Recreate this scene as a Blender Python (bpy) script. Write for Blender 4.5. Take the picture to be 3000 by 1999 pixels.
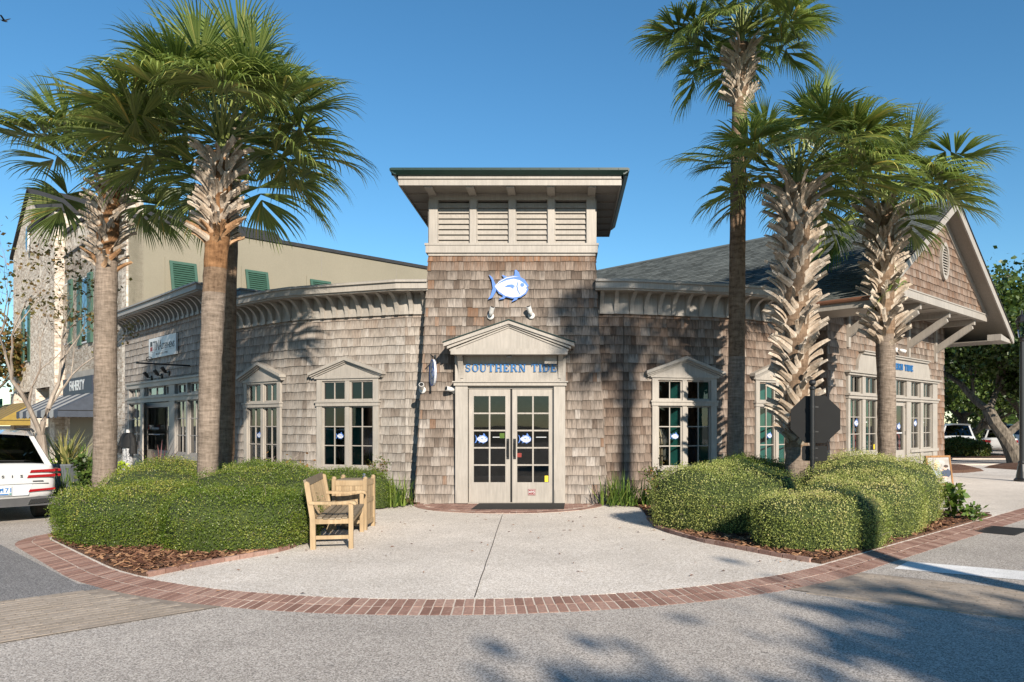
import bpy, math, random
from mathutils import Vector, Matrix

RN = random.Random(11)
rad = math.radians
scene = bpy.context.scene
for o in list(bpy.data.objects):
    bpy.data.objects.remove(o)
COL = scene.collection

# ------------------------------------------------------------------ camera, sky, sun, exposure
FPX, CX, CY, EYE = 2200.0, 1656.0, 1245.0, 1.70       # focal length and principal point on a 3000 px wide frame
cam_d = bpy.data.cameras.new("camera")
cam_d.sensor_width = 36.0
cam_d.lens = FPX / 3000.0 * 36.0
cam_d.shift_x = -(CX - 1500.0) / 3000.0
cam_d.shift_y = (CY - 999.5) / 3000.0
cam_d.clip_start = 0.05
cam_d.clip_end = 4000.0
cam = bpy.data.objects.new("camera", cam_d)
COL.objects.link(cam)
cam.location = (0, 0, EYE)
cam.rotation_euler = (rad(90), 0, 0)
scene.camera = cam

SUN_AZ, SUN_EL = rad(22.0), rad(25.0)                 # azimuth: to the right of straight behind the camera
SUN_DIR = Vector((math.sin(SUN_AZ) * math.cos(SUN_EL), -math.cos(SUN_AZ) * math.cos(SUN_EL), math.sin(SUN_EL)))
world = bpy.data.worlds.new("World")
scene.world = world
world.use_nodes = True
wn = world.node_tree
for n in list(wn.nodes):
    wn.nodes.remove(n)
sky = wn.nodes.new("ShaderNodeTexSky")
sky.sky_type = 'NISHITA'
sky.sun_disc = False
sky.sun_elevation = SUN_EL
sky.sun_rotation = math.atan2(SUN_DIR.x, SUN_DIR.y)
sky.altitude = 0.0
sky.air_density = 1.0
sky.dust_density = 0.0
sky.ozone_density = 6.0
bg = wn.nodes.new("ShaderNodeBackground")
bg.inputs["Strength"].default_value = 0.081
wo = wn.nodes.new("ShaderNodeOutputWorld")
hsv = wn.nodes.new("ShaderNodeHueSaturation")         # clear, deep blue autumn air
hsv.inputs["Saturation"].default_value = 1.12
wn.links.new(sky.outputs[0], hsv.inputs["Color"])
wb = wn.nodes.new("ShaderNodeMix"); wb.data_type = 'RGBA'; wb.blend_type = 'MULTIPLY'; wb.inputs[0].default_value = 1.0
wb.inputs[7].default_value = (1.08, 1.04, 0.87, 1)        # daylight white balance
wn.links.new(hsv.outputs[0], wb.inputs[6])
wn.links.new(wb.outputs[2], bg.inputs[0])
wn.links.new(bg.outputs[0], wo.inputs[0])

sun_d = bpy.data.lights.new("sun", 'SUN')
sun_d.energy = 4.0
sun_d.angle = rad(0.7)
sun_d.color = (1.0, 0.90, 0.77)
sun = bpy.data.objects.new("sun", sun_d)
COL.objects.link(sun)
sun.rotation_euler = SUN_DIR.to_track_quat('Z', 'Y').to_euler()
sun.location = (8, -20, 20)

scene.view_settings.view_transform = 'Standard'
scene.view_settings.look = 'None'
scene.view_settings.gamma = 1.0
scene.view_settings.use_curve_mapping = False
scene.view_settings.exposure = 1.1

# ------------------------------------------------------------------ helpers
def at(u, v, d):
    """a point at depth d seen at photo pixel (u, v)"""
    return Vector(((u - CX) / FPX * d, d, EYE - (v - CY) / FPX * d))

def gnd(u, v, z=0.0):
    d = FPX * (EYE - z) / (v - CY)
    return Vector(((u - CX) / FPX * d, d, z))

def px(p):
    return (CX + p[0] / p[1] * FPX, CY + (EYE - p[2]) / p[1] * FPX) if p[1] > .2 else (-9e4, -9e4)

W = {}                      # world matrix of every object built

def link(o, parent=None, mw=None):
    COL.objects.link(o)
    mw = mw or Matrix.Identity(4)
    if parent is not None:
        o.parent = parent
        o.matrix_parent_inverse = W[parent.name].inverted()
    o.matrix_basis = mw
    W[o.name] = mw
    return o

def tag(o, label=None, cat=None, group=None, kind=None):
    if label: o["label"] = label
    if cat: o["category"] = cat
    if group: o["group"] = group
    if kind: o["kind"] = kind
    return o

def root(name, loc, label, cat, group=None):
    e = bpy.data.objects.new(name, None)
    e.empty_display_size = .3
    link(e, None, Matrix.Translation(Vector(loc)))
    return tag(e, label, cat, group)

def frame(p0, p1, z=0.0):
    """local frame of an upright wall: x along it from p0 to p1, -y outwards, z up"""
    e = Vector((p1[0] - p0[0], p1[1] - p0[1], 0)); L = e.length; e.normalize()
    y = Vector((-e.y, e.x, 0))
    m = Matrix(((e.x, y.x, 0, p0[0]), (e.y, y.y, 0, p0[1]), (0, 0, 1, z), (0, 0, 0, 1)))
    return m, L

def pose(loc, rz=0.0, s=1.0):
    return Matrix.Translation(Vector(loc)) @ Matrix.Rotation(rz, 4, 'Z') @ Matrix.Scale(s, 4)

def onwall(M, u, v, y=0.0):
    """photo pixel -> (x, z) on the plane local y of frame M"""
    o = Vector((0, 0, EYE)); d = Vector(((u - CX) / FPX, 1, -(v - CY) / FPX))
    Mi = M.inverted(); lo = Mi @ o; ld = Mi.to_3x3() @ d
    t = (y - lo.y) / ld.y
    p = lo + ld * t
    return p.x, p.z

class MB:
    """collects polygons with uv, material slot and the face attributes tint and age"""
    def __init__(s, M=None):
        s.v = []; s.f = []; s.uv = []; s.t = []; s.a = []; s.m = []; s.M = M
    def add(s, pts, tint=.5, age=0., mat=0, uv=None):
        b = len(s.v)
        if s.M is not None:
            pts = [s.M @ Vector(p) for p in pts]
        s.v.extend([tuple(p) for p in pts])
        s.f.append(tuple(range(b, b + len(pts))))
        s.t.append(tint); s.a.append(age); s.m.append(mat)
        s.uv.append(uv if uv else [(0, 0)] * len(pts))
    def box(s, x0, x1, y0, y1, z0, z1, tint=.5, age=0., mat=0, T=None):
        c = [Vector(p) for p in ((x0,y0,z0),(x1,y0,z0),(x1,y1,z0),(x0,y1,z0),(x0,y0,z1),(x1,y0,z1),(x1,y1,z1),(x0,y1,z1))]
        if T is not None: c = [T @ p for p in c]
        dx, dy, dz = x1-x0, y1-y0, z1-z0
        for q, (a, b) in (((0,1,5,4),(dx,dz)),((1,2,6,5),(dy,dz)),((2,3,7,6),(dx,dz)),((3,0,4,7),(dy,dz)),((4,5,6,7),(dx,dy)),((3,2,1,0),(dx,dy))):
            s.add([c[i] for i in q], tint, age, mat, [(x0+0,z0),(x0+a,z0),(x0+a,z0+b),(x0,z0+b)])
    def prism(s, poly, y0, y1, tint=.5, mat=0, T=None, age=0.):
        """poly of (x, z), extruded along y"""
        n = len(poly)
        f = [Vector((p[0], y0, p[1])) for p in poly]; k = [Vector((p[0], y1, p[1])) for p in poly]
        if T is not None: f = [T @ p for p in f]; k = [T @ p for p in k]
        s.add(f, tint, age, mat, [(p[0], p[1]) for p in poly])
        s.add(k[::-1], tint, age, mat, [(p[0], p[1]) for p in poly[::-1]])
        for i in range(n):
            j = (i + 1) % n
            s.add([f[j], f[i], k[i], k[j]], tint, age, mat, [(0,0),(.1,0),(.1,.1),(0,.1)])
    def slab(s, poly, z0, z1, tint=.5, mat=0, bottom=False):
        """poly of (x, y), extruded along z"""
        n = len(poly)
        s.add([(p[0], p[1], z1) for p in poly], tint, 0., mat, [(p[0], p[1]) for p in poly])
        if bottom: s.add([(p[0], p[1], z0) for p in poly[::-1]], tint, 0., mat)
        for i in range(n):
            j = (i + 1) % n
            s.add([(poly[i][0], poly[i][1], z0), (poly[j][0], poly[j][1], z0), (poly[j][0], poly[j][1], z1), (poly[i][0], poly[i][1], z1)], tint, 0., mat)
    def tube(s, pts, rr, n=8, tint=.5, mat=0, cap=True, age=0., flat=1.0):
        pts = [Vector(p) for p in pts]; rings = []
        if not hasattr(rr, '__len__'): rr = [rr] * len(pts)
        up = Vector((.13, .21, .97)).normalized()
        L = 0
        for i, p in enumerate(pts):
            t = (pts[min(i+1, len(pts)-1)] - pts[max(i-1, 0)])
            if t.length < 1e-9: t = Vector((0, 0, 1))
            t.normalize()
            a = t.cross(up)
            if a.length < .05: a = t.cross(Vector((1, 0, 0)))
            a.normalize(); b = t.cross(a)
            if i: L += (p - pts[i-1]).length
            rings.append(([p + a * (rr[i] * math.cos(2*math.pi*k/n)) + b * (rr[i] * flat * math.sin(2*math.pi*k/n)) for k in range(n)], L))
        for i in range(len(rings) - 1):
            A, la = rings[i]; B, lb = rings[i+1]
            for k in range(n):
                j = (k + 1) % n
                s.add([A[k], A[j], B[j], B[k]], tint, age, mat, [(k/n, la), ((k+1)/n, la), ((k+1)/n, lb), (k/n, lb)])
        if cap:
            s.add(rings[0][0][::-1], tint, age, mat); s.add(rings[-1][0], tint, age, mat)
    def lathe(s, prof, n=16, c=(0, 0, 0), tint=.5, mat=0, cap=True):
        """prof of (r, z)"""
        rings = [[Vector((c[0] + r*math.cos(2*math.pi*k/n), c[1] + r*math.sin(2*math.pi*k/n), c[2] + z)) for k in range(n)] for r, z in prof]
        for i in range(len(rings) - 1):
            for k in range(n):
                j = (k + 1) % n
                s.add([rings[i][k], rings[i][j], rings[i+1][j], rings[i+1][k]], tint, 0., mat)
        if cap:
            s.add(rings[0][::-1], tint, 0., mat); s.add(rings[-1], tint, 0., mat)
    def ball(s, c, r, n=10, tint=.5, mat=0, sc=(1, 1, 1)):
        m = max(4, n // 2)
        c = Vector(c)
        P = lambda i, k: c + Vector((r*sc[0]*math.sin(math.pi*i/m)*math.cos(2*math.pi*k/n), r*sc[1]*math.sin(math.pi*i/m)*math.sin(2*math.pi*k/n), r*sc[2]*math.cos(math.pi*i/m)))
        for i in range(m):
            for k in range(n):
                q = [P(i, k), P(i+1, k), P(i+1, k+1), P(i, k+1)]
                if i == 0: q = [q[0], q[1], q[2]]
                elif i == m-1: q = [q[0], q[1], q[3]]
                s.add(q, tint, 0., mat)
    def mesh(s, name, mats, smooth=False, merge=False):
        me = bpy.data.meshes.new(name)
        me.from_pydata(s.v, [], s.f)
        for m in (mats if isinstance(mats, (list, tuple)) else [mats]):
            me.materials.append(m)
        n = len(s.f)
        me.polygons.foreach_set("material_index", s.m)
        at_ = me.attributes.new("tint", 'FLOAT', 'FACE'); at_.data.foreach_set("value", s.t)
        if any(s.a):
            aa = me.attributes.new("age", 'FLOAT', 'FACE'); aa.data.foreach_set("value", s.a)
        uvl = me.uv_layers.new(name="UVMap")
        flat = [c for fu in s.uv for p in fu for c in p]
        uvl.data.foreach_set("uv", flat)
        if merge:
            import bmesh
            bm = bmesh.new(); bm.from_mesh(me)
            bmesh.ops.remove_doubles(bm, verts=bm.verts, dist=1e-4)
            bmesh.ops.recalc_face_normals(bm, faces=bm.faces)
            bm.to_mesh(me); bm.free()
        if smooth:
            me.polygons.foreach_set("use_smooth", [True] * len(me.polygons))
        me.update()
        return me
    def build(s, name, mats, parent=None, smooth=False, merge=False, mw=None):
        o = bpy.data.objects.new(name, s.mesh(name, mats, smooth, merge))
        return link(o, parent, mw)

def inst(name, me, parent, mw):
    return link(bpy.data.objects.new(name, me), parent, mw)

def bevel(o, w=.006, seg=2, ang=40):
    m = o.modifiers.new("bevel", 'BEVEL'); m.width = w; m.segments = seg; m.limit_method = 'ANGLE'; m.angle_limit = rad(ang)
    m.harden_normals = False
    return o

def subd(o, lv=1):
    m = o.modifiers.new("subd", 'SUBSURF'); m.levels = lv; m.render_levels = lv
    return o

def piece_size(pc):
    q = [px(p) for p in pc.v]
    us = [a for a, b in q]; vs = [b for a, b in q]
    if max(us) < 0 or min(us) > 3000 or max(vs) < 0 or min(vs) > 1999: return 0
    return (max(us)-min(us)) * (max(vs)-min(vs))

def pieces(lst, name, mats, parent, limit=300, rest=None):
    """the pieces that show largest become objects of their own, the rest one joined part"""
    lst = sorted(lst, key=piece_size, reverse=True)
    for pc in lst[:limit]:
        pc.build(name, mats, parent)
    if len(lst) > limit:
        j = MB()
        for pc in lst[limit:]:
            b = len(j.v)
            j.v.extend(pc.v); j.f.extend([tuple(i + b for i in f) for f in pc.f])
            j.t.extend(pc.t); j.a.extend(pc.a); j.m.extend(pc.m); j.uv.extend(pc.uv)
        tag(j.build(rest or (name + "_field"), mats, parent), kind="stuff")

def text_mesh(txt, size, extrude=.004, bold=0.0, sx=1.0):
    cu = bpy.data.curves.new("lettering", 'FONT')
    cu.body = txt; cu.size = size; cu.extrude = extrude; cu.offset = bold
    cu.align_x = 'CENTER'; cu.align_y = 'CENTER'; cu.resolution_u = 3
    ob = bpy.data.objects.new("lettering_tmp", cu)
    COL.objects.link(ob)
    bpy.context.view_layer.update()
    dg = bpy.context.evaluated_depsgraph_get()
    me = bpy.data.meshes.new_from_object(ob.evaluated_get(dg))
    bpy.data.objects.remove(ob)
    bpy.data.curves.remove(cu)
    for v in me.vertices: v.co.x *= sx
    return me

def text_fit(name, txt, material, parent, M, x0, x1, z0, z1, y, extrude=.002, bold=0.0):
    """lettering stretched to fill a box on the wall frame"""
    me = text_mesh(txt, 1.0, extrude, bold)
    xs = [v.co.x for v in me.vertices]; ys = [v.co.y for v in me.vertices]
    ax, bx_, ay, by = min(xs), max(xs), min(ys), max(ys)
    for v in me.vertices:
        v.co.x = (v.co.x - ax) / (bx_ - ax) * (x1 - x0); v.co.y = (v.co.y - ay) / (by - ay) * (z1 - z0)
    me.materials.clear(); me.materials.append(material)
    return inst(name, me, parent, M @ Matrix.Translation((x0, y, z0)) @ Matrix.Rotation(rad(90), 4, 'X'))

def text(name, txt, size, material, parent, M, x, y, z, extrude=.004, bold=0.0, sx=1.0):
    """lettering on the wall frame M at local x, z, standing y proud"""
    me = text_mesh(txt, size, extrude, bold, sx)
    me.materials.clear(); me.materials.append(material)
    return inst(name, me, parent, M @ Matrix.Translation((x, y, z)) @ Matrix.Rotation(rad(90), 4, 'X'))
# ------------------------------------------------------------------ materials
class NT:
    def __init__(s, name):
        s.m = bpy.data.materials.new(name); s.m.use_nodes = True
        s.t = s.m.node_tree
        for n in list(s.t.nodes): s.t.nodes.remove(n)
        s.out = s.t.nodes.new("ShaderNodeOutputMaterial")
    def n(s, typ, **kw):
        nd = s.t.nodes.new(typ)
        for k, v in kw.items():
            if k.startswith("i_"):
                key = k[2:]
                key = int(key) if key.isdigit() else key.replace("_", " ")
                if hasattr(v, "node") or isinstance(v, bpy.types.NodeSocket): s.t.links.new(v, nd.inputs[key])
                else: nd.inputs[key].default_value = v
            else: setattr(nd, k, v)
        return nd
    def lk(s, a, b): s.t.links.new(a, b)
    def coord(s, kind="Object"):
        return s.n("ShaderNodeTexCoord").outputs[kind]
    def scale(s, vec, sc):
        return s.n("ShaderNodeVectorMath", operation='MULTIPLY', i_0=vec, i_1=sc).outputs[0]
    def noise(s, vec, sc, detail=5, rough=.55):
        return s.n("ShaderNodeTexNoise", i_Vector=vec, i_Scale=sc, i_Detail=detail, i_Roughness=rough).outputs[0]
    def rng(s, v, a, b, c, d):
        return s.n("ShaderNodeMapRange", i_0=v, i_1=a, i_2=b, i_3=c, i_4=d).outputs[0]
    def math(s, op, a, b=0.0):
        return s.n("ShaderNodeMath", operation=op, i_0=a, i_1=b).outputs[0]
    def ramp(s, fac, stops):
        r = s.n("ShaderNodeValToRGB"); s.lk(fac, r.inputs[0])
        el = r.color_ramp.elements
        while len(el) < len(stops): el.new(.5)
        for e, (p, c) in zip(el, stops): e.position = p; e.color = (*c, 1)
        return r.outputs[0]
    def mix(s, fac, a, b, blend='MIX'):
        m = s.n("ShaderNodeMix", data_type='RGBA', blend_type=blend)
        for sock, v in ((m.inputs[0], fac), (m.inputs[6], a), (m.inputs[7], b)):
            if isinstance(v, bpy.types.NodeSocket): s.lk(v, sock)
            elif isinstance(v, (tuple, list)): sock.default_value = (*v, 1) if len(v) == 3 else v
            else: sock.default_value = v
        return m.outputs[2]
    def mul(s, col, val):
        return s.n("ShaderNodeVectorMath", operation='SCALE', i_0=col, i_Scale=val).outputs[0]
    def attr(s, name):
        return s.n("ShaderNodeAttribute", attribute_name=name).outputs["Fac"]
    def rnd(s):
        return s.n("ShaderNodeObjectInfo").outputs["Random"]
    def bump(s, h, strength=.3, dist=.02):
        return s.n("ShaderNodeBump", i_Height=h, i_Strength=strength, i_Distance=dist).outputs[0]
    def pbr(s, col, rough=.7, normal=None, spec=.5, metal=0., **kw):
        p = s.n("ShaderNodeBsdfPrincipled")
        for k, v in (("Base Color", col), ("Roughness", rough), ("Specular IOR Level", spec), ("Metallic", metal)):
            if isinstance(v, bpy.types.NodeSocket): s.lk(v, p.inputs[k])
            else: p.inputs[k].default_value = (*v, 1) if isinstance(v, (tuple, list)) and len(v) == 3 else v
        for k, v in kw.items():
            k = k.replace("_", " ")
            if isinstance(v, bpy.types.NodeSocket): s.lk(v, p.inputs[k])
            else: p.inputs[k].default_value = v
        if normal is not None: s.lk(normal, p.inputs["Normal"])
        s.lk(p.outputs[0], s.out.inputs[0])
        return s.m

def plain(name, col, rough=.6, var=.12, ns=6., tint=0., bump=0., bs=80., spec=.4, metal=0., coat=0.):
    t = NT(name); c = t.coord()
    f = t.rng(t.noise(c, ns), .3, .7, 1 - var, 1 + var)
    colr = t.mul(t.n("ShaderNodeRGB").outputs[0], f)
    for nd in t.t.nodes:
        if nd.type == 'RGB': nd.outputs[0].default_value = (*col, 1)
    if tint: colr = t.mul(colr, t.rng(t.attr("tint"), 0, 1, 1 - tint, 1 + tint))
    nm = t.bump(t.noise(c, bs, 3), bump, .01) if bump else None
    kw = {"Coat_Weight": coat} if coat else {}
    return t.pbr(colr, rough, nm, spec, metal, **kw)

MT = {}
# cedar shingles: silver grey to brown, streaked along the grain, darker stain below each lap
def cedar(name, stops, rust=(.27, .125, .055), stain=.8):
    t = NT(name)
    uv = t.coord("UV"); tint = t.attr("tint"); age = t.attr("age")
    sep = t.n("ShaderNodeSeparateXYZ", i_0=uv)
    col = t.ramp(tint, stops)
    jit = t.math('MULTIPLY', tint, 61.7)
    vec = t.n("ShaderNodeCombineXYZ", i_0=t.math('MULTIPLY', sep.outputs[0], 70.), i_1=t.math('MULTIPLY', sep.outputs[1], 1.3), i_2=jit).outputs[0]
    gr = t.noise(vec, 1.0, 4, .6)
    col = t.mul(col, t.rng(gr,   .25, .75, .58, 1.34))
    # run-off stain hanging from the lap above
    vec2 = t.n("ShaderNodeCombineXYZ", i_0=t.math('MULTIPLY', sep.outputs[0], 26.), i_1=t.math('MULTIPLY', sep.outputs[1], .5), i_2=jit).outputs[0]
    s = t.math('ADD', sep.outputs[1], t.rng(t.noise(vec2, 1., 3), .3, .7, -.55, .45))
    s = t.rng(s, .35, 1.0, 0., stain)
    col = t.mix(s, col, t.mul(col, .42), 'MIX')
    brown = t.mix(t.rng(gr, .3, .7, 0, 1), tuple(c * .55 for c in rust), rust)
    ag = t.math('MULTIPLY', age, t.rng(t.noise(vec2, .8, 3), .35, .65, .35, 1.0))
    col = t.mix(ag, col, brown)
    col = t.mul(col, t.rng(t.noise(t.coord(), .7, 3), .3, .7, .85, 1.15))
    nm = t.bump(gr, .35, .01)
    return t.pbr(col, .85, nm, .25)
MT['cedar'] = cedar("weathered_cedar", [(0, (.11, .083, .065)), (.3, (.172, .138, .113)), (.65, (.232, .195, .165)), (1, (.31, .275, .245))])
MT['cedar_pale'] = cedar("silvered_cedar", [(0, (.18, .148, .123)), (.3, (.25, .215, .184)), (.65, (.30, .268, .236)), (1, (.35, .32, .29))], stain=.7)
MT['cedar_brown'] = cedar("brown_cedar", [(0, (.085, .058, .043)), (.35, (.158, .115, .089)), (.7, (.218, .172, .14)), (1, (.285, .245, .212))])
MT['backing'] = plain("wall_backing", (.10, .08, .065), .9)
def paint(name, col, rough=.5, dirt=.17):
    t = NT(name); c = t.coord()
    n1 = t.noise(c, 1.6, 6); n2 = t.noise(t.scale(c, (9., 9., .9)), 3., 5)
    f = t.math('MULTIPLY', t.rng(n1, .3, .7, 1 - dirt * .6, 1 + dirt * .4), t.rng(n2, .35, .7, 1 - dirt, 1.02))
    rgb = t.n("ShaderNodeRGB"); rgb.outputs[0].default_value = (*col, 1)
    return t.pbr(t.mul(rgb.outputs[0], f), rough, t.bump(t.noise(c, 120., 2), .05, .005), .35)
MT['cream'] = paint("cream_trim_paint", (.345, .315, .278))
MT['cream_old'] = paint("aged_cream_paint", (.335, .31, .275), .6, .25)
MT['grey_trim'] = paint("grey_trim_paint", (.29, .268, .245))
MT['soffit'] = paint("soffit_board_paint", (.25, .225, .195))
MT['green_metal'] = plain("dark_green_metal", (.010, .030, .024), .35, .15, spec=.5)
MT['roof_asphalt'] = None
def asphalt_shingle():
    t = NT("asphalt_roof_shingle"); c = t.coord()
    col = t.ramp(t.attr("tint"), [(0, (.065, .072, .068)), (.5, (.095, .105, .10)), (1, (.13, .142, .134))])
    col = t.mul(col, t.rng(t.noise(c, 300., 2), .3, .7, .75, 1.25))
    col = t.mul(col, t.rng(t.noise(c, 1.2, 4), .3, .7, .88, 1.12))
    return t.pbr(col, .95, t.bump(t.noise(c, 400., 2), .3, .004), .15)
MT['roof'] = asphalt_shingle()
def glass(name="window_glass", tint=(.78, .82, .80), ior=1.5):
    t = NT(name)
    tr = t.n("ShaderNodeBsdfTransparent"); tr.inputs[0].default_value = (*tint, 1)
    gl = t.n("ShaderNodeBsdfGlossy"); gl.inputs["Roughness"].default_value = .015
    nm = t.bump(t.noise(t.coord(), 2.2, 1), .012, .05); t.lk(nm, gl.inputs["Normal"])
    fr = t.n("ShaderNodeFresnel"); fr.inputs[0].default_value = ior
    fac = t.math('MINIMUM', t.math('MULTIPLY', fr.outputs[0], 1.7), 1.0)
    mx = t.n("ShaderNodeMixShader"); t.lk(fac, mx.inputs[0]); t.lk(tr.outputs[0], mx.inputs[1]); t.lk(gl.outputs[0], mx.inputs[2])
    t.lk(mx.outputs[0], t.out.inputs[0])
    return t.m
MT['glass'] = glass()
MT['glass_dark'] = glass("tinted_car_glass", (.10, .11, .12), 1.55)
MT['teal'] = plain("teal_paint", (.03, .18, .16), .5)
MT['interior'] = plain("shop_interior_wall", (.22, .20, .18), .8)
MT['interior_light'] = plain("pale_shop_wall", (.50, .48, .45), .8)
MT['interior_floor'] = plain("shop_floor", (.22, .16, .11), .5)
MT['black'] = plain("black_metal", (.012, .012, .013), .35, spec=.5)
MT['black_matte'] = plain("black_matte", (.009, .009, .009), .75)
MT['white'] = plain("white_enamel", (.55, .545, .53), .4, .04)
MT['blue'] = plain("sign_blue", (.07, .17, .48), .45, .05)
MT['letter_blue'] = plain("letter_blue", (.025, .13, .33), .45, .05)
MT['signwhite'] = plain("sign_white", (.50, .51, .52), .4, .03)
MT['red'] = plain("red_plate", (.20, .022, .015), .5, .08)
MT['yellow'] = plain("yellow_sticker", (.75, .55, .03), .5, .05)
MT['dark_text'] = plain("dark_lettering", (.03, .03, .032), .5)
MT['chrome'] = plain("chrome", (.6, .6, .6), .2, metal=1.)
MT['rubber'] = plain("rubber", (.018, .017, .016), .85, .2, 20)

def wood(name, c0, c1, sc=1.0):
    t = NT(name); c = t.coord()
    n = t.noise(t.scale(c, (22. * sc, 22. * sc, 2.2 * sc)), 1.5, 6, .6)
    n2 = t.noise(c, 3., 4)
    col = t.mix(t.rng(n, .3, .7, 0, 1), c0, c1)
    col = t.mul(col, t.rng(n2, .3, .7, .85, 1.12))
    col = t.mul(col, t.rng(t.attr("tint"), 0, 1, .8, 1.2))
    return t.pbr(col, .7, t.bump(n, .25, .006), .25)
MT['teak'] = wood("golden_teak", (.28, .195, .11), (.38, .285, .175))
MT['teak_grey'] = wood("weathered_teak", (.16, .125, .088), (.25, .205, .148))
MT['frame_wood'] = wood("brown_frame_wood", (.20, .10, .04), (.30, .16, .07))

def speckle(name, base, lo, hi, s1=90., s2=320., var=.12, rough=.9, big=.35, bumps=.35, stain=(.0,)):
    t = NT(name); c = t.coord()
    a = t.noise(c, s1, 3, .7); b = t.noise(c, s2, 2, .7)
    v = t.n("ShaderNodeTexVoronoi", i_Vector=c, i_Scale=s1 * 1.4).outputs["Color"]
    g = t.n("ShaderNodeSeparateColor", i_0=v).outputs[0]
    f = t.math('ADD', t.math('MULTIPLY', g, .55), t.math('MULTIPLY', a, .45))
    col = t.ramp(f, [(.22, lo), (.5, base), (.8, hi)])
    col = t.mul(col, t.rng(b, .3, .7, 1 - var, 1 + var))
    w = t.math('MULTIPLY', t.rng(t.noise(c, big, 6, .6), .3, .7, .80, 1.16), t.rng(t.noise(c, big * 7, 4), .3, .72, .93, 1.05))
    col = t.mul(col, w)
    if stain[0]:                                         # stray dark flecks, drips and worn blotches
        vo = t.n("ShaderNodeTexVoronoi", i_Vector=c, i_Scale=2.6).outputs["Distance"]
        col = t.mix(t.rng(vo, .03, .07, stain[0], 0), col, t.mul(col, .35))
        bl = t.rng(t.noise(c, .9, 5, .7), .56, .72, 0, stain[0] * .6)
        col = t.mix(bl, col, t.mul(col, .66))
        li = t.rng(t.noise(t.scale(c, (1., .35, 1.)), .7, 4, .6), .55, .75, 0, stain[0] * .5)
        col = t.mix(li, col, t.mul(col, 1.22))
    return t.pbr(col, rough, t.bump(f, bumps, .008), .25)
MT['tabby'] = speckle("oyster_shell_concrete", (.62, .555, .485), (.38, .33, .275), (.80, .75, .69), 60., 240., .12, .9, .22, .4, (.35,))
MT['asphalt'] = speckle("worn_asphalt", (.40, .355, .312), (.18, .163, .147), (.65, .60, .545), 75., 260., .25, .92, .16, .6, (.6,))
MT['asphalt_dark'] = speckle("darker_asphalt", (.20, .19, .185), (.085, .083, .084), (.36, .345, .335), 75., 260., .22, .92, .25, .6)
MT['mortar'] = speckle("mortar", (.50, .43, .37), (.38, .32, .27), (.60, .53, .46), 140., 400., .12, .95, .5, .3)
MT['road_paint'] = speckle("white_road_paint", (.74, .73, .71), (.52, .51, .50), (.80, .79, .78), 120., 300., .08, .8, .8, .2)
def brick_mat(name, stops, spot=.2):
    t = NT(name); c = t.coord()
    col = t.ramp(t.attr("tint"), stops)
    col = t.mul(col, t.rng(t.noise(c, 30., 5, .65), .3, .7, .78, 1.2))
    lime = t.rng(t.noise(c, 9., 5, .7), .58, .75, 0, spot)
    col = t.mix(lime, col, (.46, .37, .31))
    return t.pbr(col, .9, t.bump(t.noise(c, 110., 4), .35, .006), .2)
MT['brick'] = brick_mat("red_paving_brick", [(0, (.19, .108, .085)), (.5, (.26, .155, .123)), (1, (.32, .21, .17))], .4)
MT['paver'] = brick_mat("tan_concrete_paver", [(0, (.30, .25, .20)), (.5, (.335, .28, .228)), (1, (.365, .308, .252))], .12)
MT['paver_dark'] = plain("paver_joint", (.25, .205, .165), .95)
def mulch():
    t = NT("pine_bark_mulch"); c = t.coord()
    n = t.noise(t.scale(c, (1., 2.2, 1.)), 26., 5, .7)
    col = t.ramp(n, [(.28, (.03, .016, .011)), (.5, (.115, .064, .044)), (.72, (.24, .145, .10))])
    return t.pbr(col, .95, t.bump(n, .9, .03), .15)
MT['mulch'] = mulch()
MT['chip'] = brick_mat("bark_chip", [(0, (.07, .03, .018)), (.5, (.17, .085, .05)), (1, (.38, .22, .12))], .1)
def leafmat(name, stops, trans=.25, rough=.45, nz=.5, spec=.4, vary=0., patch=.16):
    t = NT(name)
    f = t.math('ADD', t.attr("tint"), t.rng(t.noise(t.coord(), nz, 4), .3, .7, -patch, patch))
    col = t.ramp(f, stops)
    if vary: col = t.mul(col, t.rng(t.rnd(), 0, 1, 1 - vary, 1 + vary))
    p = t.n("ShaderNodeBsdfPrincipled"); t.lk(col, p.inputs["Base Color"]); p.inputs["Roughness"].default_value = rough
    p.inputs["Specular IOR Level"].default_value = spec
    tl = t.n("ShaderNodeBsdfTranslucent"); t.lk(t.mix(.5, col, (.22, .30, .04), 'MIX'), tl.inputs[0])
    mx = t.n("ShaderNodeMixShader"); mx.inputs[0].default_value = trans
    t.lk(p.outputs[0], mx.inputs[1]); t.lk(tl.outputs[0], mx.inputs[2]); t.lk(mx.outputs[0], t.out.inputs[0])
    return t.m
MT['hedge'] = leafmat("holly_leaf", [(0, (.03, .055, .006)), (.4, (.088, .138, .015)), (.75, (.175, .215, .033)), (1, (.36, .32, .085))], .25, .38, 2.1, patch=.26)
MT['hedge_dry'] = leafmat("sunburnt_holly_leaf", [(0, (.07, .10, .02)), (.35, (.22, .27, .06)), (.7, (.38, .39, .12)), (1, (.55, .46, .2))], .25, .42, 2.1, patch=.26)
MT['hedge_core'] = plain("hedge_inner_twigs", (.035, .050, .012), .95, .4, 20)
MT['frond'] = leafmat("palm_frond", [(0, (.058, .094, .024)), (.35, (.145, .205, .05)), (.7, (.255, .305, .083)), (.9, (.37, .36, .11)), (1, (.50, .37, .075))], .34, .35, .9, .5, .3)
MT['petiole'] = plain("palm_petiole", (.16, .19, .05), .5, .2, 5, tint=.3)
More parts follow.
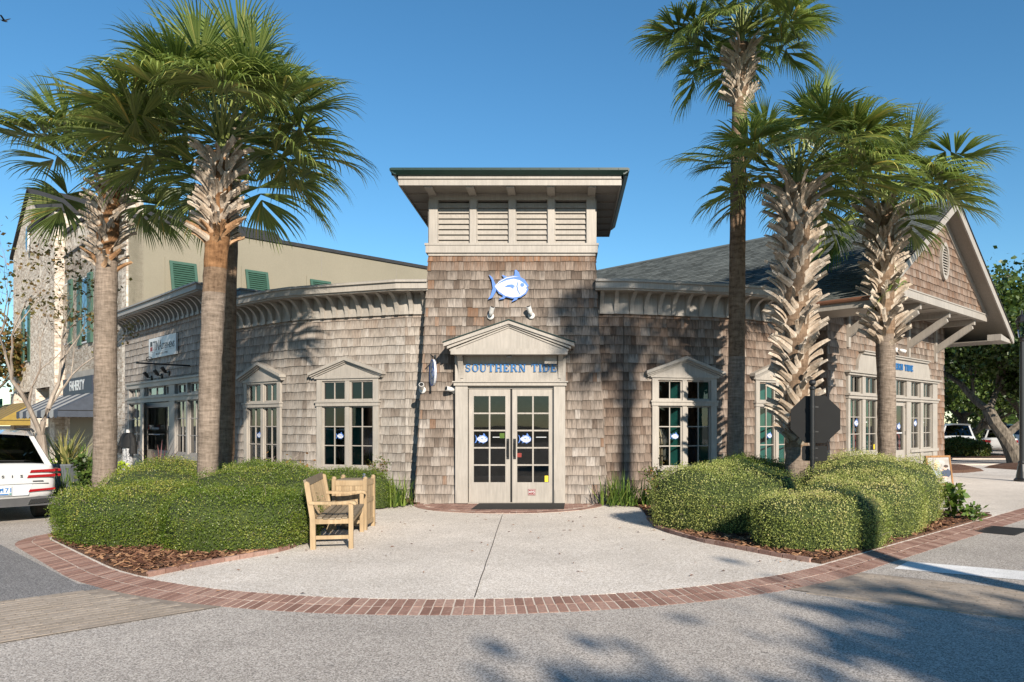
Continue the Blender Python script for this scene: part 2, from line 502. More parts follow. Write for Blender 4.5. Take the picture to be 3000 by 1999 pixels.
def palmbark(name, c0, c1, ring=26.):
    t = NT(name); c = t.coord()
    n = t.noise(t.scale(c, (5., 5., ring)), 1., 5, .65)
    n2 = t.noise(t.scale(c, (30., 30., 6.)), 1., 4, .6)
    f = t.math('ADD', t.math('MULTIPLY', n, .65), t.math('MULTIPLY', n2, .35))
    col = t.mix(t.rng(f, .34, .64, 0, 1), c0, c1)
    col = t.mul(col, t.rng(t.noise(c, 1.3, 4), .3, .7, .85, 1.15))
    return t.pbr(col, .92, t.bump(f, .8, .03), .15)
MT['trunk'] = palmbark("palm_trunk_bark", (.10, .078, .060), (.27, .215, .172))
MT['trunk_rough'] = palmbark("rough_palm_bark", (.075, .048, .030), (.24, .165, .11), 14.)
MT['fibre'] = palmbark("orange_palm_fibre", (.075, .036, .016), (.27, .145, .07), 10.)
def bootmat(name, c0, c1, c2):
    t = NT(name); c = t.coord()
    n = t.noise(t.scale(c, (40., 40., 5.)), 1., 5, .6)
    col = t.mix(t.rnd(), c0, c1)
    col = t.mix(t.rng(t.noise(c, 6., 3), .42, .68, 0, .75), col, c2)
    col = t.mul(col, t.rng(n, .3, .7, .62, 1.22))
    return t.pbr(col, .85, t.bump(n, .5, .01), .2)
MT['boot'] = bootmat("dry_leaf_base", (.36, .30, .235), (.52, .45, .37), (.25, .165, .10))
MT['boot_rust'] = bootmat("rusty_leaf_base", (.30, .17, .085), (.42, .28, .17), (.22, .10, .04))
def barkmat(name, c0, c1, sx=14., sz=3.):
    t = NT(name); c = t.coord()
    n = t.noise(t.scale(c, (sx, sx, sz)), 1., 6, .65)
    col = t.mix(t.rng(n, .35, .65, 0, 1), c0, c1)
    return t.pbr(col, .95, t.bump(n, .8, .03), .15)
MT['bark_grey'] = barkmat("grey_bark", (.11, .09, .075), (.30, .25, .205))
MT['bark_pale'] = barkmat("pale_smooth_bark", (.20, .16, .13), (.36, .31, .26), 6., 2.)
MT['bark_oak'] = barkmat("oak_bark", (.06, .05, .04), (.20, .17, .135))
MT['oak'] = leafmat("oak_leaf", [(0, (.012, .026, .007)), (.4, (.035, .068, .014)), (.75, (.075, .115, .024)), (1, (.13, .16, .04))], .2, .4)
MT['lime'] = leafmat("lime_leaf", [(0, (.16, .26, .01)), (.6, (.32, .45, .02)), (1, (.45, .55, .06))], .3, .45)
MT['grass'] = leafmat("strap_leaf", [(0, (.03, .07, .012)), (.5, (.09, .16, .025)), (1, (.22, .28, .06))], .3, .4)
MT['yucca'] = leafmat("variegated_leaf", [(0, (.08, .12, .03)), (.5, (.28, .28, .09)), (1, (.55, .48, .20))], .2, .45)
MT['purple'] = leafmat("burgundy_leaf", [(0, (.05, .015, .02)), (.5, (.12, .04, .045)), (1, (.22, .10, .09))], .15, .4)
MT['rustleaf'] = leafmat("rusty_leaf", [(0, (.10, .05, .02)), (.5, (.24, .10, .035)), (1, (.36, .20, .06))], .25, .5)
MT['nandina'] = leafmat("nandina_leaf", [(0, (.04, .075, .015)), (.55, (.12, .15, .035)), (.85, (.22, .12, .04)), (1, (.38, .09, .03))], .25, .45)
MT['autumn'] = leafmat("autumn_leaf", [(0, (.05, .06, .015)), (.5, (.14, .11, .03)), (1, (.26, .12, .05))], .25, .5)
def stucco():
    t = NT("tan_stucco"); c = t.coord()
    rgb = t.n("ShaderNodeRGB"); rgb.outputs[0].default_value = (.225, .204, .155, 1)
    f = t.math('MULTIPLY', t.rng(t.noise(c, .5, 5), .3, .7, .93, 1.06), t.rng(t.noise(c, 25., 4), .3, .7, .95, 1.05))
    return t.pbr(t.mul(rgb.outputs[0], f), .9, t.bump(t.noise(c, 90., 3), .2, .005), .2)
MT['stucco'] = stucco()
def facebrick(name, c1, c2, mort):
    t = NT(name)
    uv = t.coord("UV")
    b = t.n("ShaderNodeTexBrick", i_Vector=uv, i_Scale=1.0, i_Mortar_Size=.006, i_Brick_Width=.215, i_Row_Height=.075, i_Bias=-.1, i_Mortar_Smooth=.2)
    b.inputs["Color1"].default_value = (*c1, 1); b.inputs["Color2"].default_value = (*c2, 1); b.inputs["Mortar"].default_value = (*mort, 1)
    col = t.mul(b.outputs[0], t.rng(t.noise(uv, 2.2, 5, .65), .3, .7, .8, 1.15))
    col = t.mix(t.rng(t.noise(uv, 4.5, 5, .7), .55, .72, 0, .45), col, (.24, .15, .10))
    return t.pbr(col, .9, t.bump(t.math('SUBTRACT', 1., b.outputs[1]), .6, .012), .2)
MT['facebrick'] = facebrick("pale_sand_brick", (.36, .29, .225), (.70, .64, .55), (.62, .57, .50))
MT['shutter'] = plain("green_shutter_paint", (.035, .085, .06), .5, .1)
MT['slate'] = plain("dark_roof_metal", (.035, .036, .038), .9, .15, spec=.15)
MT['carwhite'] = plain("white_car_paint", (.50, .50, .495), .25, .02, spec=.5, coat=1.0)
MT['carsilver'] = plain("silver_car_paint", (.50, .52, .54), .28, .03, spec=.5, coat=1.0)
MT['carblue'] = plain("dark_blue_car_paint", (.05, .08, .13), .28, .03, spec=.5, coat=1.0)
MT['taillight'] = plain("tail_light_lens", (.25, .008, .012), .15, .1, 30, spec=.6)
MT['plastic'] = plain("grey_plastic", (.06, .06, .062), .5)
MT['skin'] = plain("skin", (.48, .28, .19), .6)
MT['planter'] = plain("slate_planter", (.085, .095, .11), .6, .15, 5)
# ------------------------------------------------------------------ the setting: ground, road, pavement, border, beds
scene.cycles.use_denoising = True
scene.cycles.max_bounces = 8
scene.cycles.transparent_max_bounces = 16
scene.cycles.caustics_reflective = False
scene.cycles.caustics_refractive = False

def sheet(name, poly, z, m, kind="structure", thick=None):
    b = MB()
    if thick: b.slab(poly, z - thick, z)
    else: b.add([(p[0], p[1], z) for p in poly])
    return tag(b.build(name, m), kind=kind)

ZR = -.05
MT['soil'] = speckle("far_ground", (.10, .095, .075), (.05, .05, .035), (.17, .15, .12), 12., 60., .2, .95, .05, .3)
sheet("ground", [(-900, -600), (900, -600), (900, 1800), (-900, 1800)], -.11, MT['soil'])
sheet("road", [(-70, -40), (70, -40), (70, 75), (-70, 75)], ZR, MT['asphalt'])

# outer edge of the brick border, walked from the right street to the left with the road on the left hand
BC, BR = Vector((-1.25, 13.54)), 6.64
def border_path(step=.1):
    s2 = math.sqrt(.5)
    p = Vector((BC.x + BR*s2, BC.y - BR*s2)) + Vector((s2, s2)) * 26.0
    h = math.radians(225); out = []
    def go(L, k):                      # k: curvature, right turns
        nonlocal p, h
        n = max(1, int(round(L / step))); ds = L / n
        for i in range(n):
            out.append((p.copy(), h, k))
            h2 = h - k * ds
            hm = (h + h2) / 2
            p = p + Vector((math.cos(hm), math.sin(hm))) * ds
            h = h2
    go(26.0, 0); go(BR * math.pi / 2, 1 / BR); go(2.75, 0); go(1.5 * math.pi / 2, 1 / 1.5); go(7.0, 0)
    out.append((p.copy(), h, 0))
    return out
PATH = border_path()
def inward(i, w, z):
    p, h, k = PATH[i]
    n = Vector((math.sin(h), -math.cos(h)))     # right of the heading
    q = p + n * w
    return (q.x, q.y, z)
BW = .42
inner = [inward(i, BW, 0)[:2] for i in range(0, len(PATH), 3)] + [inward(len(PATH)-1, BW, 0)[:2]]
pav_poly = inner + [(-12, 40), (20, 55)]
pavement = sheet("pavement", pav_poly, 0.0, MT['tabby'], thick=.1)

border = MB()
for i in range(len(PATH) - 1):
    a, b = inward(i, 0, -.0505), inward(i + 1, 0, -.0505); c, d = inward(i + 1, BW, -.0025), inward(i, BW, -.0025)
    border.add([a, b, c, d])
border = tag(border.build("brick_border", MT['mortar']), kind="structure")
bl = []
for i in range(len(PATH) - 1):
    for r in (0, 1):
        w0, w1 = (.002, .201) if r == 0 else (.215, .414)
        g = .016
        def pt(f, w, dz):
            p0 = Vector(inward(i, w, 0)); p1 = Vector(inward(i + 1, w, 0))
            q = p0.lerp(p1, f); z = -.048 + .048 * w / BW
            return (q.x, q.y, z + dz)
        f0 = g / .1 / 2 + RN.uniform(-.02, .02) + r * .06; f1 = 1 - g / .1 / 2 + RN.uniform(-.02, .02) + r * .06
        hz = RN.uniform(-.001, .003); t = RN.random()
        m = MB(); j = [RN.uniform(-.004, .004) for _ in range(4)]
        top = [pt(f0, w0 + j[0], hz), pt(f1, w0 + j[1], hz), pt(f1, w1 + j[2], hz + .001), pt(f0, w1 + j[3], hz)]
        bot = [(q[0], q[1], q[2] - .03) for q in top]
        m.add(top, t)
        for k in range(4): m.add([top[k], bot[k], bot[(k+1) % 4], top[(k+1) % 4]], t)
        bl.append(m)
pieces(bl, "brick", MT['brick'], border, 300, "brick_run")

# planting beds with bark mulch
s2 = math.sqrt(.5)
def pin(u): return None
left_edge = [(-4.67, 8.40), (-4.45, 8.95), (-4.27, 9.30), (-4.08, 9.6), (-3.90, 9.9), (-3.78, 10.3), (-3.86, 11.4), (-4.0, 12.4), (-4.1, 13.6), (-4.05, 15.4), (-3.75, 15.95), (-3.1, 16.2)]
right_edge = [(.80, 16.2), (1.3, 15.9), (1.55, 15.3), (1.5, 13.6), (1.5, 12.4), (1.66, 11.76), (2.0, 10.87), (2.3, 10.4), (2.56, 9.98), (2.86, 9.52), (3.12, 9.18)]
def inner_between(a, b, off=.03):
    """points of the border's inner edge from near a to near b (walk order)"""
    n = len(PATH)
    ia = min(range(n), key=lambda i: (Vector(inward(i, BW, 0)[:2]) - Vector(a)).length)
    ib = min(range(n), key=lambda i: (Vector(inward(i, BW, 0)[:2]) - Vector(b)).length)
    st = 2 if ib > ia else -2
    return [inward(i, BW + off, 0)[:2] for i in range(ia, ib, st)]
tipL, tipR = left_edge[0], right_edge[-1]
endL = inward(len(PATH) - 25, BW, 0)[:2]
left_poly = left_edge + [(-3.1, 16.9), (-3.6, 17.0), (-6.1, 17.9), (-8.3, 19.3)] + [(-10.0, 18.2), (endL[0] + 1.2, endL[1] + .2)] + inner_between(endL, tipL)
rb0 = (7.95, 14.1)
right_poly = right_edge + inner_between(tipR, rb0) + [(7.95, 14.15), (5.2, 16.3), (5.9, 18.6), (3.8, 17.4), (1.3, 16.95), (.8, 16.9)]
def bed(name, poly, label):
    b = MB(); b.slab(poly, -.02, .032)
    return tag(b.build(name, MT['mulch']), kind="structure")
bedL = bed("planting_bed", left_poly, "")
bedR = bed("planting_bed", right_poly, "")
def inside(p, poly):
    x, y = p; r = False; j = len(poly) - 1
    for i in range(len(poly)):
        a, b = poly[i], poly[j]
        if (a[1] > y) != (b[1] > y) and x < (b[0]-a[0]) * (y-a[1]) / (b[1]-a[1]) + a[0]: r = not r
        j = i
    return r
# loose bark chips
for poly, bedo in ((left_poly, bedL), (right_poly, bedR)):
    xs = [p[0] for p in poly]; ys = [p[1] for p in poly]
    b = MB(); n = 0
    while n < 5200:
        x, y = RN.uniform(min(xs), max(xs)), RN.uniform(min(ys), min(max(ys), 16.5))
        if not inside((x, y), poly): continue
        if y > 13 and RN.random() < .5: continue
        n += 1
        l, w = RN.uniform(.02, .06), RN.uniform(.008, .02)
        T = Matrix.Translation((x, y, .036 + RN.uniform(0, .03))) @ Matrix.Rotation(RN.uniform(0, 6.3), 4, 'Z') @ Matrix.Rotation(RN.uniform(-.6, .6), 4, 'X') @ Matrix.Rotation(RN.uniform(-.5, .5), 4, 'Y')
        c = [T @ Vector(q) for q in ((-l, -w, 0), (l, -w*.7, 0), (l, w, .003), (-l, w*.8, 0))]
        c2 = [T @ Vector(q) for q in ((-l, -w, -.006), (l, -w*.7, -.006), (l, w, -.006), (-l, w*.8, -.006))]
        t = RN.random() ** 1.3
        b.add(c, t); b.add([c[0], c2[0], c2[1], c[1]], t); b.add([c[1], c2[1], c2[2], c[2]], t)
    tag(b.build("bark_chips", MT['chip'], bedo), kind="stuff")
# brick edging of the beds
for path, bedo in ((left_edge[:9], bedL), (right_edge[3:], bedR)):
    P = [Vector(p) for p in path]; seg = 0; pos = 0.0
    L = [(P[i+1] - P[i]).length for i in range(len(P) - 1)]; tot = sum(L)
    def along(s):
        for i, l in enumerate(L):
            if s <= l or i == len(L) - 1: return P[i] + (P[i+1] - P[i]) * (s / l)
            s -= l
    k = 0.
    while k < tot - .2:
        a, b_ = along(k + .006), along(k + .197)
        k += .205
        e = (b_ - a).normalized(); n = Vector((-e.y, e.x)) * .032
        h = .055 + RN.uniform(-.006, .006); t = RN.random()
        m = MB(); q = [a + n, a - n, b_ - n, b_ + n]
        m.slab([(p.x, p.y) for p in q], -.01, h, t)
        m.build("edging_brick", MT['brick'], bedo)

# brick doorstep: half ellipse in front of the tower
DC, DA, DB = Vector((-1.2, 16.16)), 2.03, 1.82
step_poly = [(DC.x + DA * math.cos(a), DC.y - DB * math.sin(a)) for a in [math.pi * i / 40 for i in range(41)]]
doorstep = sheet("brick_doorstep", step_poly, .004, MT['mortar'], thick=.01)
bl = []
N = 46
for i in range(N):
    a0, a1 = math.pi * (i + .06) / N, math.pi * (i + .94) / N
    def e(a, k): return (DC.x + (DA - k) * math.cos(a), DC.y - (DB - k) * math.sin(a))
    m = MB(); m.slab([e(a0, .005), e(a1, .005), e(a1, .2), e(a0, .2)], 0, .010 + RN.uniform(-.001, .002), RN.random()); bl.append(m)
for r in range(18):
    y = DC.y - .05 - r * .104
    x = DC.x - 2.1 + (r % 2) * .1
    while x < DC.x + 2.1:
        cx_ = x + .1
        if ((cx_ - DC.x) / (DA - .27)) ** 2 + ((y - .05 - DC.y) / (DB - .25)) ** 2 < 1:
            m = MB(); m.slab([(x + .004, y - .098), (x + .196, y - .098), (x + .196, y), (x + .004, y)], 0, .010 + RN.uniform(-.001, .002), RN.random()); bl.append(m)
        x += .204
pieces(bl, "brick", MT['brick'], doorstep, 300)
# expansion joint across the shell concrete
j = MB(); a, b_ = gnd(1472, 1508), gnd(1390, 1751); pts = [a.lerp(b_, i / 14) + Vector((RN.uniform(-.004, .004), 0, 0)) for i in range(15)]
for i in range(14):
    p, q = pts[i], pts[i+1]
    j.add([(p.x - .0045, p.y, .003), (q.x - .0045, q.y, .003), (q.x + .0045, q.y, .003), (p.x + .0045, p.y, .003)])
j.build("expansion_joint", MT['black_matte'], pavement)

# crossings of concrete pavers
def crossing(A, B, e, L, rows, name):
    e = Vector(e).normalized(); A, B = Vector(A), Vector(B)
    arc = []
    for i in range(9):
        p = A.lerp(B, i / 8) - BC
        if p.length < BR + .35 and i not in (0, 8): pass
        arc.append(p.normalized() * max(BR + .012, p.length * 0 + BR + .012) + BC if abs(p.length - BR) < .6 else p + BC)
    poly = [tuple(p) for p in arc] + [tuple(B + e * L), tuple(A + e * L)]
    base = sheet(name, poly, ZR + .0068, MT['paver_dark'])
    n = Vector((-e.y, e.x))
    if n.dot(B - A) < 0: n = -n
    wid = abs((B - A).dot(n)); ph = wid / rows; pw = .2; lst = []
    for r in range(rows):
        k = -2.0 + (r % 2) * .1
        while k < L - .2:
            c = A + n * (r + .5) * ph + e * (k + pw / 2)
            k += pw
            ok = all((c + e * (sx * pw * .48) + n * (sy * ph * .48) - BC).length > BR + .015 for sx in (-1, 1) for sy in (-1, 1))
            rel = (c - A)
            if not ok or rel.length > L or (c.x - BC.x) * 0 > 1: continue
            if (c - A).dot(e) < -1.6: continue
            jx = .012
            pts = []
            for sx, sy in ((-1, -1), (0, -1), (1, -1), (1, 0), (1, 1), (0, 1), (-1, 1), (-1, 0)):
                zx = .007 if (sx, sy) in ((0, -1),) else (-.007 if (sx, sy) == (0, 1) else 0)
                zx2 = .012 if sy == 0 and sx else 0
                q = c + e * (sx * (pw / 2 - .004) + zx2) + n * (sy * (ph / 2 - .0035) + zx)
                pts.append((q.x, q.y))
            m = MB(); m.slab(pts, ZR, ZR + .0085 + RN.uniform(-.001, .0015), RN.random()); lst.append(m)
    pieces(lst, "paver", MT['paver'], base, 300)
    return base
crossing((2.49, 7.78), (3.65, 8.71), (.83, -.56), 5.5, 14, "paver_crossing")
crossing((-3.28, 7.26), (-4.75, 8.25), (-.707, -.707), 5.5, 17, "paver_crossing")
# stop line
e = Vector((.87, -.5)).normalized()
A, B = Vector((3.99, 9.12)), Vector((4.38, 9.6))
sheet("stop_line", [tuple(A), tuple(A + e * 5.5), tuple(B + e * 5.5), tuple(B)], ZR + .004, MT['road_paint'])
# storm drain beside the border
g0 = gnd(2935, 1556, ZR)
gr = MB(pose((g0.x, g0.y, ZR), rad(45)))
gr.box(-.45, .45, -.3, .3, .002, .008)
gr = tag(gr.build("storm_drain", MT['black_matte']), "black iron storm drain grate in the road by the brick border", "drain")
for i in range(9):
    m = MB(pose((g0.x, g0.y, ZR), rad(45))); x = -.42 + i * .105
    m.box(x - .018, x + .018, -.28, .28, .008, .022); m.build("bar", MT['slate'], gr)
# further road, kerb and mulch islands at the right
b = MB(); b.box(14, 60, 31.6, 31.9, -.1, .06); tag(b.build("kerb", MT['mortar']), kind="structure")
b = MB(); b.box(10, 60, 36.4, 36.6, -.1, .08); tag(b.build("kerb", MT['mortar']), kind="structure")
sheet("verge", [(10, 36.6), (60, 36.6), (60, 40.5), (10, 40.5)], .05, MT['mulch'], thick=.1)
sheet("cross_street", [(13.5, 31.9), (60, 31.9), (60, 36.4), (9, 36.4), (11, 31.9)], .012, MT['asphalt_dark'])
for pts in ([(14.2, 26.6), (15.4, 27.6), (16.2, 30.2), (14.8, 30.6), (12.6, 28.6), (12.9, 26.2)], [(17.2, 27.6), (18.4, 27.2), (21.5, 29.5), (21, 31.4), (18, 31.4), (16.6, 29.8)]):
    b = MB(); cx_ = sum(p[0] for p in pts) / len(pts); cy_ = sum(p[1] for p in pts) / len(pts)
    rings = [[(cx_ + (p[0]-cx_) * s, cy_ + (p[1]-cy_) * s, z) for p in pts] for s, z in ((1, .0), (.9, .09), (.6, .16), (.25, .2))]
    for a, c in zip(rings, rings[1:]):
        for i in range(len(pts)):
            k = (i + 1) % len(pts); b.add([a[i], a[k], c[k], c[i]])
    b.add(rings[-1])
    tag(b.build("mulch_island", MT['mulch']), kind="structure")

# darker resurfaced strip on the left street
sheet("road_patch", [(-4.84, 8.14), (-5.35, 8.25), (-8.5, 11.2), (-14, 17), (-19, 12), (-9.3, 3.6), (-7.0, 5.9)], ZR + .0025, MT['asphalt_dark'])

# leaves blown on to the paving
fl = MB(); r = random.Random(91)
for i in range(260):
    if r.random() < .6: x, y = r.uniform(2.2, 7.0), 0; y = x + r.uniform(5.4, 7.0)
    else: x, y = r.uniform(-4.5, 2.5), r.uniform(7.4, 15.5)
    z = .004 if (Vector((x, y)) - BC).length < BR - .5 or y - x > 6.2 else -.02
    if z < 0 and y - x < 5.5: continue
    a = r.uniform(0, 6.3); l = r.uniform(.012, .04); w = l * .4; c, sn = math.cos(a), math.sin(a)
    q = [(-l, 0, 0), (0, -w, .006), (l, 0, .002), (0, w, .008)]
    fl.add([(x + c * p[0] - sn * p[1], y + sn * p[0] + c * p[1], z + .004 + p[2] * 1.5) for p in q], r.random())
tag(fl.build("fallen_leaves", MT['chip']), "dry brown leaves blown across the paving", "leaves", None, "stuff")
# ------------------------------------------------------------------ shingled shop: tower and two faceted wings
def shingles(M, L, z0, z1, holes=(), xlim=None, exp=.2, ylim=None, agef=None, tintf=None, wmin=.10, wmax=.25, lean=0.0, rnd=RN, wet=0.):
    """courses of cedar shingles on a wall frame; lean = inward shift per metre of height"""
    out = []
    n = int(math.ceil((z1 - z0) / exp - 1e-6))
    for c in range(n):
        zb = z0 + c * exp
        zt = min(zb + exp + .03, z1)
        if zt - zb < .03: continue
        xa, xb = (0, L) if xlim is None else xlim(zb)
        xa2, xb2 = (0, L) if xlim is None else xlim(zt)
        x = xa - rnd.uniform(0, .1)
        while x < xb:
            w = rnd.uniform(wmin, wmax) if rnd.random() < .8 else rnd.uniform(wmin * .8, wmin * 1.2)
            x0, x1 = x, x + w; x = x1
            if xb - x < .05: x1 = xb; x = xb + 1
            x0 = max(x0, xa)
            if x1 - x0 < .025: continue
            segs = [(x0, x1)]
            for (hx0, hx1, hz0, hz1) in holes:
                if zb + exp * .5 > hz0 and zb + exp * .5 < hz1:
                    ns = []
                    for s0, s1 in segs:
                        if hx1 <= s0 or hx0 >= s1: ns.append((s0, s1)); continue
                        if hx0 - s0 > .02: ns.append((s0, hx0))
                        if s1 - hx1 > .02: ns.append((hx1, s1))
                    segs = ns
            for s0, s1 in segs:
                dz = rnd.uniform(-.007, .007); g = .0025
                zz = zb + dz
                a0, a1 = max(s0 + g, xa), min(s1 - g, xb)
                b0, b1 = max(s0 + g, xa2), min(s1 - g, xb2)
                if a1 - a0 < .012: continue
                if b1 < b0: b0 = b1 = (b0 + b1) / 2
                th = .017 + rnd.uniform(-.003, .006)
                yb, yt = -.012 - th + lean * zz, -.010 + lean * zt
                t = rnd.random() if tintf is None else tintf(rnd, (s0 + s1) / 2, zb)
                ag = 0. if agef is None else agef(rnd, (s0 + s1) / 2, zb)
                m = MB(M); u0 = rnd.uniform(0, 50)
                sk = rnd.uniform(-.004, .004)
                p = [(a0, yb, zz + sk), (a1, yb, zz - sk), (b1, yt, zt), (b0, yt, zt)]
                q = [(a0, lean * zz, zz + sk), (a1, lean * zz, zz - sk), (b1, lean * zt, zt), (b0, lean * zt, zt)]
                vt = (zt - zz) / exp
                m.add(p, t, ag, 0, [(u0, 0), (u0 + a1 - a0, 0), (u0 + b1 - a0, vt), (u0 + b0 - a0, vt)])
                m.add([p[1], p[0], q[0], q[1]], t * .6, ag, 0, [(u0, .9)] * 4)
                m.add([p[0], p[3], q[3], q[0]], t * .7, ag, 0, [(u0, .5)] * 4)
                m.add([p[2], p[1], q[1], q[2]], t * .7, ag, 0, [(u0, .5)] * 4)
                out.append(m)
    return out

def wall_panel(mb, L, z0, z1, holes, y0=0.0, y1=.16):
    """upright wall slab in the frame with rectangular openings"""
    xs = sorted({0, L} | {h[0] for h in holes} | {h[1] for h in holes})
    for xa, xb in zip(xs, xs[1:]):
        mid = (xa + xb) / 2
        hs = sorted([(h[2], h[3]) for h in holes if h[0] < mid < h[1]])
        z = z0
        for a, b in hs:
            if a > z: mb.box(xa, xb, y0, y1, z, a)
            z = b
        if z < z1: mb.box(xa, xb, y0, y1, z, z1)

def fish_poly(s):
    body = [(-.47, .02), (-.32, .16), (-.1, .27), (.1, .30), (.28, .25), (.42, .12), (.47, .02), (.42, -.02), (.46, -.05), (.40, -.15), (.25, -.24), (.05, -.27), (-.15, -.22), (-.33, -.10)]
    return [(x * s, z * s) for x, z in body]
FISH_BLUE = [
    [(-.42, .02), (-.33, .16), (-.15, .27), (.05, .325), (.22, .315), (.38, .22), (.49, .05), (.45, -.01), (.485, -.04), (.42, -.17), (.27, -.27), (.05, -.305), (-.17, -.25), (-.35, -.12)],
    [(-.60, .36), (-.50, .28), (-.42, .10), (-.37, .03), (-.40, -.10), (-.50, -.28), (-.62, -.33), (-.54, -.20), (-.49, -.02), (-.52, .20)],
    [(.05, .30), (.10, .34), (.11, .48), (.15, .49), (.22, .42), (.27, .28)],
    [(-.24, .35), (-.17, .33), (-.05, .27), (-.15, .20)],
    [(-.33, -.33), (-.22, -.26), (-.20, -.16), (-.10, -.22), (-.18, -.31)],
    [(.02, -.40), (.10, -.30), (.10, -.24), (.22, -.24), (.17, -.33)],
    [(-.36, -.06), (-.33, -.16), (-.20, -.23), (-.1, -.2)], [(-.34, .16), (-.22, .24), (-.12, .24), (-.2, .12)],
]
FISH_WHITE = [[(-.43, .02), (-.30, .12), (-.1, .205), (.08, .235), (.24, .20), (.38, .10), (.44, .03), (.41, -.015), (.44, -.05), (.39, -.15), (.25, -.245), (.05, -.275), (-.15, -.225), (-.33, -.10)],
              [(-.44, .03), (-.32, .16), (-.12, .275), (.08, .305), (.235, .295), (.08, .285), (-.12, .25), (-.30, .15), (-.42, .03)]]
def arcpts(cx, cz, r, n=14): return [(cx + r * math.cos(2*math.pi*i/n), cz + r * math.sin(2*math.pi*i/n)) for i in range(n)]
FISH_MARK = [arcpts(.315, .07, .055), [(.18, .14), (.21, .15), (.185, .03), (.215, -.09), (.27, -.19), (.25, -.20), (.185, -.10), (.155, .03)],
             [(-.17, .01), (-.08, .075), (.04, .085), (.13, .035), (.085, .02), (.075, -.04), (0., .005)]]
def fish(name, parent, M, x, y, z, s, th=.02, flip=1, mats=None):
    mats = mats or (MT['blue'], MT['signwhite'])
    T = M @ Matrix.Translation((x, y, z))
    b = MB(T)
    for k, p in enumerate(FISH_BLUE): b.prism([(flip*a*s, c*s) for a, c in p], -th + .0006 * k, 0)
    fo = b.build(name, mats[0], parent)
    b = MB(T)
    for k, p in enumerate(FISH_WHITE): b.prism([(flip*a*s, c*s) for a, c in p], -th - .006 * min(1, s) - .0008 * k, -th * .5)
    b.build("fish_body", mats[1], fo)
    b = MB(T)
    for k, p in enumerate(FISH_MARK): b.prism([(flip*a*s, c*s) for a, c in p], -th - .010 * min(1, s) - .001 * k, -th * .5)
    b.build("fish_markings", mats[0], fo)
    return fo

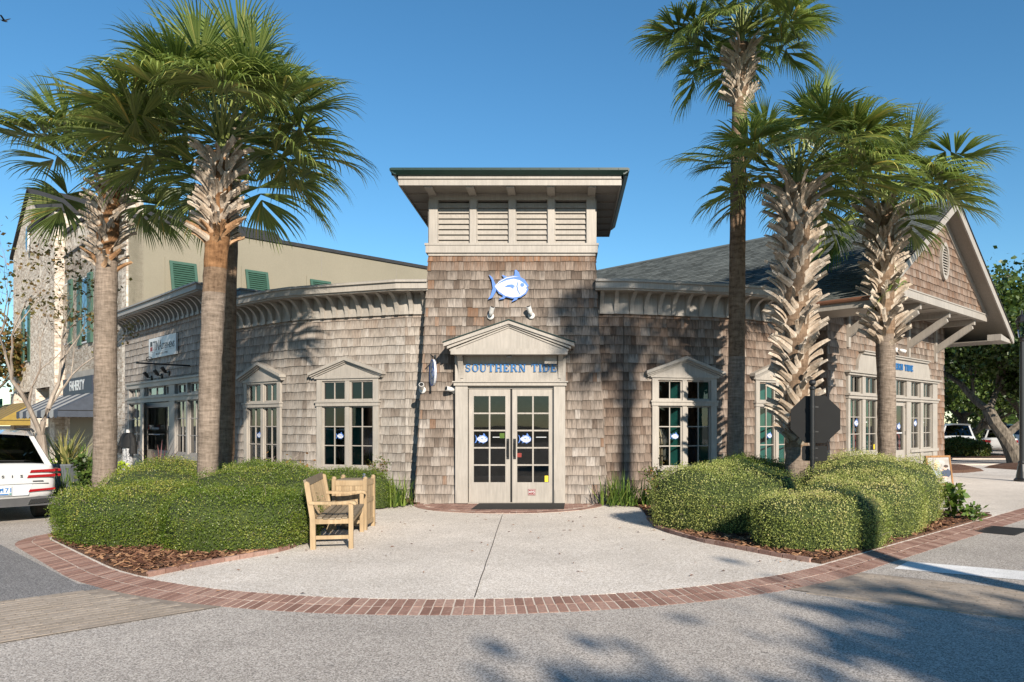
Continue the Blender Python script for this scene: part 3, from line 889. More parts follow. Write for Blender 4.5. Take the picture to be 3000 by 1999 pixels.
def window(parent, M, x0, x1, zs, zt, z_tr, z_top, z_apex, cas=.14, ped=True, shade=-1, trim='cream', decal=None, cols=2, lights=2, rows=3, stick=None):
    """two-light window: casing x0..x1, sill zs, glass from zt, transom rail z_tr, head z_top, pediment apex z_apex"""
    tm = MT[trim]
    w = MB(M)
    w.box(x0, x0 + cas, -.075, .10, zs + .05, z_top); w.box(x1 - cas, x1, -.075, .10, zs + .05, z_top)
    xm = (x0 + x1) / 2; mw = .055
    w.box(xm - mw, xm + mw, -.062, .10, zs + .05, z_top)
    w.box(x0 - .02, x1 + .02, -.095, .10, z_tr - .035, z_tr + .075)
    w.box(x0 - .04, x1 + .04, -.115, .10, z_tr + .045, z_tr + .085)
    w.box(x0 + .0, x1 - .0, -.070, .10, z_top - .02, z_top + .03)
    wo_ = w.build("window", tm, parent)
    s = MB(M); s.box(x0 - .03, x1 + .03, -.13, .10, zs - .02, zs + .05); s.box(x0, x1, -.08, -.0, zs - .14, zs - .02)
    s.build("sill", tm, wo_)
    if ped:
        h = z_apex - z_top - .03; ow = .17
        p = MB(M); zb = z_top + .03
        p.prism([(x0 - .03, zb), (x1 + .03, zb), (x1 + .03, zb + .09), (xm, z_apex - .1), (x0 - .03, zb + .09)], -.085, .0)
        p.box(x0 - .05, x1 + .05, -.10, .0, zb - .0, zb + .055)
        for k, (th, yy, ex) in enumerate(((.075, -.19, 0.), (.05, -.15, -.03), (.03, -.115, -.05))):
            zo = -k * .055
            e = x1 - xm + ow + ex
            zl = zb + .075 + zo * .6; za = z_apex + zo
            for sgn in (-1, 1):
                p.prism([(xm + sgn * e, zl), (xm + sgn * e, zl + th * .9), (xm, za), (xm, za - th)][::sgn], yy, .0 + k * .002)
        p.build("pediment", tm, wo_)
    sash = MB(M); bars = []
    def light(a, b, c, d, nx, nz):
        fr = .035
        sash.box(a, a + fr, -.03, .03, c, d); sash.box(b - fr, b, -.03, .03, c, d)
        sash.box(a + fr, b - fr, -.03, .03, c, c + fr * 1.3); sash.box(a + fr, b - fr, -.03, .03, d - fr, d)
        ga, gb, gc, gd = a + fr, b - fr, c + fr * 1.3, d - fr
        for i in range(1, nx):
            x = ga + (gb - ga) * i / nx; sash.box(x - .011, x + .011, -.018, .018, gc, gd)
        for j in range(1, nz):
            z = gc + (gd - gc) * j / nz; sash.box(ga, gb, -.0165, .0165, z - .011, z + .011)
        for i in range(nx):
            for j in range(nz):
                px0, px1 = ga + (gb-ga)*i/nx, ga + (gb-ga)*(i+1)/nx; pz0, pz1 = gc + (gd-gc)*j/nz, gc + (gd-gc)*(j+1)/nz
                g = MB(M); ty = RN.uniform(-.003, .003)
                g.add([(px0, .004 + ty, pz0), (px1, .004 - ty, pz0), (px1, .004 - ty, pz1), (px0, .004 + ty, pz1)])
                g.build("pane", MT['glass'], wo_)
        return ga, gb, gc, gd
    boxes = []
    for a, b in ((x0 + cas, xm - mw), (xm + mw, x1 - cas)):
        boxes.append(light(a, b, zs + .05, z_tr - .035, cols, rows))
        light(a, b, z_tr + .085, z_top - .02, cols, 1)
    sash.build("sash", tm, wo_)
    # teal inner shutters folded back against the jamb
    for a, b in ((x0 + cas, xm - mw), (xm + mw, x1 - cas)):
        sh = MB(M); xx = a + .015 if shade < 0 else b - .015
        T = Matrix.Translation((xx, .05, 0)) @ Matrix.Rotation(rad(66 if shade < 0 else 114), 4, 'Z')
        sh.box(0, .30, -.012, .012, zs + .05, z_top, T=T)
        sh.build("inner_shutter", MT['teal'], wo_)
    if decal:
        bx = boxes[0]; cx_ = bx[0] + (bx[1]-bx[0]) * .75
        fish("decal", wo_, M, cx_, -.0, bx[2] + (bx[3]-bx[2]) * .5, .19, .004)
    return wo_

shop = root("shop_building", (-1.15, 18.5, 0), "shingled corner shop with louvred tower entrance and two curved wings", "shop building")
TC = -1.17                                       # tower centre
TB, TT, TH = 4.14, 3.63, 5.44                    # base width, top width, height of the shingled shaft
TY = 16.22                                       # front at the ground
lean = (TB - TT) / 2 / TH
TM, _ = frame((TC - TB/2, TY), (TC + TB/2, TY))
def tower_xlim(z): k = (TB - TT) / 2 * z / TH; return (k, TB - k)
def dx(u, v=1300): return onwall(TM, u, v)[0]
def dzz(v): return onwall(TM, 1500, v)[1]
CAS0, CAS1 = dx(1336), dx(1656)                  # outer edges of the door casing
LINT = 2.58
core = MB(TM)
def taper_pt(x, y, z):
    k = z / TH
    f = 1 - (1 - TT/TB) * k
    return ((x - TB/2) * f + TB/2, (y - TB/2) * f + TB/2, z)
TD = TB
def tquad(xa, xb, za, zb):
    core.add([(xa if False else max(xa, tower_xlim(za)[0]), lean*za, za), (min(xb, tower_xlim(za)[1]), lean*za, za), (min(xb, tower_xlim(zb)[1]), lean*zb, zb), (max(xa, tower_xlim(zb)[0]), lean*zb, zb)])
tquad(0, CAS0 + .1, 0, LINT); tquad(CAS1 - .1, TB, 0, LINT); tquad(0, TB, LINT, TH)
for s in (0, 1):
    x = 0 if s == 0 else TB
    b = [(x, 0, 0), (x, TD, 0), taper_pt(x, TD, TH), taper_pt(x, 0, TH)]
    core.add(b if s else b[::-1])
core.add([taper_pt(0, 0, TH), taper_pt(TB, 0, TH), taper_pt(TB, TD, TH), taper_pt(0, TD, TH)])
tower = core.build("tower_wall", MT['backing'], shop)
def tower_age(r, x, z):
    k = max(0, (z - 4.9) / .5)
    return min(1, max(0, k * r.uniform(.45, 1.1) + (r.random() < .07) * .5))
def tower_tint(r, x, z): return min(1, max(0, r.gauss(.42 + .30 * max(0, 1 - z / 2.6), .2)))
sh_tower = shingles(TM, TB, 0.0, TH, [(CAS0 + .04, CAS1 - .04, 0, LINT)], tower_xlim, .203, lean=lean, agef=tower_age, tintf=tower_tint)
# side faces of the tower (seen from a step aside)
side = []
for sgn in (-1, 1):
    p0 = (TC - TB/2, TY + TD) if sgn < 0 else (TC + TB/2, TY); p1 = (TC - TB/2, TY) if sgn < 0 else (TC + TB/2, TY + TD)
    SM, SL = frame(p0, p1)
    side += shingles(SM, SL, 0, TH, (), lambda z: ((TB - TT)/2*z/TH, TB - (TB - TT)/2*z/TH), .203, lean=lean, agef=tower_age)

# louvred lantern and roof of the tower
LM, _ = frame((TC, 0), (TC + 1, 0)); LM = Matrix.Translation((TC, TY + .27, 0))
lw, ld = 1.80, 3.2
lan = MB(LM)
lan.box(-1.88, 1.88, -.10, ld + .1, 5.46, 5.66); lan.box(-1.83, 1.83, -.06, ld + .06, 5.40, 5.46); lan.box(-1.90, 1.90, -.115, ld + .115, 5.62, 5.665)
LZ0, LZ1 = 5.66, 6.80
for x in (-1.745, -.86, 0., .86, 1.745):
    hw = .075 if abs(x) < 1.5 else .095
    lan.box(x - hw + (.01 if x < -1.5 else -.01 if x > 1.5 else 0), x + hw + (.01 if x < -1.5 else -.01 if x > 1.5 else 0), .05, .20, LZ0, LZ1 - .12)
    lan.box(x - hw - .02, x + hw + .02, .11, .2, LZ0, LZ1 - .12)
lan.box(-1.83, 1.83, .06, .25, LZ1 - .14, LZ1)
lan.box(-1.80, -1.72, .2, ld, LZ0, LZ1); lan.box(1.72, 1.80, .2, ld, LZ0, LZ1); lan.box(-1.7, 1.7, ld - .1, ld, LZ0, LZ1)
lan = lan.build("lantern", MT['cream'], shop)
d_ = MB(LM); d_.box(-1.71, 1.71, .32, .35, LZ0, LZ1); d_.build("louvre_backing", MT['black_matte'], lan)
for x0, x1 in ((-1.65, -.935), (-.785, -.075), (.075, .785), (.935, 1.65)):
    for i in range(8):
        z = LZ0 + .012 + i * .118
        m = MB(LM); m.prism([(0, 0), (.014, -.004), (.062, .112), (.050, .116)], x0 + .005, x1 - .005, RN.random(), T=Matrix.Translation((0, .10, z)) @ Matrix(((0, 1, 0, 0), (1, 0, 0, 0), (0, 0, 1, 0), (0, 0, 0, 1))))
        m.build("louvre_slat", MT['cream'], lan)
RX, RY0, RY1, RZ = 2.33, -.57, 3.75, 6.80
rf = MB(LM)
rf.box(-RX, RX, RY0, RY1, RZ, RZ + .03)                              # soffit board
roofo = rf.build("tower_soffit", MT['soffit'], shop)
for x in (-1.745, -.86, 0., .86, 1.745):
    m = MB(LM); m.box(x - .085, x + .085, RY0 + .03, .06, RZ - .055, RZ); m.build("soffit_batten", MT['cream'], roofo)
for i in range(6):
    y = .05 + i * .62
    for s in (-1, 1):
        m = MB(LM); m.box(min(s*1.84, s*(RX - .03)), max(s*1.84, s*(RX - .03)), y, y + .05, RZ - .03, RZ); m.build("soffit_batten", MT['soffit'], roofo)
fa = MB(LM)
for a, b, c, d in ((-RX, RX, RY0 - .03, RY0), (-RX, RX, RY1, RY1 + .03), (-RX - .03, -RX, RY0 - .03, RY1 + .03), (RX, RX + .03, RY0 - .03, RY1 + .03)):
    fa.box(a, b, c, d, RZ - .03, RZ + .15)
for a, b, c, d in ((-RX - .06, RX + .06, RY0 - .06, RY0 - .03), (-RX - .06, -RX - .03, RY0 - .06, RY1 + .06), (RX + .03, RX + .06, RY0 - .06, RY1 + .06)):
    fa.box(a, b, c, d, RZ + .10, RZ + .17)
fa.build("fascia", MT['cream'], roofo)
gut = MB(LM)
e = .13
prof = [(0, RZ + .16), (-.04, RZ + .165), (-.13, RZ + .24), (-.13, RZ + .29), (-.10, RZ + .29), (-.10, RZ + .25), (-.03, RZ + .19), (0, RZ + .19)]
def gutter_run(a, b):
    a, b = Vector(a), Vector(b); t = (b - a).normalized(); n = Vector((t.y, -t.x, 0))
    A = [a + n * -p[0] + Vector((0, 0, p[1])) for p in prof]; B = [b + n * -p[0] + Vector((0, 0, p[1])) for p in prof]
    for i in range(len(prof)):
        j = (i + 1) % len(prof); gut.add([A[i], B[i], B[j], A[j]])
    gut.add(A[::-1]); gut.add(B)
gutter_run((-RX - .16, RY0 - .06, 0), (RX + .16, RY0 - .06, 0)); gutter_run((RX + .06, RY0 - .16, 0), (RX + .06, RY1 + .06, 0)); gutter_run((-RX - .06, RY1 + .06, 0), (-RX - .06, RY0 - .16, 0))
gut = gut.build("gutter", MT['green_metal'], roofo)
for i in range(12):
    x = -RX + .1 + i * .41
    m = MB(LM); m.box(x, x + .02, RY0 - .2, RY0 - .04, RZ + .255, RZ + .285); m.build("gutter_strap", MT['green_metal'], gut)
hr = MB(LM); ax, ay, az = 0, (RY0 + RY1) / 2, 7.62; q = .12
cs = [(-RX - q, RY0 - q, RZ + .2), (RX + q, RY0 - q, RZ + .2), (RX + q, RY1 + q, RZ + .2), (-RX - q, RY1 + q, RZ + .2)]
for i in range(4): hr.add([cs[i], cs[(i+1) % 4], (ax, ay, az)])
hr.build("tower_roof", MT['green_metal'], shop)

# entrance: casing, lintel, sign panel, pediment on brackets, double doors
DM = Matrix.Translation((0, -.0, 0)) @ TM
ent = MB(TM); y0 = -.11
ent.box(CAS0, dx(1372), y0, .25, 0.02, LINT - .04); ent.box(dx(1623), CAS1, y0, .25, 0.02, LINT - .04)
ent.box(CAS0 + .02, dx(1372) - .02, y0 - .015, y0, .02, .30) ; ent.box(dx(1623) + .02, CAS1 - .02, y0 - .015, y0, .02, .30)
ent.box(dx(1372), dx(1623), -.04, .25, 2.475, LINT - .04)
ent.box(CAS0 - .03, CAS1 + .03, y0 - .04, .25, LINT - .04, LINT + .03); ent.box(CAS0 - .06, CAS1 + .06, y0 - .07, .25, LINT + .03, LINT + .055)
ent.box(dx(1372), dx(1623), -.02, .4, -.01, .025)
entrance = ent.build("entrance_surround", MT['cream'], shop)
pn = MB(TM); pn.box(dx(1350), dx(1642), -.055, .2, LINT + .055, 3.30); pn.box(CAS0 - .01, dx(1350), -.075, .2, LINT + .055, 3.30); pn.box(dx(1642), CAS1 + .01, -.075, .2, LINT + .055, 3.30)
panel = pn.build("sign_panel", MT['cream'], entrance)
PXm = TB / 2 + (-.0); PR = .42                                     # pediment projection
pm = MB(TM); ze, za, hw = 3.24, 3.80, 1.20
PXm = (dx(1302) + dx(1690)) / 2
pm.prism([(PXm - hw, ze - .02), (PXm + hw, ze - .02), (PXm + hw, ze + .08), (PXm, za - .05), (PXm - hw, ze + .08)], -PR, .15)
pm.box(PXm - hw - .03, PXm + hw + .03, -PR - .03, -PR + .0, ze - .06, ze + .06)
pm.box(PXm - hw, PXm + hw, -PR, .1, ze - .055, ze - .022)
ped = pm.build("pediment", MT['cream'], entrance)
mo = MB(TM)
for k, (th, ex, yy) in enumerate(((.075, .17, -.10), (.05, .10, -.06), (.035, .05, -.025))):
    for sgn in (-1, 1):
        e_ = hw + ex; zl = ze + .10 - k * .045; zz = za + .09 - k * .055
        mo.prism([(PXm + sgn * e_, zl), (PXm + sgn * e_, zl + th), (PXm, zz), (PXm, zz - th)][::sgn], -PR + yy, .12 + k * .002)
mo.build("raking_cornice", MT['cream'], ped)
gr_ = MB(TM)
for sgn in (-1, 1):
    e_ = hw + .19
    gr_.prism([(PXm + sgn * e_, ze + .178), (PXm + sgn * e_, ze + .195), (PXm, za + .112), (PXm, za + .095)][::sgn], -PR - .13, .12)
gr_.build("pediment_flashing", MT['green_metal'], ped)
for u in (1352, 1643):
    x = dx(u, 1100)
    m = MB(TM); c = []
    for i in range(9):
        a = i / 8; c.append((-.075 - .26 * a * a, LINT + .12 + .50 * a))
    poly = c + [(-.35, LINT + .64), (-.07, LINT + .64)]
    m.prism([(y, z) for y, z in poly], x - .055, x + .055, T=Matrix(((0, 1, 0, 0), (1, 0, 0, 0), (0, 0, 1, 0), (0, 0, 0, 1))))
    m.build("bracket", MT['cream'], entrance)
# sign lettering: bold slab serif capitals made from strokes
def slab_letters(word, h, M, x, y, z, parent, name="sign_lettering", m=None, gap=.16, wf=1.0, depth=.03):
    st, sf = .20, .085                                                # stem width, serif thickness, in cap heights
    def arc(cx, cz, rx, rz, a0, a1, w0, w1, n=10):
        o, i_ = [], []
        for k in range(n + 1):
            a = rad(a0 + (a1 - a0) * k / n); w = w0 + (w1 - w0) * abs(math.cos(a))
            o.append((cx + rx*math.cos(a), cz + rz*math.sin(a))); i_.append((cx + (rx - w)*math.cos(a), cz + (rz - sf*1.2)*math.sin(a)))
        return [[o[k], o[k+1], i_[k+1], i_[k]] for k in range(n)]
    R_ = lambda a, b, c, d: [(a, c), (b, c), (b, d), (a, d)]
    def stem(cx, z0=0, z1=1, s=.17): return [R_(cx - st/2, cx + st/2, z0, z1), R_(cx - s, cx + s, 0, sf), R_(cx - s, cx + s, 1 - sf, 1)]
    G = {}
    G['O'] = (.86, arc(.43, .5, .43, .51, 0, 360, sf, st, 20))
    G['I'] = (.36, stem(.18))
    G['T'] = (.80, [R_(.40 - st/2, .40 + st/2, 0, 1), R_(.24, .56, 0, sf), R_(.0, .80, 1 - sf, 1), R_(0, .07, .72, 1), R_(.73, .80, .72, 1)])
    G['H'] = (.92, stem(.18) + stem(.74) + [R_(.18, .74, .47, .47 + sf)])
    G['U'] = (.88, [R_(.16 - st/2, .16 + st/2, .3, 1), R_(0, .33, 1 - sf, 1), R_(.68, .76, .3, 1), R_(.57, .88, 1 - sf, 1)] + arc(.41, .33, .35, .34, 180, 360, sf, st * .7))
    G['E'] = (.76, [R_(.17 - st/2, .17 + st/2, 0, 1), R_(0, .70, 0, sf), R_(0, .68, 1 - sf, 1), R_(.17, .48, .47, .47 + sf), R_(.64, .72, 0, .28), R_(.61, .69, .74, 1), R_(.44, .50, .36, .66)])
    G['R'] = (.90, stem(.17, s=.17) + arc(.45, .745, .29, .255, -90, 90, sf, st) + [R_(.17, .47, 1 - sf, 1), R_(.17, .47, .49, .49 + sf), [(.42, .5), (.62, .5), (.86, .06), (.66, .06)], R_(.62, .92, 0, sf)])
    G['N'] = (.94, [R_(.16 - .045, .16 + .045, 0, 1), R_(0, .32, 0, sf), R_(0, .25, 1 - sf, 1), [(.08, 1), (.30, 1), (.82, 0), (.62, 0)], R_(.74, .83, 0, 1), R_(.62, .94, 1 - sf, 1)])
    G['D'] = (.88, stem(.17) + arc(.42, .5, .44, .5, -90, 90, sf, st, 12) + [R_(.17, .43, 1 - sf, 1), R_(.17, .43, 0, sf)])
    G['S'] = (.72, arc(.35, .735, .30, .27, 40, 268, sf, st * .9) + arc(.36, .265, .32, .27, -140, 88, sf, st * .9) + [R_(.57, .63, .66, .98), R_(.05, .11, .02, .36)])
    G[' '] = (.42, [])
    tot = sum(G[c][0] + gap for c in word) - gap
    cur = x - tot * h * wf / 2
    for ch in word:
        w, polys = G[ch]
        if polys:
            b = MB(M @ Matrix.Translation((cur, 0, z - h / 2)))
            for k, p in enumerate(polys): b.prism([(a * h * wf, c * h) for a, c in p], y - depth + .0004 * k, y)
            b.build(name, m or MT['letter_blue'], parent)
        cur += (w + gap) * h * wf
slab_letters("SOUTHERN TIDE", .165, TM, dx(1498, 1080), -.06, dzz(1079), panel, wf=1.0)
# small box light on the right of the panel and the round fitting under the pediment
m = MB(TM); m.box(dx(1596), dx(1632), -.2, -.055, dzz(1068), dzz(1044)); m.build("box_light", MT['cream'], panel)
m = MB(TM); m.lathe([(.06, 0), (.06, .03), (.035, .06)], 12, (dx(1495), -.28, ze - .115)); m.build("ceiling_fitting", MT['grey_trim'], panel)
# the two door leaves
def leaf(x0, x1, hinge):
    z0, z1 = .03, 2.47
    b = MB(TM); st = .105
    b.box(x0, x0 + st, -.02, .03, z0, z1); b.box(x1 - st, x1, -.02, .03, z0, z1)
    b.box(x0 + st, x1 - st, -.02, .03, z0, .46); b.box(x0 + st, x1 - st, -.02, .03, z1 - .15, z1)
    d = b.build("door", MT['cream'], entrance)
    gx0, gx1, gz0, gz1 = x0 + st, x1 - st, .46, z1 - .15
    mt = MB(TM)
    for i in (1,): x = (gx0 + gx1) / 2; mt.box(x - .016, x + .016, -.012, .02, gz0, gz1)
    for j_ in range(1, 5): z = gz0 + (gz1 - gz0) * j_ / 5; mt.box(gx0, gx1, -.0105, .019, z - .016, z + .016)
    mt.build("glazing_bar", MT['cream'], d)
    for i in range(2):
        for j_ in range(5):
            a, c = gx0 + (gx1-gx0)*i/2, gx0 + (gx1-gx0)*(i+1)/2; e_, f_ = gz0 + (gz1-gz0)*j_/5, gz0 + (gz1-gz0)*(j_+1)/5
            g = MB(TM); ty = RN.uniform(-.003, .003); g.add([(a, .006+ty, e_), (c, .006-ty, e_), (c, .006-ty, f_), (a, .006+ty, f_)]); g.build("pane", MT['glass'], d)
    xs = x1 - .05 if hinge < 0 else x0 + .05
    h = MB(TM); h.tube([(xs, -.02, 1.02), (xs, -.075, 1.05), (xs, -.08, 1.18), (xs, -.075, 1.31), (xs, -.02, 1.34)], .013, 8); h.box(xs - .03, xs + .03, -.028, -.02, .96, 1.40)
    h.build("handle", MT['black'], d)
    xd = gx0 + (gx1 - gx0) * .26
    fish("decal", d, TM, xd, -.0, gz0 + (gz1 - gz0) * .5, .26, .004)
    m_ = MB(TM); xw = gx0 + (gx1 - gx0) * .76; m_.box(xw - .11, xw + .11, .001, .003, 1.425, 1.44); m_.build("decal_line", MT['signwhite'], d)
    for hz in (.35, 1.25, 2.2):
        m_ = MB(TM); xh = x0 - .008 if hinge < 0 else x1 + .008; m_.box(xh - .008, xh + .008, -.03, -.01, hz, hz + .1); m_.build("hinge", MT['black_matte'], d)
    return d, (gx0, gx1, gz0, gz1)
lfd, _ = leaf(dx(1374), dx(1495), -1)
rtd, gb = leaf(dx(1501), dx(1622), 1)
m = MB(TM); m.box(dx(1495), dx(1501), .0, .03, .03, 2.47); m.build("door_gap", MT['black_matte'], entrance)
nx, nz = dx(1558), dzz(1442)
m = MB(TM); m.box(nx - .078, nx + .078, -.032, -.02, nz - .066, nz + .066); pl = m.build("number_plate", MT['red'], rtd)
m = MB(TM)
for a, b, c, d in ((-.07, .07, .052, .058), (-.07, .07, -.058, -.052), (-.07, -.064, -.058, .058), (.064, .07, -.058, .058)): m.box(nx + a, nx + b, -.034, -.0315, nz + c, nz + d)
m.build("plate_border", MT['signwhite'], pl)
text("plate_number", "495", .085, MT['signwhite'], pl, TM, nx, -.034, nz, .002, .001)
m = MB(TM); m.box(dx(1596), dx(1606), .0, .003, .47, .60); m.build("yellow_sticker", MT['yellow'], rtd)
m = MB(TM); m.box(dx(1514), dx(1528), .0, .003, 1.0, 1.09); m.build("red_sticker", MT['red'], rtd)
m = MB(TM); m.box(dx(1464), dx(1478), .0, .003, 1.41, 1.52); m.build("notice", MT['grass'], lfd)
pieces(sh_tower, "shingle", MT['cedar'], tower, 150, "shingle_field")
j_ = MB()
for pc in side:
    b_ = len(j_.v); j_.v.extend(pc.v); j_.f.extend([tuple(i + b_ for i in f) for f in pc.f]); j_.t.extend(pc.t); j_.a.extend(pc.a); j_.m.extend(pc.m); j_.uv.extend(pc.uv)
tag(j_.build("shingle_side", MT['cedar'], tower), kind="stuff")

# faceted wings
LPTS = [(-2.99, 16.9), (-3.6, 16.92), (-6.1, 17.76), (-6.7, 18.11), (-8.86, 19.80)]
RPTS = [(.65, 16.84), (1.3, 16.85), (3.9, 17.5), (4.25, 17.68), (6.44, 19.31)]
ZF, ZC = 4.20, 4.84                              # frieze bottom, cornice top
def wing(pts, side_, name):
    """pts from the tower outwards; walls run left to right as seen from the street"""
    run = pts[::-1] if side_ < 0 else pts
    out_sh = []; wall = None
    wmb = MB()
    frames = []
    for a, b in zip(run, run[1:]):
        M, L = frame(a, b); frames.append((M, L))
    holes = {}
    if side_ < 0: wins = [(2, 933, 1113, 'L'), (0, 722, 828, 'L')]
    else: wins = [(1, 1908, 2096, 'R'), (3, 2208, None, 'R')]
    specs = []
    for k, ua, ub, s in wins:
        M, L = frames[k]
        xa = onwall(M, ua, 1300)[0]
        xb = onwall(M, ub, 1300)[0] if ub else xa + 1.62
        specs.append((k, xa, xb)); holes[k] = [(xa + .05, xb - .05, .70, 2.74)]
    for k, (M, L) in enumerate(frames):
        wmb.M = M; wall_panel(wmb, L, 0, ZC - .1, holes.get(k, []))
    wall = wmb.build("wing_wall", MT['backing'], shop)
    mat_ = MT['cedar_pale'] if side_ < 0 else MT['cedar_brown']
    def age(r, x, z):
        base = max(0, (z - 3.3) / 1.2) * (.55 if side_ > 0 else .32)
        return min(1, max(0, base * r.uniform(.2, 1.4)))
    for k, (M, L) in enumerate(frames):
        out_sh += shingles(M, L, .05, ZF + .02, holes.get(k, []), None, .203, agef=age, tintf=lambda r, x, z: min(1, max(0, r.gauss(.55, .2))))
    pieces(out_sh, "shingle", mat_, wall, 75, "shingle_field")
    # frieze and cornice follow the facets
    def offset(poly, d):
        res = []
        for i, p in enumerate(poly):
            ns = []
            for a, b in ((i-1, i), (i, i+1)):
                if a < 0 or b >= len(poly): continue
                e_ = Vector((poly[b][0]-poly[a][0], poly[b][1]-poly[a][1])).normalized(); ns.append(Vector((e_.y, -e_.x)))
            n = sum(ns, Vector((0, 0))) / len(ns); n = n / max(.3, n.dot(ns[0]))
            res.append((p[0] + n.x * d, p[1] + n.y * d))
        return res
    def band(mb, d0, d1, z0, z1):
        A, B = offset(run, d0), offset(run, d1)
        for i in range(len(run) - 1):
            q = [A[i], A[i+1], B[i+1], B[i]]
            mb.add([(A[i][0], A[i][1], z0), (A[i+1][0], A[i+1][1], z0), (A[i+1][0], A[i+1][1], z1), (A[i][0], A[i][1], z1)])
            mb.add([(p[0], p[1], z1) for p in q]); mb.add([(p[0], p[1], z0) for p in q[::-1]])
        for i in (0, len(run) - 1):
            mb.add([(A[i][0], A[i][1], z0), (A[i][0], A[i][1], z1), (B[i][0], B[i][1], z1), (B[i][0], B[i][1], z0)])
    fz = MB(); band(fz, .05, 0, ZF, ZC - .12); band(fz, .075, 0, ZF - .02, ZF + .05)
    fr_ = fz.build("frieze", MT['cream'], shop)
    cn = MB(); band(cn, .50, -.3, ZC - .20, ZC - .165); band(cn, .55, -.3, ZC - .165, ZC); band(cn, .60, .4, ZC - .03, ZC + .012)
    cn.build("cornice", MT['cream'], shop)
    tp = MB(); band(tp, .57, -2.5, ZC + .0125, ZC + .03); tp.build("roof_edge", MT['grey_trim'], shop)
    for k, (M, L) in enumerate(frames):
        n = max(1, int(round(L / .34)))
        for i in range(n):
            x = (i + .5) * L / n
            c = []
            for q in range(9):
                a = rad(90 * q / 8); c.append((-.05 - .40 * (1 - math.cos(a)), ZC - .64 + .40 * math.sin(a)))
            poly = [(-.05, ZC - .66), (-.11, ZC - .66)] + [(y - .06, z + .04) for y, z in c] + [(-.50, ZC - .20), (-.05, ZC - .20)]
            m = MB(M); m.prism(poly, x - .045, x + .045, T=Matrix(((0, 1, 0, 0), (1, 0, 0, 0), (0, 0, 1, 0), (0, 0, 0, 1))))
            m.build("corbel", MT['cream'], fr_)
    for k, xa, xb in specs:
        M, L = frames[k]
        window(shop, M, xa, xb, .68, .80, 2.17, 2.74, 3.26, shade=-1 if side_ < 0 else 1, decal=True)
    return frames, specs
LF, LS = wing(LPTS, -1, "")
RF, RS = wing(RPTS, 1, "")
# flat roof, floor, ceiling and back of the shop so that the rooms close
b = MB(); P = LPTS[::-1][:-1] + [(-2.6, 16.9), (.3, 16.84)] + RPTS[1:]
fl = [(p[0], p[1] + .17) for p in P]
b.slab(fl + [(8, 26), (-9.5, 27)], .0, .055); b.build("floor", MT['interior_floor'], shop)
b = MB(); b.slab(fl + [(8, 26), (-9.5, 27)], 3.2, 3.25, bottom=True); b.build("ceiling", MT['interior'], shop)
b = MB(); b.slab(fl + [(8, 26), (-9.5, 27)], ZC - .25, ZC - .2, bottom=True); b.build("flat_roof", MT['slate'], shop)
b = MB()
for a, c in (((-9.4, 24.2), (7.6, 24.2)), ((-3.15, 17.3), (-3.15, 24.2)), ((.8, 17.3), (.8, 24.2)), ((-9.2, 20.), (-9.2, 24.2)), ((7.4, 20.), (7.4, 24.2))):
    M, L = frame(a, c); b.M = M; b.box(0, L, 0, .1, 0, 3.2)
b.build("inner_wall", MT['interior'], shop)

# fish sign and its two lamps on the tower, hanging sign and lamps beside the door
def tower_at(u, v):
    x, z = onwall(TM, u, v, .0)
    yy = lean * z
    return onwall(TM, u, v, yy) + (lean * onwall(TM, u, v, yy)[1],)
x, z, y = tower_at(1497, 845)
FM = TM @ Matrix.Translation((x, y - .05, z)) @ Matrix.Rotation(-math.atan(lean), 4, 'X')
fs = fish("fish_sign", None, FM, 0, 0, 0, .80, .035)
tag(fs, "large blue and white fish sign high on the shingled tower", "sign")
def lamp(name, u, v, aim, label, M=TM, on=tower_at, m='white'):
    x, z, y = on(u, v)
    r = root(name, M @ Vector((x, y - .03, z)), label, "spotlight")
    T = M @ Matrix.Translation((x, y - .03, z))
    b = MB(T @ Matrix.Rotation(rad(90), 4, 'X')); b.lathe([(.075, 0), (.075, .03), (.05, .045)], 16); b.build("base", MT[m], r, True)
    a = Vector(aim).normalized(); b = MB(T)
    b.tube([(0, -.03, 0), Vector((0, -.08, 0)) + a * .03], .014, 8); b.build("arm", MT['black_matte'] if m != 'white' else MT['grey_trim'], r)
    b = MB(T); p = Vector((0, -.09, 0)); b.tube([p + a * .01, p + a * .05, p + a * .07, p + a * .20], [.03, .045, .05, .055], 14); b.build("lamp_head", MT[m], r)
    b = MB(T); b.tube([p + a * .201, p + a * .203], .045, 14); b.build("lens", MT['black_matte'], r)
lamp("spotlight", 1438, 928, (.25, -.35, .8), "white spotlight under the tail of the big fish sign")
lamp("spotlight", 1557, 926, (-.25, -.35, .8), "white spotlight under the head of the big fish sign")
lamp("spotlight", 1239, 1143, (.1, -.8, .5), "white spotlight at the tower's left edge below the oval sign")
lamp("spotlight", 1333, 1144, (-.75, -.6, .15), "white spotlight beside the left door casing")
x, z, y = tower_at(1275, 1095)
hs = root("hanging_sign", TM @ Vector((x, y, z)), "oval blue fish sign hanging from a black bracket left of the door", "sign")
HM = TM @ Matrix.Translation((x, y, z))
b = MB(HM); b.tube([(0, 0, .33), (0, -.55, .36)], .012, 8); b.tube([(0, 0, .12), (0, -.2, .22), (0, -.36, .34)], .009, 6); b.box(-.02, .02, -.012, 0, .05, .4); b.tube([(0, -.14, .35), (0, -.14, .28)], .006, 6); b.tube([(0, -.44, .35), (0, -.44, .28)], .006, 6); b.build("bracket", MT['black'], hs)
OM = HM @ Matrix.Translation((0, -.29, 0)) @ Matrix.Rotation(rad(-68), 4, 'Z')
b = MB(OM); b.prism([(.27 * math.cos(2*math.pi*i/28), .29 * math.sin(2*math.pi*i/28)) for i in range(28)], -.02, .02); bo = b.build("board", MT['signwhite'], hs)
b = MB(OM)
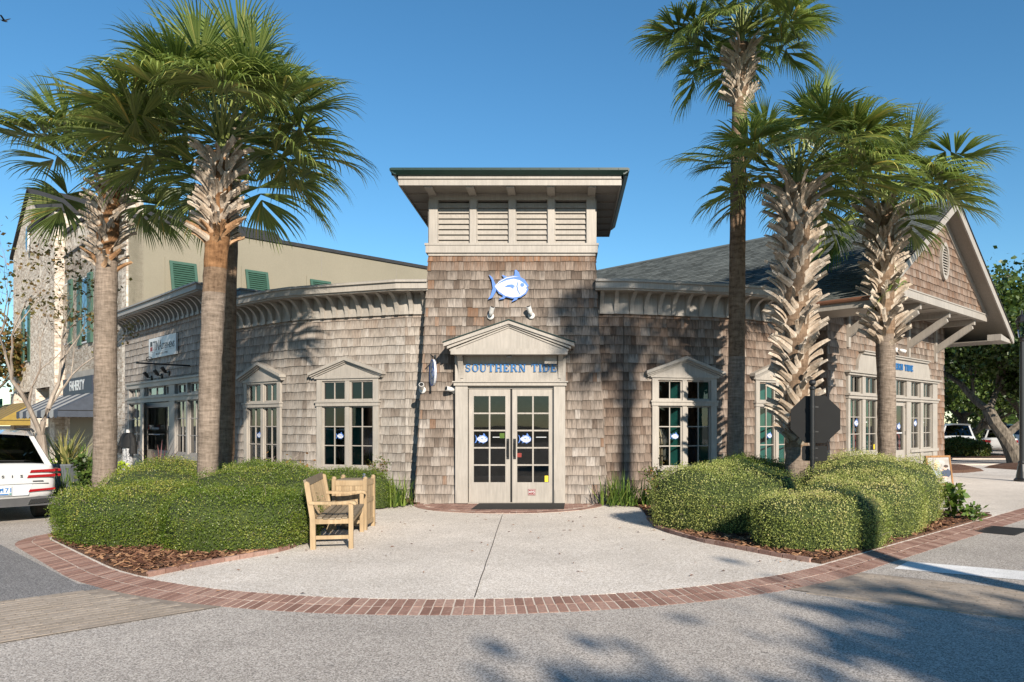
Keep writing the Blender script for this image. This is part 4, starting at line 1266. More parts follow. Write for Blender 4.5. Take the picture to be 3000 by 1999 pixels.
o1 = [(.27 * math.cos(2*math.pi*i/28), .29 * math.sin(2*math.pi*i/28)) for i in range(28)]; o2 = [(a * .88, c * .88) for a, c in o1]
for yy in (-.024, .021):
    for i in range(28):
        k = (i + 1) % 28; b.prism([o1[i], o1[k], o2[k], o2[i]], yy, yy + .003)
b.build("rim", MT['blue'], bo)
fish("fish_mark", bo, OM, 0, -.02, 0, .44, .006)
# door mat
mt = MB(); a = gnd(1381, 1493, .012); b_ = gnd(1404, 1476, .012); c = gnd(1655, 1474, .012); d = gnd(1652, 1492, .012)
mt.slab([(a.x, a.y), (d.x, d.y), (c.x + .0, min(c.y, 16.12)), (b_.x, min(b_.y, 16.12))], .011, .024)
tag(mt.build("door_mat", MT['rubber']), "black rubber door mat on the brick doorstep", "mat")
# ------------------------------------------------------------------ neighbouring buildings
SW = Matrix(((0, 1, 0, 0), (1, 0, 0, 0), (0, 0, 1, 0), (0, 0, 0, 1)))        # lets prism() take (y, z) outlines and x extents
def glazed(parent, M, x0, x1, z0, z1, nx, nz, trim='cream', fr=.035, y=0., name="window", gm='glass'):
    s = MB(M @ Matrix.Translation((0, y, 0)))
    s.box(x0, x0 + fr, -.03, .03, z0, z1); s.box(x1 - fr, x1, -.03, .03, z0, z1)
    s.box(x0 + fr, x1 - fr, -.03, .03, z0, z0 + fr * 1.2); s.box(x0 + fr, x1 - fr, -.03, .03, z1 - fr, z1)
    a, b, c, d = x0 + fr, x1 - fr, z0 + fr * 1.2, z1 - fr
    for i in range(1, nx): x = a + (b-a)*i/nx; s.box(x - .011, x + .011, -.018, .018, c, d)
    for j in range(1, nz): z = c + (d-c)*j/nz; s.box(a, b, -.0165, .0165, z - .011, z + .011)
    o = s.build(name, MT[trim], parent)
    for i in range(nx):
        for j in range(nz):
            g = MB(M @ Matrix.Translation((0, y, 0))); ty = RN.uniform(-.003, .003)
            g.add([(a + (b-a)*i/nx, .004+ty, c + (d-c)*j/nz), (a + (b-a)*(i+1)/nx, .004-ty, c + (d-c)*j/nz), (a + (b-a)*(i+1)/nx, .004-ty, c + (d-c)*(j+1)/nz), (a + (b-a)*i/nx, .004+ty, c + (d-c)*(j+1)/nz)])
            g.build("pane", MT[gm], o)
    return o

# --- shingled neighbour shop on the left street
NC, NL = (-9.2, 19.46), (-14.5, 24.76)
NM, NLen = frame(NL, NC)
RM2, _ = frame(NC, (NC[0] + 4, NC[1] + 4))
nshop = root("neighbour_shop", (-12, 22.5, 0), "grey shingled shop with scrolled cornice and glazed storefront left of the palms", "shop building")
nx_ = lambda u, v=1245: onwall(NM, u, v)[0]
x_open0, x_open1 = nx_(384), NLen - .45
wm = MB(NM); wall_panel(wm, NLen, 0, 5.1, [(x_open0, x_open1, .0, 2.95)]); wm.M = RM2; wm.box(0, 5, 0, .16, 0, 5.1)
nwall = wm.build("wall", MT['backing'], nshop)
def nage(r, x, z): return max(0, min(1, (z - 3.9) / 1.0 * r.uniform(0, .7)))
sh = shingles(NM, NLen, .05, 4.66, [(x_open0, x_open1, 0, 2.95)], None, .203, agef=nage, tintf=lambda r, x, z: min(1, max(0, r.gauss(.6, .18))))
sh += shingles(RM2, 2.5, .05, 4.66, (), None, .203, agef=nage, tintf=lambda r, x, z: min(1, max(0, r.gauss(.55, .2))))
pieces(sh, "shingle", MT['cedar_pale'], nwall, 300, "shingle_field")
def straight_cornice(parent, M, x0, x1, ZF_, ZC_, step=.36, trim='grey_trim', ends=(.5, .5)):
    f = MB(M); f.box(x0, x1, -.05, .0, ZF_, ZC_ - .1); f.box(x0 - .01, x1 + .01, -.08, 0., ZF_ - .02, ZF_ + .05)
    fo = f.build("frieze", MT[trim], parent)
    c = MB(M); c.box(x0 - ends[0], x1 + ends[1], -.50, .3, ZC_ - .20, ZC_ - .165); c.box(x0 - ends[0] - .04, x1 + ends[1] + .04, -.55, .3, ZC_ - .165, ZC_); c.box(x0 - ends[0] - .08, x1 + ends[1] + .08, -.60, -.3, ZC_ - .03, ZC_ + .012)
    c.build("cornice", MT[trim], parent)
    n = int((x1 - x0) / step)
    for i in range(n):
        x = x0 + (i + .5) * (x1 - x0) / n; q = []
        for k in range(9):
            a = rad(90 * k / 8); q.append((-.11 - .38 * (1 - math.cos(a)), ZC_ - .58 + .38 * math.sin(a)))
        poly = [(-.05, ZC_ - .62), (-.11, ZC_ - .62)] + q + [(-.50, ZC_ - .20), (-.05, ZC_ - .20)]
        m = MB(M); m.prism(poly, x - .045, x + .045, T=SW); m.build("corbel", MT[trim], fo)
straight_cornice(nshop, NM, 0, NLen, 4.65, 5.24, ends=(.25, .55))
straight_cornice(nshop, RM2, .55, 3.2, 4.65, 5.236, ends=(-.05, .0))
b = MB(); b.slab([NL, NC, (NC[0] + 4, NC[1] + 4), (NC[0] - 1, NC[1] + 9), (NL[0] + 2, NL[1] + 3)], 5.0, 5.05, bottom=True); b.build("flat_roof", MT['slate'], nshop)
b = MB(NM); b.box(0, NLen, .16, 3.2, .0, .04); b.build("floor", MT['interior_floor'], nshop)
b = MB(NM); b.box(0, NLen, .16, 3.2, 3.1, 3.15); b.box(0, NLen, 3.2, 3.3, 0, 3.15); b.box(0, .1, .16, 3.2, 0, 3.1); b.box(NLen - .1, NLen, .16, 3.2, 0, 3.1); b.build("inner_wall", MT['interior_light'], nshop)
# storefront
st = MB(NM); T0 = 'grey_trim'
st.box(x_open0 - .1, x_open1 + .1, -.11, .1, 2.84, 2.99); st.box(x_open0 - .13, x_open1 + .13, -.15, .1, 2.97, 3.02)
st.box(x_open0 - .05, x_open1 + .05, -.10, .1, 2.38, 2.54); st.box(x_open0 - .1, x_open1 + .1, -.14, .1, 2.50, 2.56)
cuts = [383, 419, 430, 503, 520, 553, 558, 590]
cx = [nx_(u) for u in cuts]
for a, b_ in ((x_open0 - .08, x_open0 + .06), (cx[1], cx[2]), (cx[3], cx[4]), (cx[5], cx[6]), (x_open1 - .06, x_open1 + .08)):
    st.box(a, b_, -.08, .1, 0, 2.84)
st.box(cx[3], x_open1, -.12, .1, .74, .90); st.box(x_open0, cx[1], -.12, .1, .74, .90)
st = st.build("storefront", MT[T0], nshop)
for a, b_ in ((cx[3], x_open1), (x_open0, cx[1])):
    pb = MB(NM); pb.box(a, b_, -.04, .08, .0, .74); pb.build("base_panel", MT['cream_old'], st)
glazed(st, NM, x_open0 + .06, cx[1], .90, 2.38, 2, 3, T0)
glazed(st, NM, cx[4], cx[5], .90, 2.38, 2, 3, T0); glazed(st, NM, cx[6], x_open1 - .06, .90, 2.38, 2, 3, T0)
for a, b_ in ((384, 404), (407, 432), (437, 483), (488, 518), (523, 556), (560, 590)):
    glazed(st, NM, nx_(a) + .06, nx_(b_) + .0, 2.56, 2.84, 2, 1, T0)
dr = MB(NM); a, b_ = cx[2], cx[3]
dr.box(a, a + .1, -.03, .03, .03, 2.36); dr.box(b_ - .1, b_, -.03, .03, .03, 2.36); dr.box(a + .1, b_ - .1, -.03, .03, .03, .95); dr.box(a + .1, b_ - .1, -.03, .03, 2.22, 2.36)
dr = dr.build("door", MT['cream'], st)
g = MB(NM); g.add([(a + .1, 0, .95), (b_ - .1, 0, .95), (b_ - .1, 0, 2.22), (a + .1, 0, 2.22)]); g.build("pane", MT['glass'], dr)
m = MB(NM); m.tube([(a + .06, -.03, 1.0), (a + .06, -.09, 1.03), (a + .06, -.09, 1.33), (a + .06, -.03, 1.36)], .014, 8); m.build("handle", MT['black'], dr)
text_fit("door_lettering", "TINA", MT['signwhite'], dr, NM, a + .27, a + .70, 1.56, 1.69, -.006, .001, .01)
text_fit("door_lettering", "STEPHENS", MT['signwhite'], dr, NM, a + .72, a + 1.15, 1.56, 1.62, -.006, .001, .01)
m = MB(NM); m.box(a + .18, a + 1.25, -.005, -.002, 1.40, 1.425); m.build("decal_line", MT['signwhite'], dr)
m = MB(NM); m.box(a + .15, a + .24, -.005, -.002, 1.56, 1.70); m.build("decal_block", MT['red'], dr)
# the leaf standing open, seen edge-on
hp = NM @ Vector((cx[2] - .03, -.10, 0)); vd = Vector((-hp.x, -hp.y)).normalized()          # leaf swung out towards the street
OD, _ = frame((hp.x, hp.y), (hp.x + vd.x, hp.y + vd.y))
od = MB(OD); od.box(0, .09, -.02, .02, .03, 2.36); od.box(.78, .88, -.02, .02, .03, 2.36); od.box(.09, .78, -.02, .02, .03, .95); od.box(.09, .78, -.02, .02, 2.22, 2.36)
od = od.build("open_door", MT['cream'], st)
g = MB(OD); g.add([(.09, 0, .95), (.78, 0, .95), (.78, 0, 2.22), (.09, 0, 2.22)]); g.build("pane", MT['glass'], od)
# name board
x0, z0 = onwall(NM, 445.5, 1053); x1, z1 = onwall(NM, 525.5, 976)
zb, zt = onwall(NM, 485, 1045)[1], onwall(NM, 485, 986)[1]
b = MB(NM); b.box(x0, x1, -.09, -.04, zb, zt)
nb = tag(b.build("name_board", MT['signwhite']), "white board with black lettering on the grey shingles left of the palms", "sign")
w_, h_ = x1 - x0, zt - zb
text_fit("board_lettering", "TINA", MT['dark_text'], nb, NM, x0 + w_*.17, x0 + w_*.49, zb + h_*.36, zb + h_*.84, -.092, .002, .004)
text_fit("board_lettering", "STEPHENS", MT['dark_text'], nb, NM, x0 + w_*.50, x0 + w_*.95, zb + h_*.36, zb + h_*.65, -.092, .002, .006)
m = MB(NM); m.box(x0 + w_*.06, x0 + w_*.145, -.094, -.09, zb + h_*.60, zb + h_*.84); m.build("black_block", MT['dark_text'], nb)
m = MB(NM); m.box(x0 + w_*.06, x0 + w_*.145, -.094, -.09, zb + h_*.36, zb + h_*.57); m.build("red_block", MT['red'], nb)
text("board_small_print", "FINE  RETAIL  LIFESTYLE CLOTHING", h_ * .13, MT['grey_trim'], nb, NM, x0 + w_ * .5, -.092, zb + h_ * .17, .001, .0, .85)
m = MB(NM); m.box(x0 + w_*.05, x1 - w_*.05, -.0915, -.09, zb + h_*.29, zb + h_*.305); m.build("rule_line", MT['grey_trim'], nb)
# scroll bracket and three black spotlights above the storefront
def nwall_at(u, v): x, z = onwall(NM, u, v); return x, z, 0.
for k, (u, v, w) in enumerate(((448, 1108, "left"), (478, 1102, "middle"), (500, 1094, "right"))):
    lamp("black_spotlight", u, v, (.1, -.6, .75), "small black spotlight above the storefront, %s one of three" % w, NM, nwall_at, 'black')
x, z = onwall(NM, 560, 1072)
sb = MB(NM); P0 = Vector((x, 0, z)); sb.tube([P0, P0 + Vector((0, -1.35, .0))], .022, 8); sb.tube([P0 + Vector((0, -.9, 0)), P0 + Vector((0, -.9, -.3))], .008, 6)
sc_ = [P0 + Vector((0, -1.05 + .09 * (1 - i / 22) * math.cos(i * .42), .10 + .09 * (1 - i / 22) * math.sin(i * .42))) for i in range(20)]
sb.tube(sc_, .010, 6)
tag(sb.build("scroll_bracket", MT['black']), "black iron sign bracket with a scroll above the storefront", "bracket")

# --- tan stucco building behind
KX, KY = -14.4, 24.75
SM_, SLen = frame((KX, KY), (KX + 16, KY + 16))
tan_b = root("stucco_building", (KX + 8, KY + 8, 0), "tall tan stucco building with green shutters behind the shingled shops", "building")
b = MB(SM_); b.box(0, SLen, 0, 12, 0, 8.55); b.build("wall", MT['stucco'], tan_b)
b = MB(SM_); b.box(-.02, SLen + .05, -.06, 12.0, 8.55, 8.68); b.build("coping", MT['slate'], tan_b)
for k in range(1, 6):
    m = MB(SM_); m.box(k * 3.4 - .008, k * 3.4 + .008, -.004, .01, 4, 8.5); m.build("joint", MT['soffit'], tan_b)
for (ua, va), (ub, vb) in (((494, 766), (573, 856)), ((716, 792), (782, 842)), ((906, 820), (966, 852))):
    x0, z1 = onwall(SM_, ua, va); x1, _z = onwall(SM_, ub, vb); z0 = min(onwall(SM_, ub, vb)[1], z1 - 1.25); z0 = z1 - 1.35
    t = MB(SM_); t.box(x0 - .12, x1 + .12, -.03, 0, z0 - .1, z1 + .14); so = t.build("window_surround", MT['stucco'], tan_b)
    T = Matrix.Translation((0, 0, z1)) @ Matrix.Rotation(rad(-14), 4, 'X')
    f = MB(SM_ @ T); f.box(x0, x0 + .09, -.10, -.05, z0 - z1, 0); f.box(x1 - .09, x1, -.10, -.05, z0 - z1, 0); f.box(x0 + .09, x1 - .09, -.10, -.05, -.1, 0); f.box(x0 + .09, x1 - .09, -.10, -.05, z0 - z1, z0 - z1 + .1)
    f = f.build("shutter", MT['shutter'], tan_b)
    n = 14
    for i in range(n):
        z = z0 - z1 + .1 + (z1 - z0 - .2) * i / n
        m = MB(SM_ @ T); m.prism([(-.10, z), (-.095, z + .012), (-.055, z + .085), (-.06, z + .07)], x0 + .09, x1 - .09, T=SW); m.build("shutter_slat", MT['shutter'], f)

# --- pale brick building further along the left street
BM, BLen = frame((KX - 19, KY + 19), (KX, KY))
bx = lambda u, v=1245: onwall(BM, u, v)[0]
bb = root("brick_building", (KX - 8, KY + 8, 0), "pale sand brick building with steep gable at the far left", "building")
def brickbox(mb, x0, x1, y0, y1, z0, z1):
    mb.add([(x0,y0,z0),(x1,y0,z0),(x1,y0,z1),(x0,y0,z1)], uv=[(x0,z0),(x1,z0),(x1,z1),(x0,z1)])
    mb.add([(x1,y0,z0),(x1,y1,z0),(x1,y1,z1),(x1,y0,z1)], uv=[(y0,z0),(y1,z0),(y1,z1),(y0,z1)])
    mb.add([(x0,y1,z0),(x0,y0,z0),(x0,y0,z1),(x0,y1,z1)], uv=[(y1,z0),(y0,z0),(y0,z1),(y1,z1)])
    mb.add([(x0,y0,z1),(x1,y0,z1),(x1,y1,z1),(x0,y1,z1)], uv=[(x0,y0),(x1,y0),(x1,y1),(x0,y1)])
w = MB(BM); GX0 = bx(44); GX1 = 2 * bx(88) - GX0
brickbox(w, GX1 + .002, BLen, .0, .45, 3.3, 9.5); brickbox(w, BLen - .5, BLen, -.06, .4, 0, 8.9)
brickbox(w, bx(188), bx(205), .0, 9, 0, 3.3); brickbox(w, bx(340), BLen, .0, 9, 0, 3.3)
brickbox(w, bx(116), bx(189), -.35, .6, 3.3, 10.5); brickbox(w, bx(116), bx(132), -.35, .6, 0, 3.3); brickbox(w, bx(174), bx(189), -.35, .6, 0, 3.3)
brickbox(w, GX0 - .6, GX1, .02, 12, 3.3, 10.6); brickbox(w, GX0 - .6, GX0 + .3, -.1, 12, 0, 3.3); brickbox(w, GX0 + 1.6, GX1 - .4, .3, 12, 0, 3.3)
gm_ = (GX0 + GX1) / 2; ap = 12.9
w.add([(GX0 - .6, .02, 10.6), (GX1 + .2, .02, 10.6), (gm_, .02, ap)], uv=[(GX0 - .6, 10.6), (GX1 + .2, 10.6), (gm_, ap)])
w.build("wall", MT['facebrick'], bb)
b = MB(BM); b.box(GX1, BLen - .3, -.08, .4, 9.5, 9.68); b.box(bx(114), bx(191), -.45, .8, 10.5, 10.75); b.build("coping", MT['slate'], bb)
b = MB(BM)
for s in (-1, 1):
    xe = GX0 - .75 if s < 0 else GX1 + .45; b.add([(gm_, -.12, ap + .2), (xe, -.12, 10.45), (xe, 12, 10.45), (gm_, 12, ap + .2)]); b.add([(gm_, -.12, ap + .05), (xe, -.12, 10.3), (xe, 12, 10.3), (gm_, 12, ap + .05)])
    b.add([(gm_, -.12, ap + .2), (xe, -.12, 10.45), (xe, -.12, 10.3), (gm_, -.12, ap + .05)])
b.build("roof", MT['slate'], bb)
ov = MB(BM); xo, zo = onwall(BM, 82, 702, -.1)
ov.prism([(xo + .28 * math.cos(2*math.pi*i/20), zo + .62 * math.sin(2*math.pi*i/20)) for i in range(20)], -.16, -.08); ov = ov.build("oval_window", MT['signwhite'], bb)
m = MB(BM); m.prism([(xo + .2 * math.cos(2*math.pi*i/20), zo + .52 * math.sin(2*math.pi*i/20)) for i in range(20)], -.17, -.12); m.build("pane", MT['glass_dark'], ov)
for u, vt, vb in ((196, 832, 1010), (252, 812, 1005), (318, 800, 1000), (80, 905, 1060)):
    x, z1 = onwall(BM, u, vt); z0 = onwall(BM, u, vb)[1]; ww = .5
    f = MB(BM); f.box(x - ww, x + ww, -.04, .05, z0, z1); f = f.build("window", MT['signwhite'], bb)
    g = MB(BM); g.box(x - ww + .07, x + ww - .07, -.055, -.04, z0 + .07, z1 - .07); g.build("pane", MT['glass_dark'], f)
    for s in (-1, 1):
        m = MB(BM); m.box(x + s * (ww + .28) - .26, x + s * (ww + .28) + .26, -.09, .0, z0 - .05, z1 + .05); m.build("shutter", MT['shutter'], bb)
# shaded shopfronts at street level
sf = MB(BM)
for a, c in ((132, 174), (205, 340), (36, 116)): sf.box(bx(a), bx(c), .9, 1.0, 0, 3.3)
sf = sf.build("shopfront", MT['interior'], bb)
for a, c in ((208, 228), (232, 262), (266, 300), (136, 170)):
    m = MB(BM); m.box(bx(a), bx(c), .8, .86, .5, 2.6); f = m.build("window", MT['cream_old'], sf)
    m = MB(BM); m.box(bx(a) + .08, bx(c) - .08, .78, .80, .6, 2.5); m.build("pane", MT['glass_dark'], f)
m = MB(BM); m.box(bx(205), bx(340), -.12, .05, 3.15, 3.75); m.build("shop_fascia", MT['cream_old'], bb)
NAVY = plain("navy_sign", (.02, .025, .045), .5)
x0, x1 = bx(203), bx(290); zc = onwall(BM, 235, 1133)[1]
b = MB(BM); b.box(x0, x1, -.22, -.13, zc - .32, zc + .32)
fsn = tag(b.build("shop_fascia_sign", NAVY), "navy fascia sign with white capitals beyond the leafless tree", "sign")
text("fascia_lettering", "FAHERTY", .52, MT['signwhite'], fsn, BM, (x0 + x1) / 2, -.225, zc, .004, .012, 1.05)
def awning(u0, u1, z_top, z_low, out, m1, m2, label, stripes):
    x0, x1 = bx(u0), bx(u1); n = stripes
    a = root("awning", BM @ Vector(((x0 + x1) / 2, -.1, z_low)), label, "awning")
    c = MB(BM)
    for i in range(n):
        xa, xb = x0 + (x1-x0)*i/n, x0 + (x1-x0)*(i+1)/n
        c.add([(xa, -.1, z_top), (xb, -.1, z_top), (xb, -out, z_low), (xa, -out, z_low)], mat=i % 2)
        pts = [(xa, -out, z_low), (xb, -out, z_low)] + [(xb + (xa - xb) * k / 4, -out, z_low - .22 - .07 * math.sin(math.pi * k / 4)) for k in range(5)]
        c.add(pts, mat=i % 2)
    for x in (x0, x1): c.add([(x, -.1, z_top), (x, -out, z_low), (x, -out, z_low - .25), (x, -.1, z_low - .25)], mat=0)
    c.build("canopy", [m1, m2], a)
    f = MB(BM)
    for x in (x0, x1): f.tube([(x, -.1, z_low - .02), (x, -out, z_low - .02)], .015, 6)
    f.tube([(x0, -out + .02, z_low - .02), (x1, -out + .02, z_low - .02)], .015, 6); f.build("frame", MT['black_matte'], a)
zl = onwall(BM, 200, 1212, -1.3)[1]
awning(160, 300, zl + .85, zl + .15, 1.35, plain("awning_grey", (.045, .055, .075), .8), plain("awning_white", (.30, .30, .29), .8), "grey and white striped awning under the navy fascia sign", 11)  # stripe colours darkened: the shade over this awning is put into them
zl2 = onwall(BM, 60, 1236, -1.3)[1]
awning(20, 108, zl2 + .95, zl2 + .1, 1.4, plain("awning_yellow", (.24, .165, .035), .8), plain("awning_tan", (.16, .11, .05), .8), "yellow and tan striped awning at the far left", 12)  # yellow and tan darkened too, shade painted into the cloth
awning(-60, 14, zl2 + 1.3, zl2 + .5, 1.4, plain("awning_green", (.02, .10, .06), .8), plain("awning_green2", (.02, .09, .055), .8), "plain green awning at the left edge", 8)
# ------------------------------------------------------------------ gabled shop wing on the right street
GM, GL = frame((6.65, 19.1), (12.65, 25.1))
GR, GRL = frame((3.4, 22.35), (6.65, 19.1))
gable = root("gabled_shop", (9.5, 23, 0), "brown shingled shop with steep gabled roof and glazed storefront on the right street", "shop building")
gx = lambda u, v=1245: onwall(GM, u, v)[0]
RC, RPK, REV, RHALF, RFR, RBK = GL / 2, 7.95, 4.62, 5.45, -1.72, 17.0
slope = (RPK - REV) / RHALF
SX0, SX1, SZ = gx(2476), gx(2738), 3.12
wm = MB(GM); wall_panel(wm, GL, 0, 5.0, [(SX0 + .04, SX1 - .04, 0, SZ - .03)]); wm.M = GR; wm.box(0, GRL, 0, .16, 0, 5.0)
wm.M, ll = frame((12.65, 25.1), (9.5, 28.3)); wm.box(0, ll, 0, .16, 0, 5.0)
gwall = wm.build("wall", MT['backing'], gable)
def gage(r, x, z):
    if x > 7.0: return min(1, r.uniform(.35, 1.0) if z < 2.6 else r.uniform(0, .4))
    return max(0, min(1, .25 * r.uniform(-.3, 1.5)))
sh = shingles(GM, GL, .05, 5.0, [(SX0 + .04, SX1 - .04, 0, SZ - .02)], None, .203, agef=gage, tintf=lambda r, x, z: min(1, max(0, r.gauss(.5, .2))))
sh += shingles(GR, GRL, .05, 5.0, (), None, .203, agef=gage)
pieces(sh, "shingle", MT['cedar'], gwall, 200, "shingle_field")
# gable triangle
tri = MB(GM); ty = -1.28; zb = 5.2
def tx(z): k = (RPK - .32 - z) / slope; return (RC - k, RC + k)
a, b_ = tx(zb); tri.add([(a, ty + .02, zb), (b_, ty + .02, zb), (RC, ty + .02, RPK - .3)])
tri = tri.build("gable_wall", MT['backing'], gable)
TMx = GM @ Matrix.Translation((0, ty, 0))
pieces(shingles(TMx, GL, zb, RPK - .45, (), lambda z: tx(z) if z < RPK - .4 else (RC, RC + .01), .203, agef=lambda r, x, z: r.uniform(.05, .45), tintf=lambda r, x, z: r.uniform(.3, .9)), "shingle", MT['cedar_brown'], tri, 100, "shingle_field")
bd = MB(GM)
bd.box(a - .12, b_ + .12, ty - .07, ty + .05, zb - .20, zb + .03); bd.box(a - .14, b_ + .14, ty - .09, ty + .05, zb - .0, zb + .035)
for s in (-1, 1):                                                  # inner rake boards
    e0 = RC + s * ((RPK - .18 - zb) / slope + .05)
    bd.prism([(e0, zb), (RC, RPK - .16), (RC, RPK - .40), (e0 - s * .30, zb)][::s], ty - .065, ty + .02)
bd.build("gable_trim", MT['cream'], gable)
sf = MB(GM); sf.box(a - .1, b_ + .1, ty + .05, .0, zb - .195, zb - .17); sf = sf.build("gable_soffit", MT['soffit'], gable)
for k in range(9):
    x = a + (b_ - a) * (k + .5) / 9; m = MB(GM); m.box(x - .03, x + .03, ty + .06, -.02, zb - .215, zb - .195); m.build("batten", MT['cream'], sf)
# roof: two slopes of lapped shingles over a deck
deck = MB(GM)
for s in (-1, 1):
    xe, zz = RC + s * RHALF, REV
    deck.add([(RC, RFR, RPK), (xe, RFR, zz), (xe, RBK, zz), (RC, RBK, RPK)][::s])
    deck.add([(RC, RFR, RPK - .14), (xe, RFR, zz - .14), (xe, RBK, zz - .14), (RC, RBK, RPK - .14)], mat=1)
    deck.add([(xe, RFR, zz), (xe, RBK, zz), (xe, RBK, zz - .14), (xe, RFR, zz - .14)], mat=1)
deck = deck.build("roof", [MT['roof'], MT['soffit']], gable)
tabs = []
SLn = math.hypot(RHALF, RPK - REV); nrow = int(SLn / .142); cosA, sinA = RHALF / SLn, (RPK - REV) / SLn
r9 = random.Random(5)
for i in range(nrow + 1):
    y = RFR - .02 + r9.uniform(-.2, 0)
    while y < RBK:
        wd = r9.choice([.16, .22, .30, .34, .42]); y1 = y + wd
        s0 = max(0, SLn - .142 * (i + 1)); s1 = min(SLn, SLn - .142 * i)          # distance from ridge; row 0 at the eave
        lift0, lift1 = .004, .013 + (.005 if r9.random() < .5 else 0)
        def P(sd, lf, yy): return (RC - sd * cosA - lf * sinA, yy, RPK - sd * sinA + lf * cosA)
        m = MB(GM); t = r9.random()
        ya, yb = max(y, RFR - .01) + .002, min(y1, RBK) - .002
        q = [P(s1, lift1, yb), P(s1, lift1, ya), P(s0, lift0, ya), P(s0, lift0, yb)]
        m.add(q, t); m.add([q[1], q[0], P(s1, 0, yb), P(s1, 0, ya)], t * .5)
        tabs.append(m); y = y1
pieces(tabs, "roof_shingle", MT['roof'], deck, 300, "roof_shingle_field")
fs_ = MB(GM)                                                       # rake fascia at the front edge and eave boards
for s in (-1, 1):
    xe = RC + s * RHALF
    fs_.prism([(xe, REV + .0), (RC, RPK + .0), (RC, RPK - .26), (xe, REV - .26)][::s], RFR - .05, RFR - .005)
    fs_.box(min(xe, xe + s * .04), max(xe, xe + s * .04), RFR - .05, RBK, REV - .22, REV - .02)
    fs_.prism([(xe - s * .02, REV - .16), (xe - s * 1.15, REV - .16 + 1.13 * slope - .55), (xe - s * 1.15, REV - .22), (xe, REV - .24)][::s], RFR + .02, RFR + .42)
fs_.build("fascia", MT['cream'], deck)
rk = MB(GM)
for s in (-1, 1):
    xe = RC + s * RHALF
    rk.prism([(xe + s * .03, REV + .005), (RC, RPK + .028), (RC, RPK + .0), (xe + s * .03, REV - .025)][::s], RFR - .08, RFR - .052)
rk.build("drip_edge", MT['slate'], deck)
rd = MB(GM); rd.prism([(RC - .16, RPK - .075), (RC, RPK + .03), (RC + .16, RPK - .075), (RC, RPK + .0)], RFR, RBK); rd.build("ridge_cap", MT['roof'], deck)
so = MB(GM)
for s in (-1, 1):
    xe = RC + s * RHALF; xi = -.02 if s < 0 else GL + .02
    so.box(min(xe, xi), max(xe, xi), ty, RBK, REV - .225, REV - .20)
so.build("eave_soffit", MT['soffit'], deck)
gt = MB(GM); xe = RC - RHALF
gt.tube([(xe - .06, RFR + .1, REV - .03), (xe - .06, RBK, REV - .03)], .055, 8); gt.build("gutter", plain("copper_gutter", (.16, .075, .045), .45), deck)
# oval louvred vent
xo, zo = onwall(GM, 2766, 766, ty - .05)
ring = lambda f: [(xo + .30 * f * math.cos(2*math.pi*i/32), zo + .53 * f * math.sin(2*math.pi*i/32)) for i in range(32)]
v = MB(TMx); A, B = ring(1), ring(.80)
for i in range(32): k = (i + 1) % 32; v.prism([A[i], A[k], B[k], B[i]], -.10, -.02)
v = v.build("oval_vent", MT['cream'], gable)
m = MB(TMx); m.prism(ring(.82), -.035, -.03); m.build("vent_backing", MT['black_matte'], v)
for i in range(12):
    z = zo - .42 + i * .075; hw_ = .30 * .8 * math.sqrt(max(0, 1 - ((z + .03 - zo) / (.53 * .8)) ** 2))
    if hw_ < .04: continue
    m = MB(TMx); m.prism([(-.085, z), (-.08, z + .012), (-.045, z + .06), (-.05, z + .045)], xo - hw_, xo + hw_, T=SW); m.build("vent_slat", MT['cream'], v)
# knee braces
for u in (2480, 2566, 2657, 2736):
    x = gx(u, 1000)
    k = MB(GM); k.box(x - .06, x + .06, -.09, -.02, 3.75, 5.0); k.box(x - .06, x + .06, -1.22, -.09, 4.84, 5.0)
    k.prism([(-.09, 4.02), (-.09, 4.26), (-1.00, 4.84), (-1.14, 4.84), (-1.17, 4.72)], x - .058, x + .058, T=SW)
    k.build("knee_brace", MT['cream'], gable)
# storefront
st = MB(GM); T0 = 'cream'
st.box(SX0 - .04, SX1 + .04, -.14, .1, SZ - .09, SZ + .0); st.box(SX0 - .09, SX1 + .09, -.19, .05, SZ - .03, SZ + .02)
zr = onwall(GM, 2600, 1166)[1]
st.box(SX0 - .02, SX1 + .02, -.12, .1, zr - .08, zr + .06); st.box(SX0 - .05, SX1 + .05, -.16, .05, zr + .0, zr + .05)
edges = [(2482, 2518), (2527, 2565), (2567, 2612), (2617, 2648), (2661, 2689), (2697, 2725)]
ex = [(gx(a), gx(b)) for a, b in edges]
zs = .95
posts = [SX0] + [x for e in ex for x in e] + [SX1]
for i in range(0, len(posts), 2): st.box(posts[i], posts[i+1], -.09, .1, 0, SZ - .09)
st.box(SX0, ex[2][0], -.13, .08, zs - .09, zs); st.box(ex[4][0] - .1, SX1, -.13, .08, zs - .09, zs)
st = st.build("storefront", MT[T0], gable)
for k, e in enumerate((ex[0], ex[1], ex[4], ex[5])):
    bp = MB(GM); x0_ = SX0 if k == 0 else ex[4][0] - .1 if k == 2 else (e[0] + (ex[0][1] if k == 1 else ex[4][1])) / 2
    x1_ = ex[2][0] if k == 1 else SX1 if k == 3 else (e[1] + (ex[1][0] if k == 0 else ex[5][0])) / 2
    bp.box(x0_, x1_, -.05, .08, 0, zs - .09)
    bp.box(e[0] + .03, e[1] - .03, -.06, -.05, .74, .80); bp.box(e[0] + .03, e[1] - .03, -.06, -.05, .18, .24); bp.box(e[0] + .03, e[0] + .09, -.06, -.05, .24, .74); bp.box(e[1] - .09, e[1] - .03, -.06, -.05, .24, .74)
    bp.build("base_panel", MT['cream_old'], st)
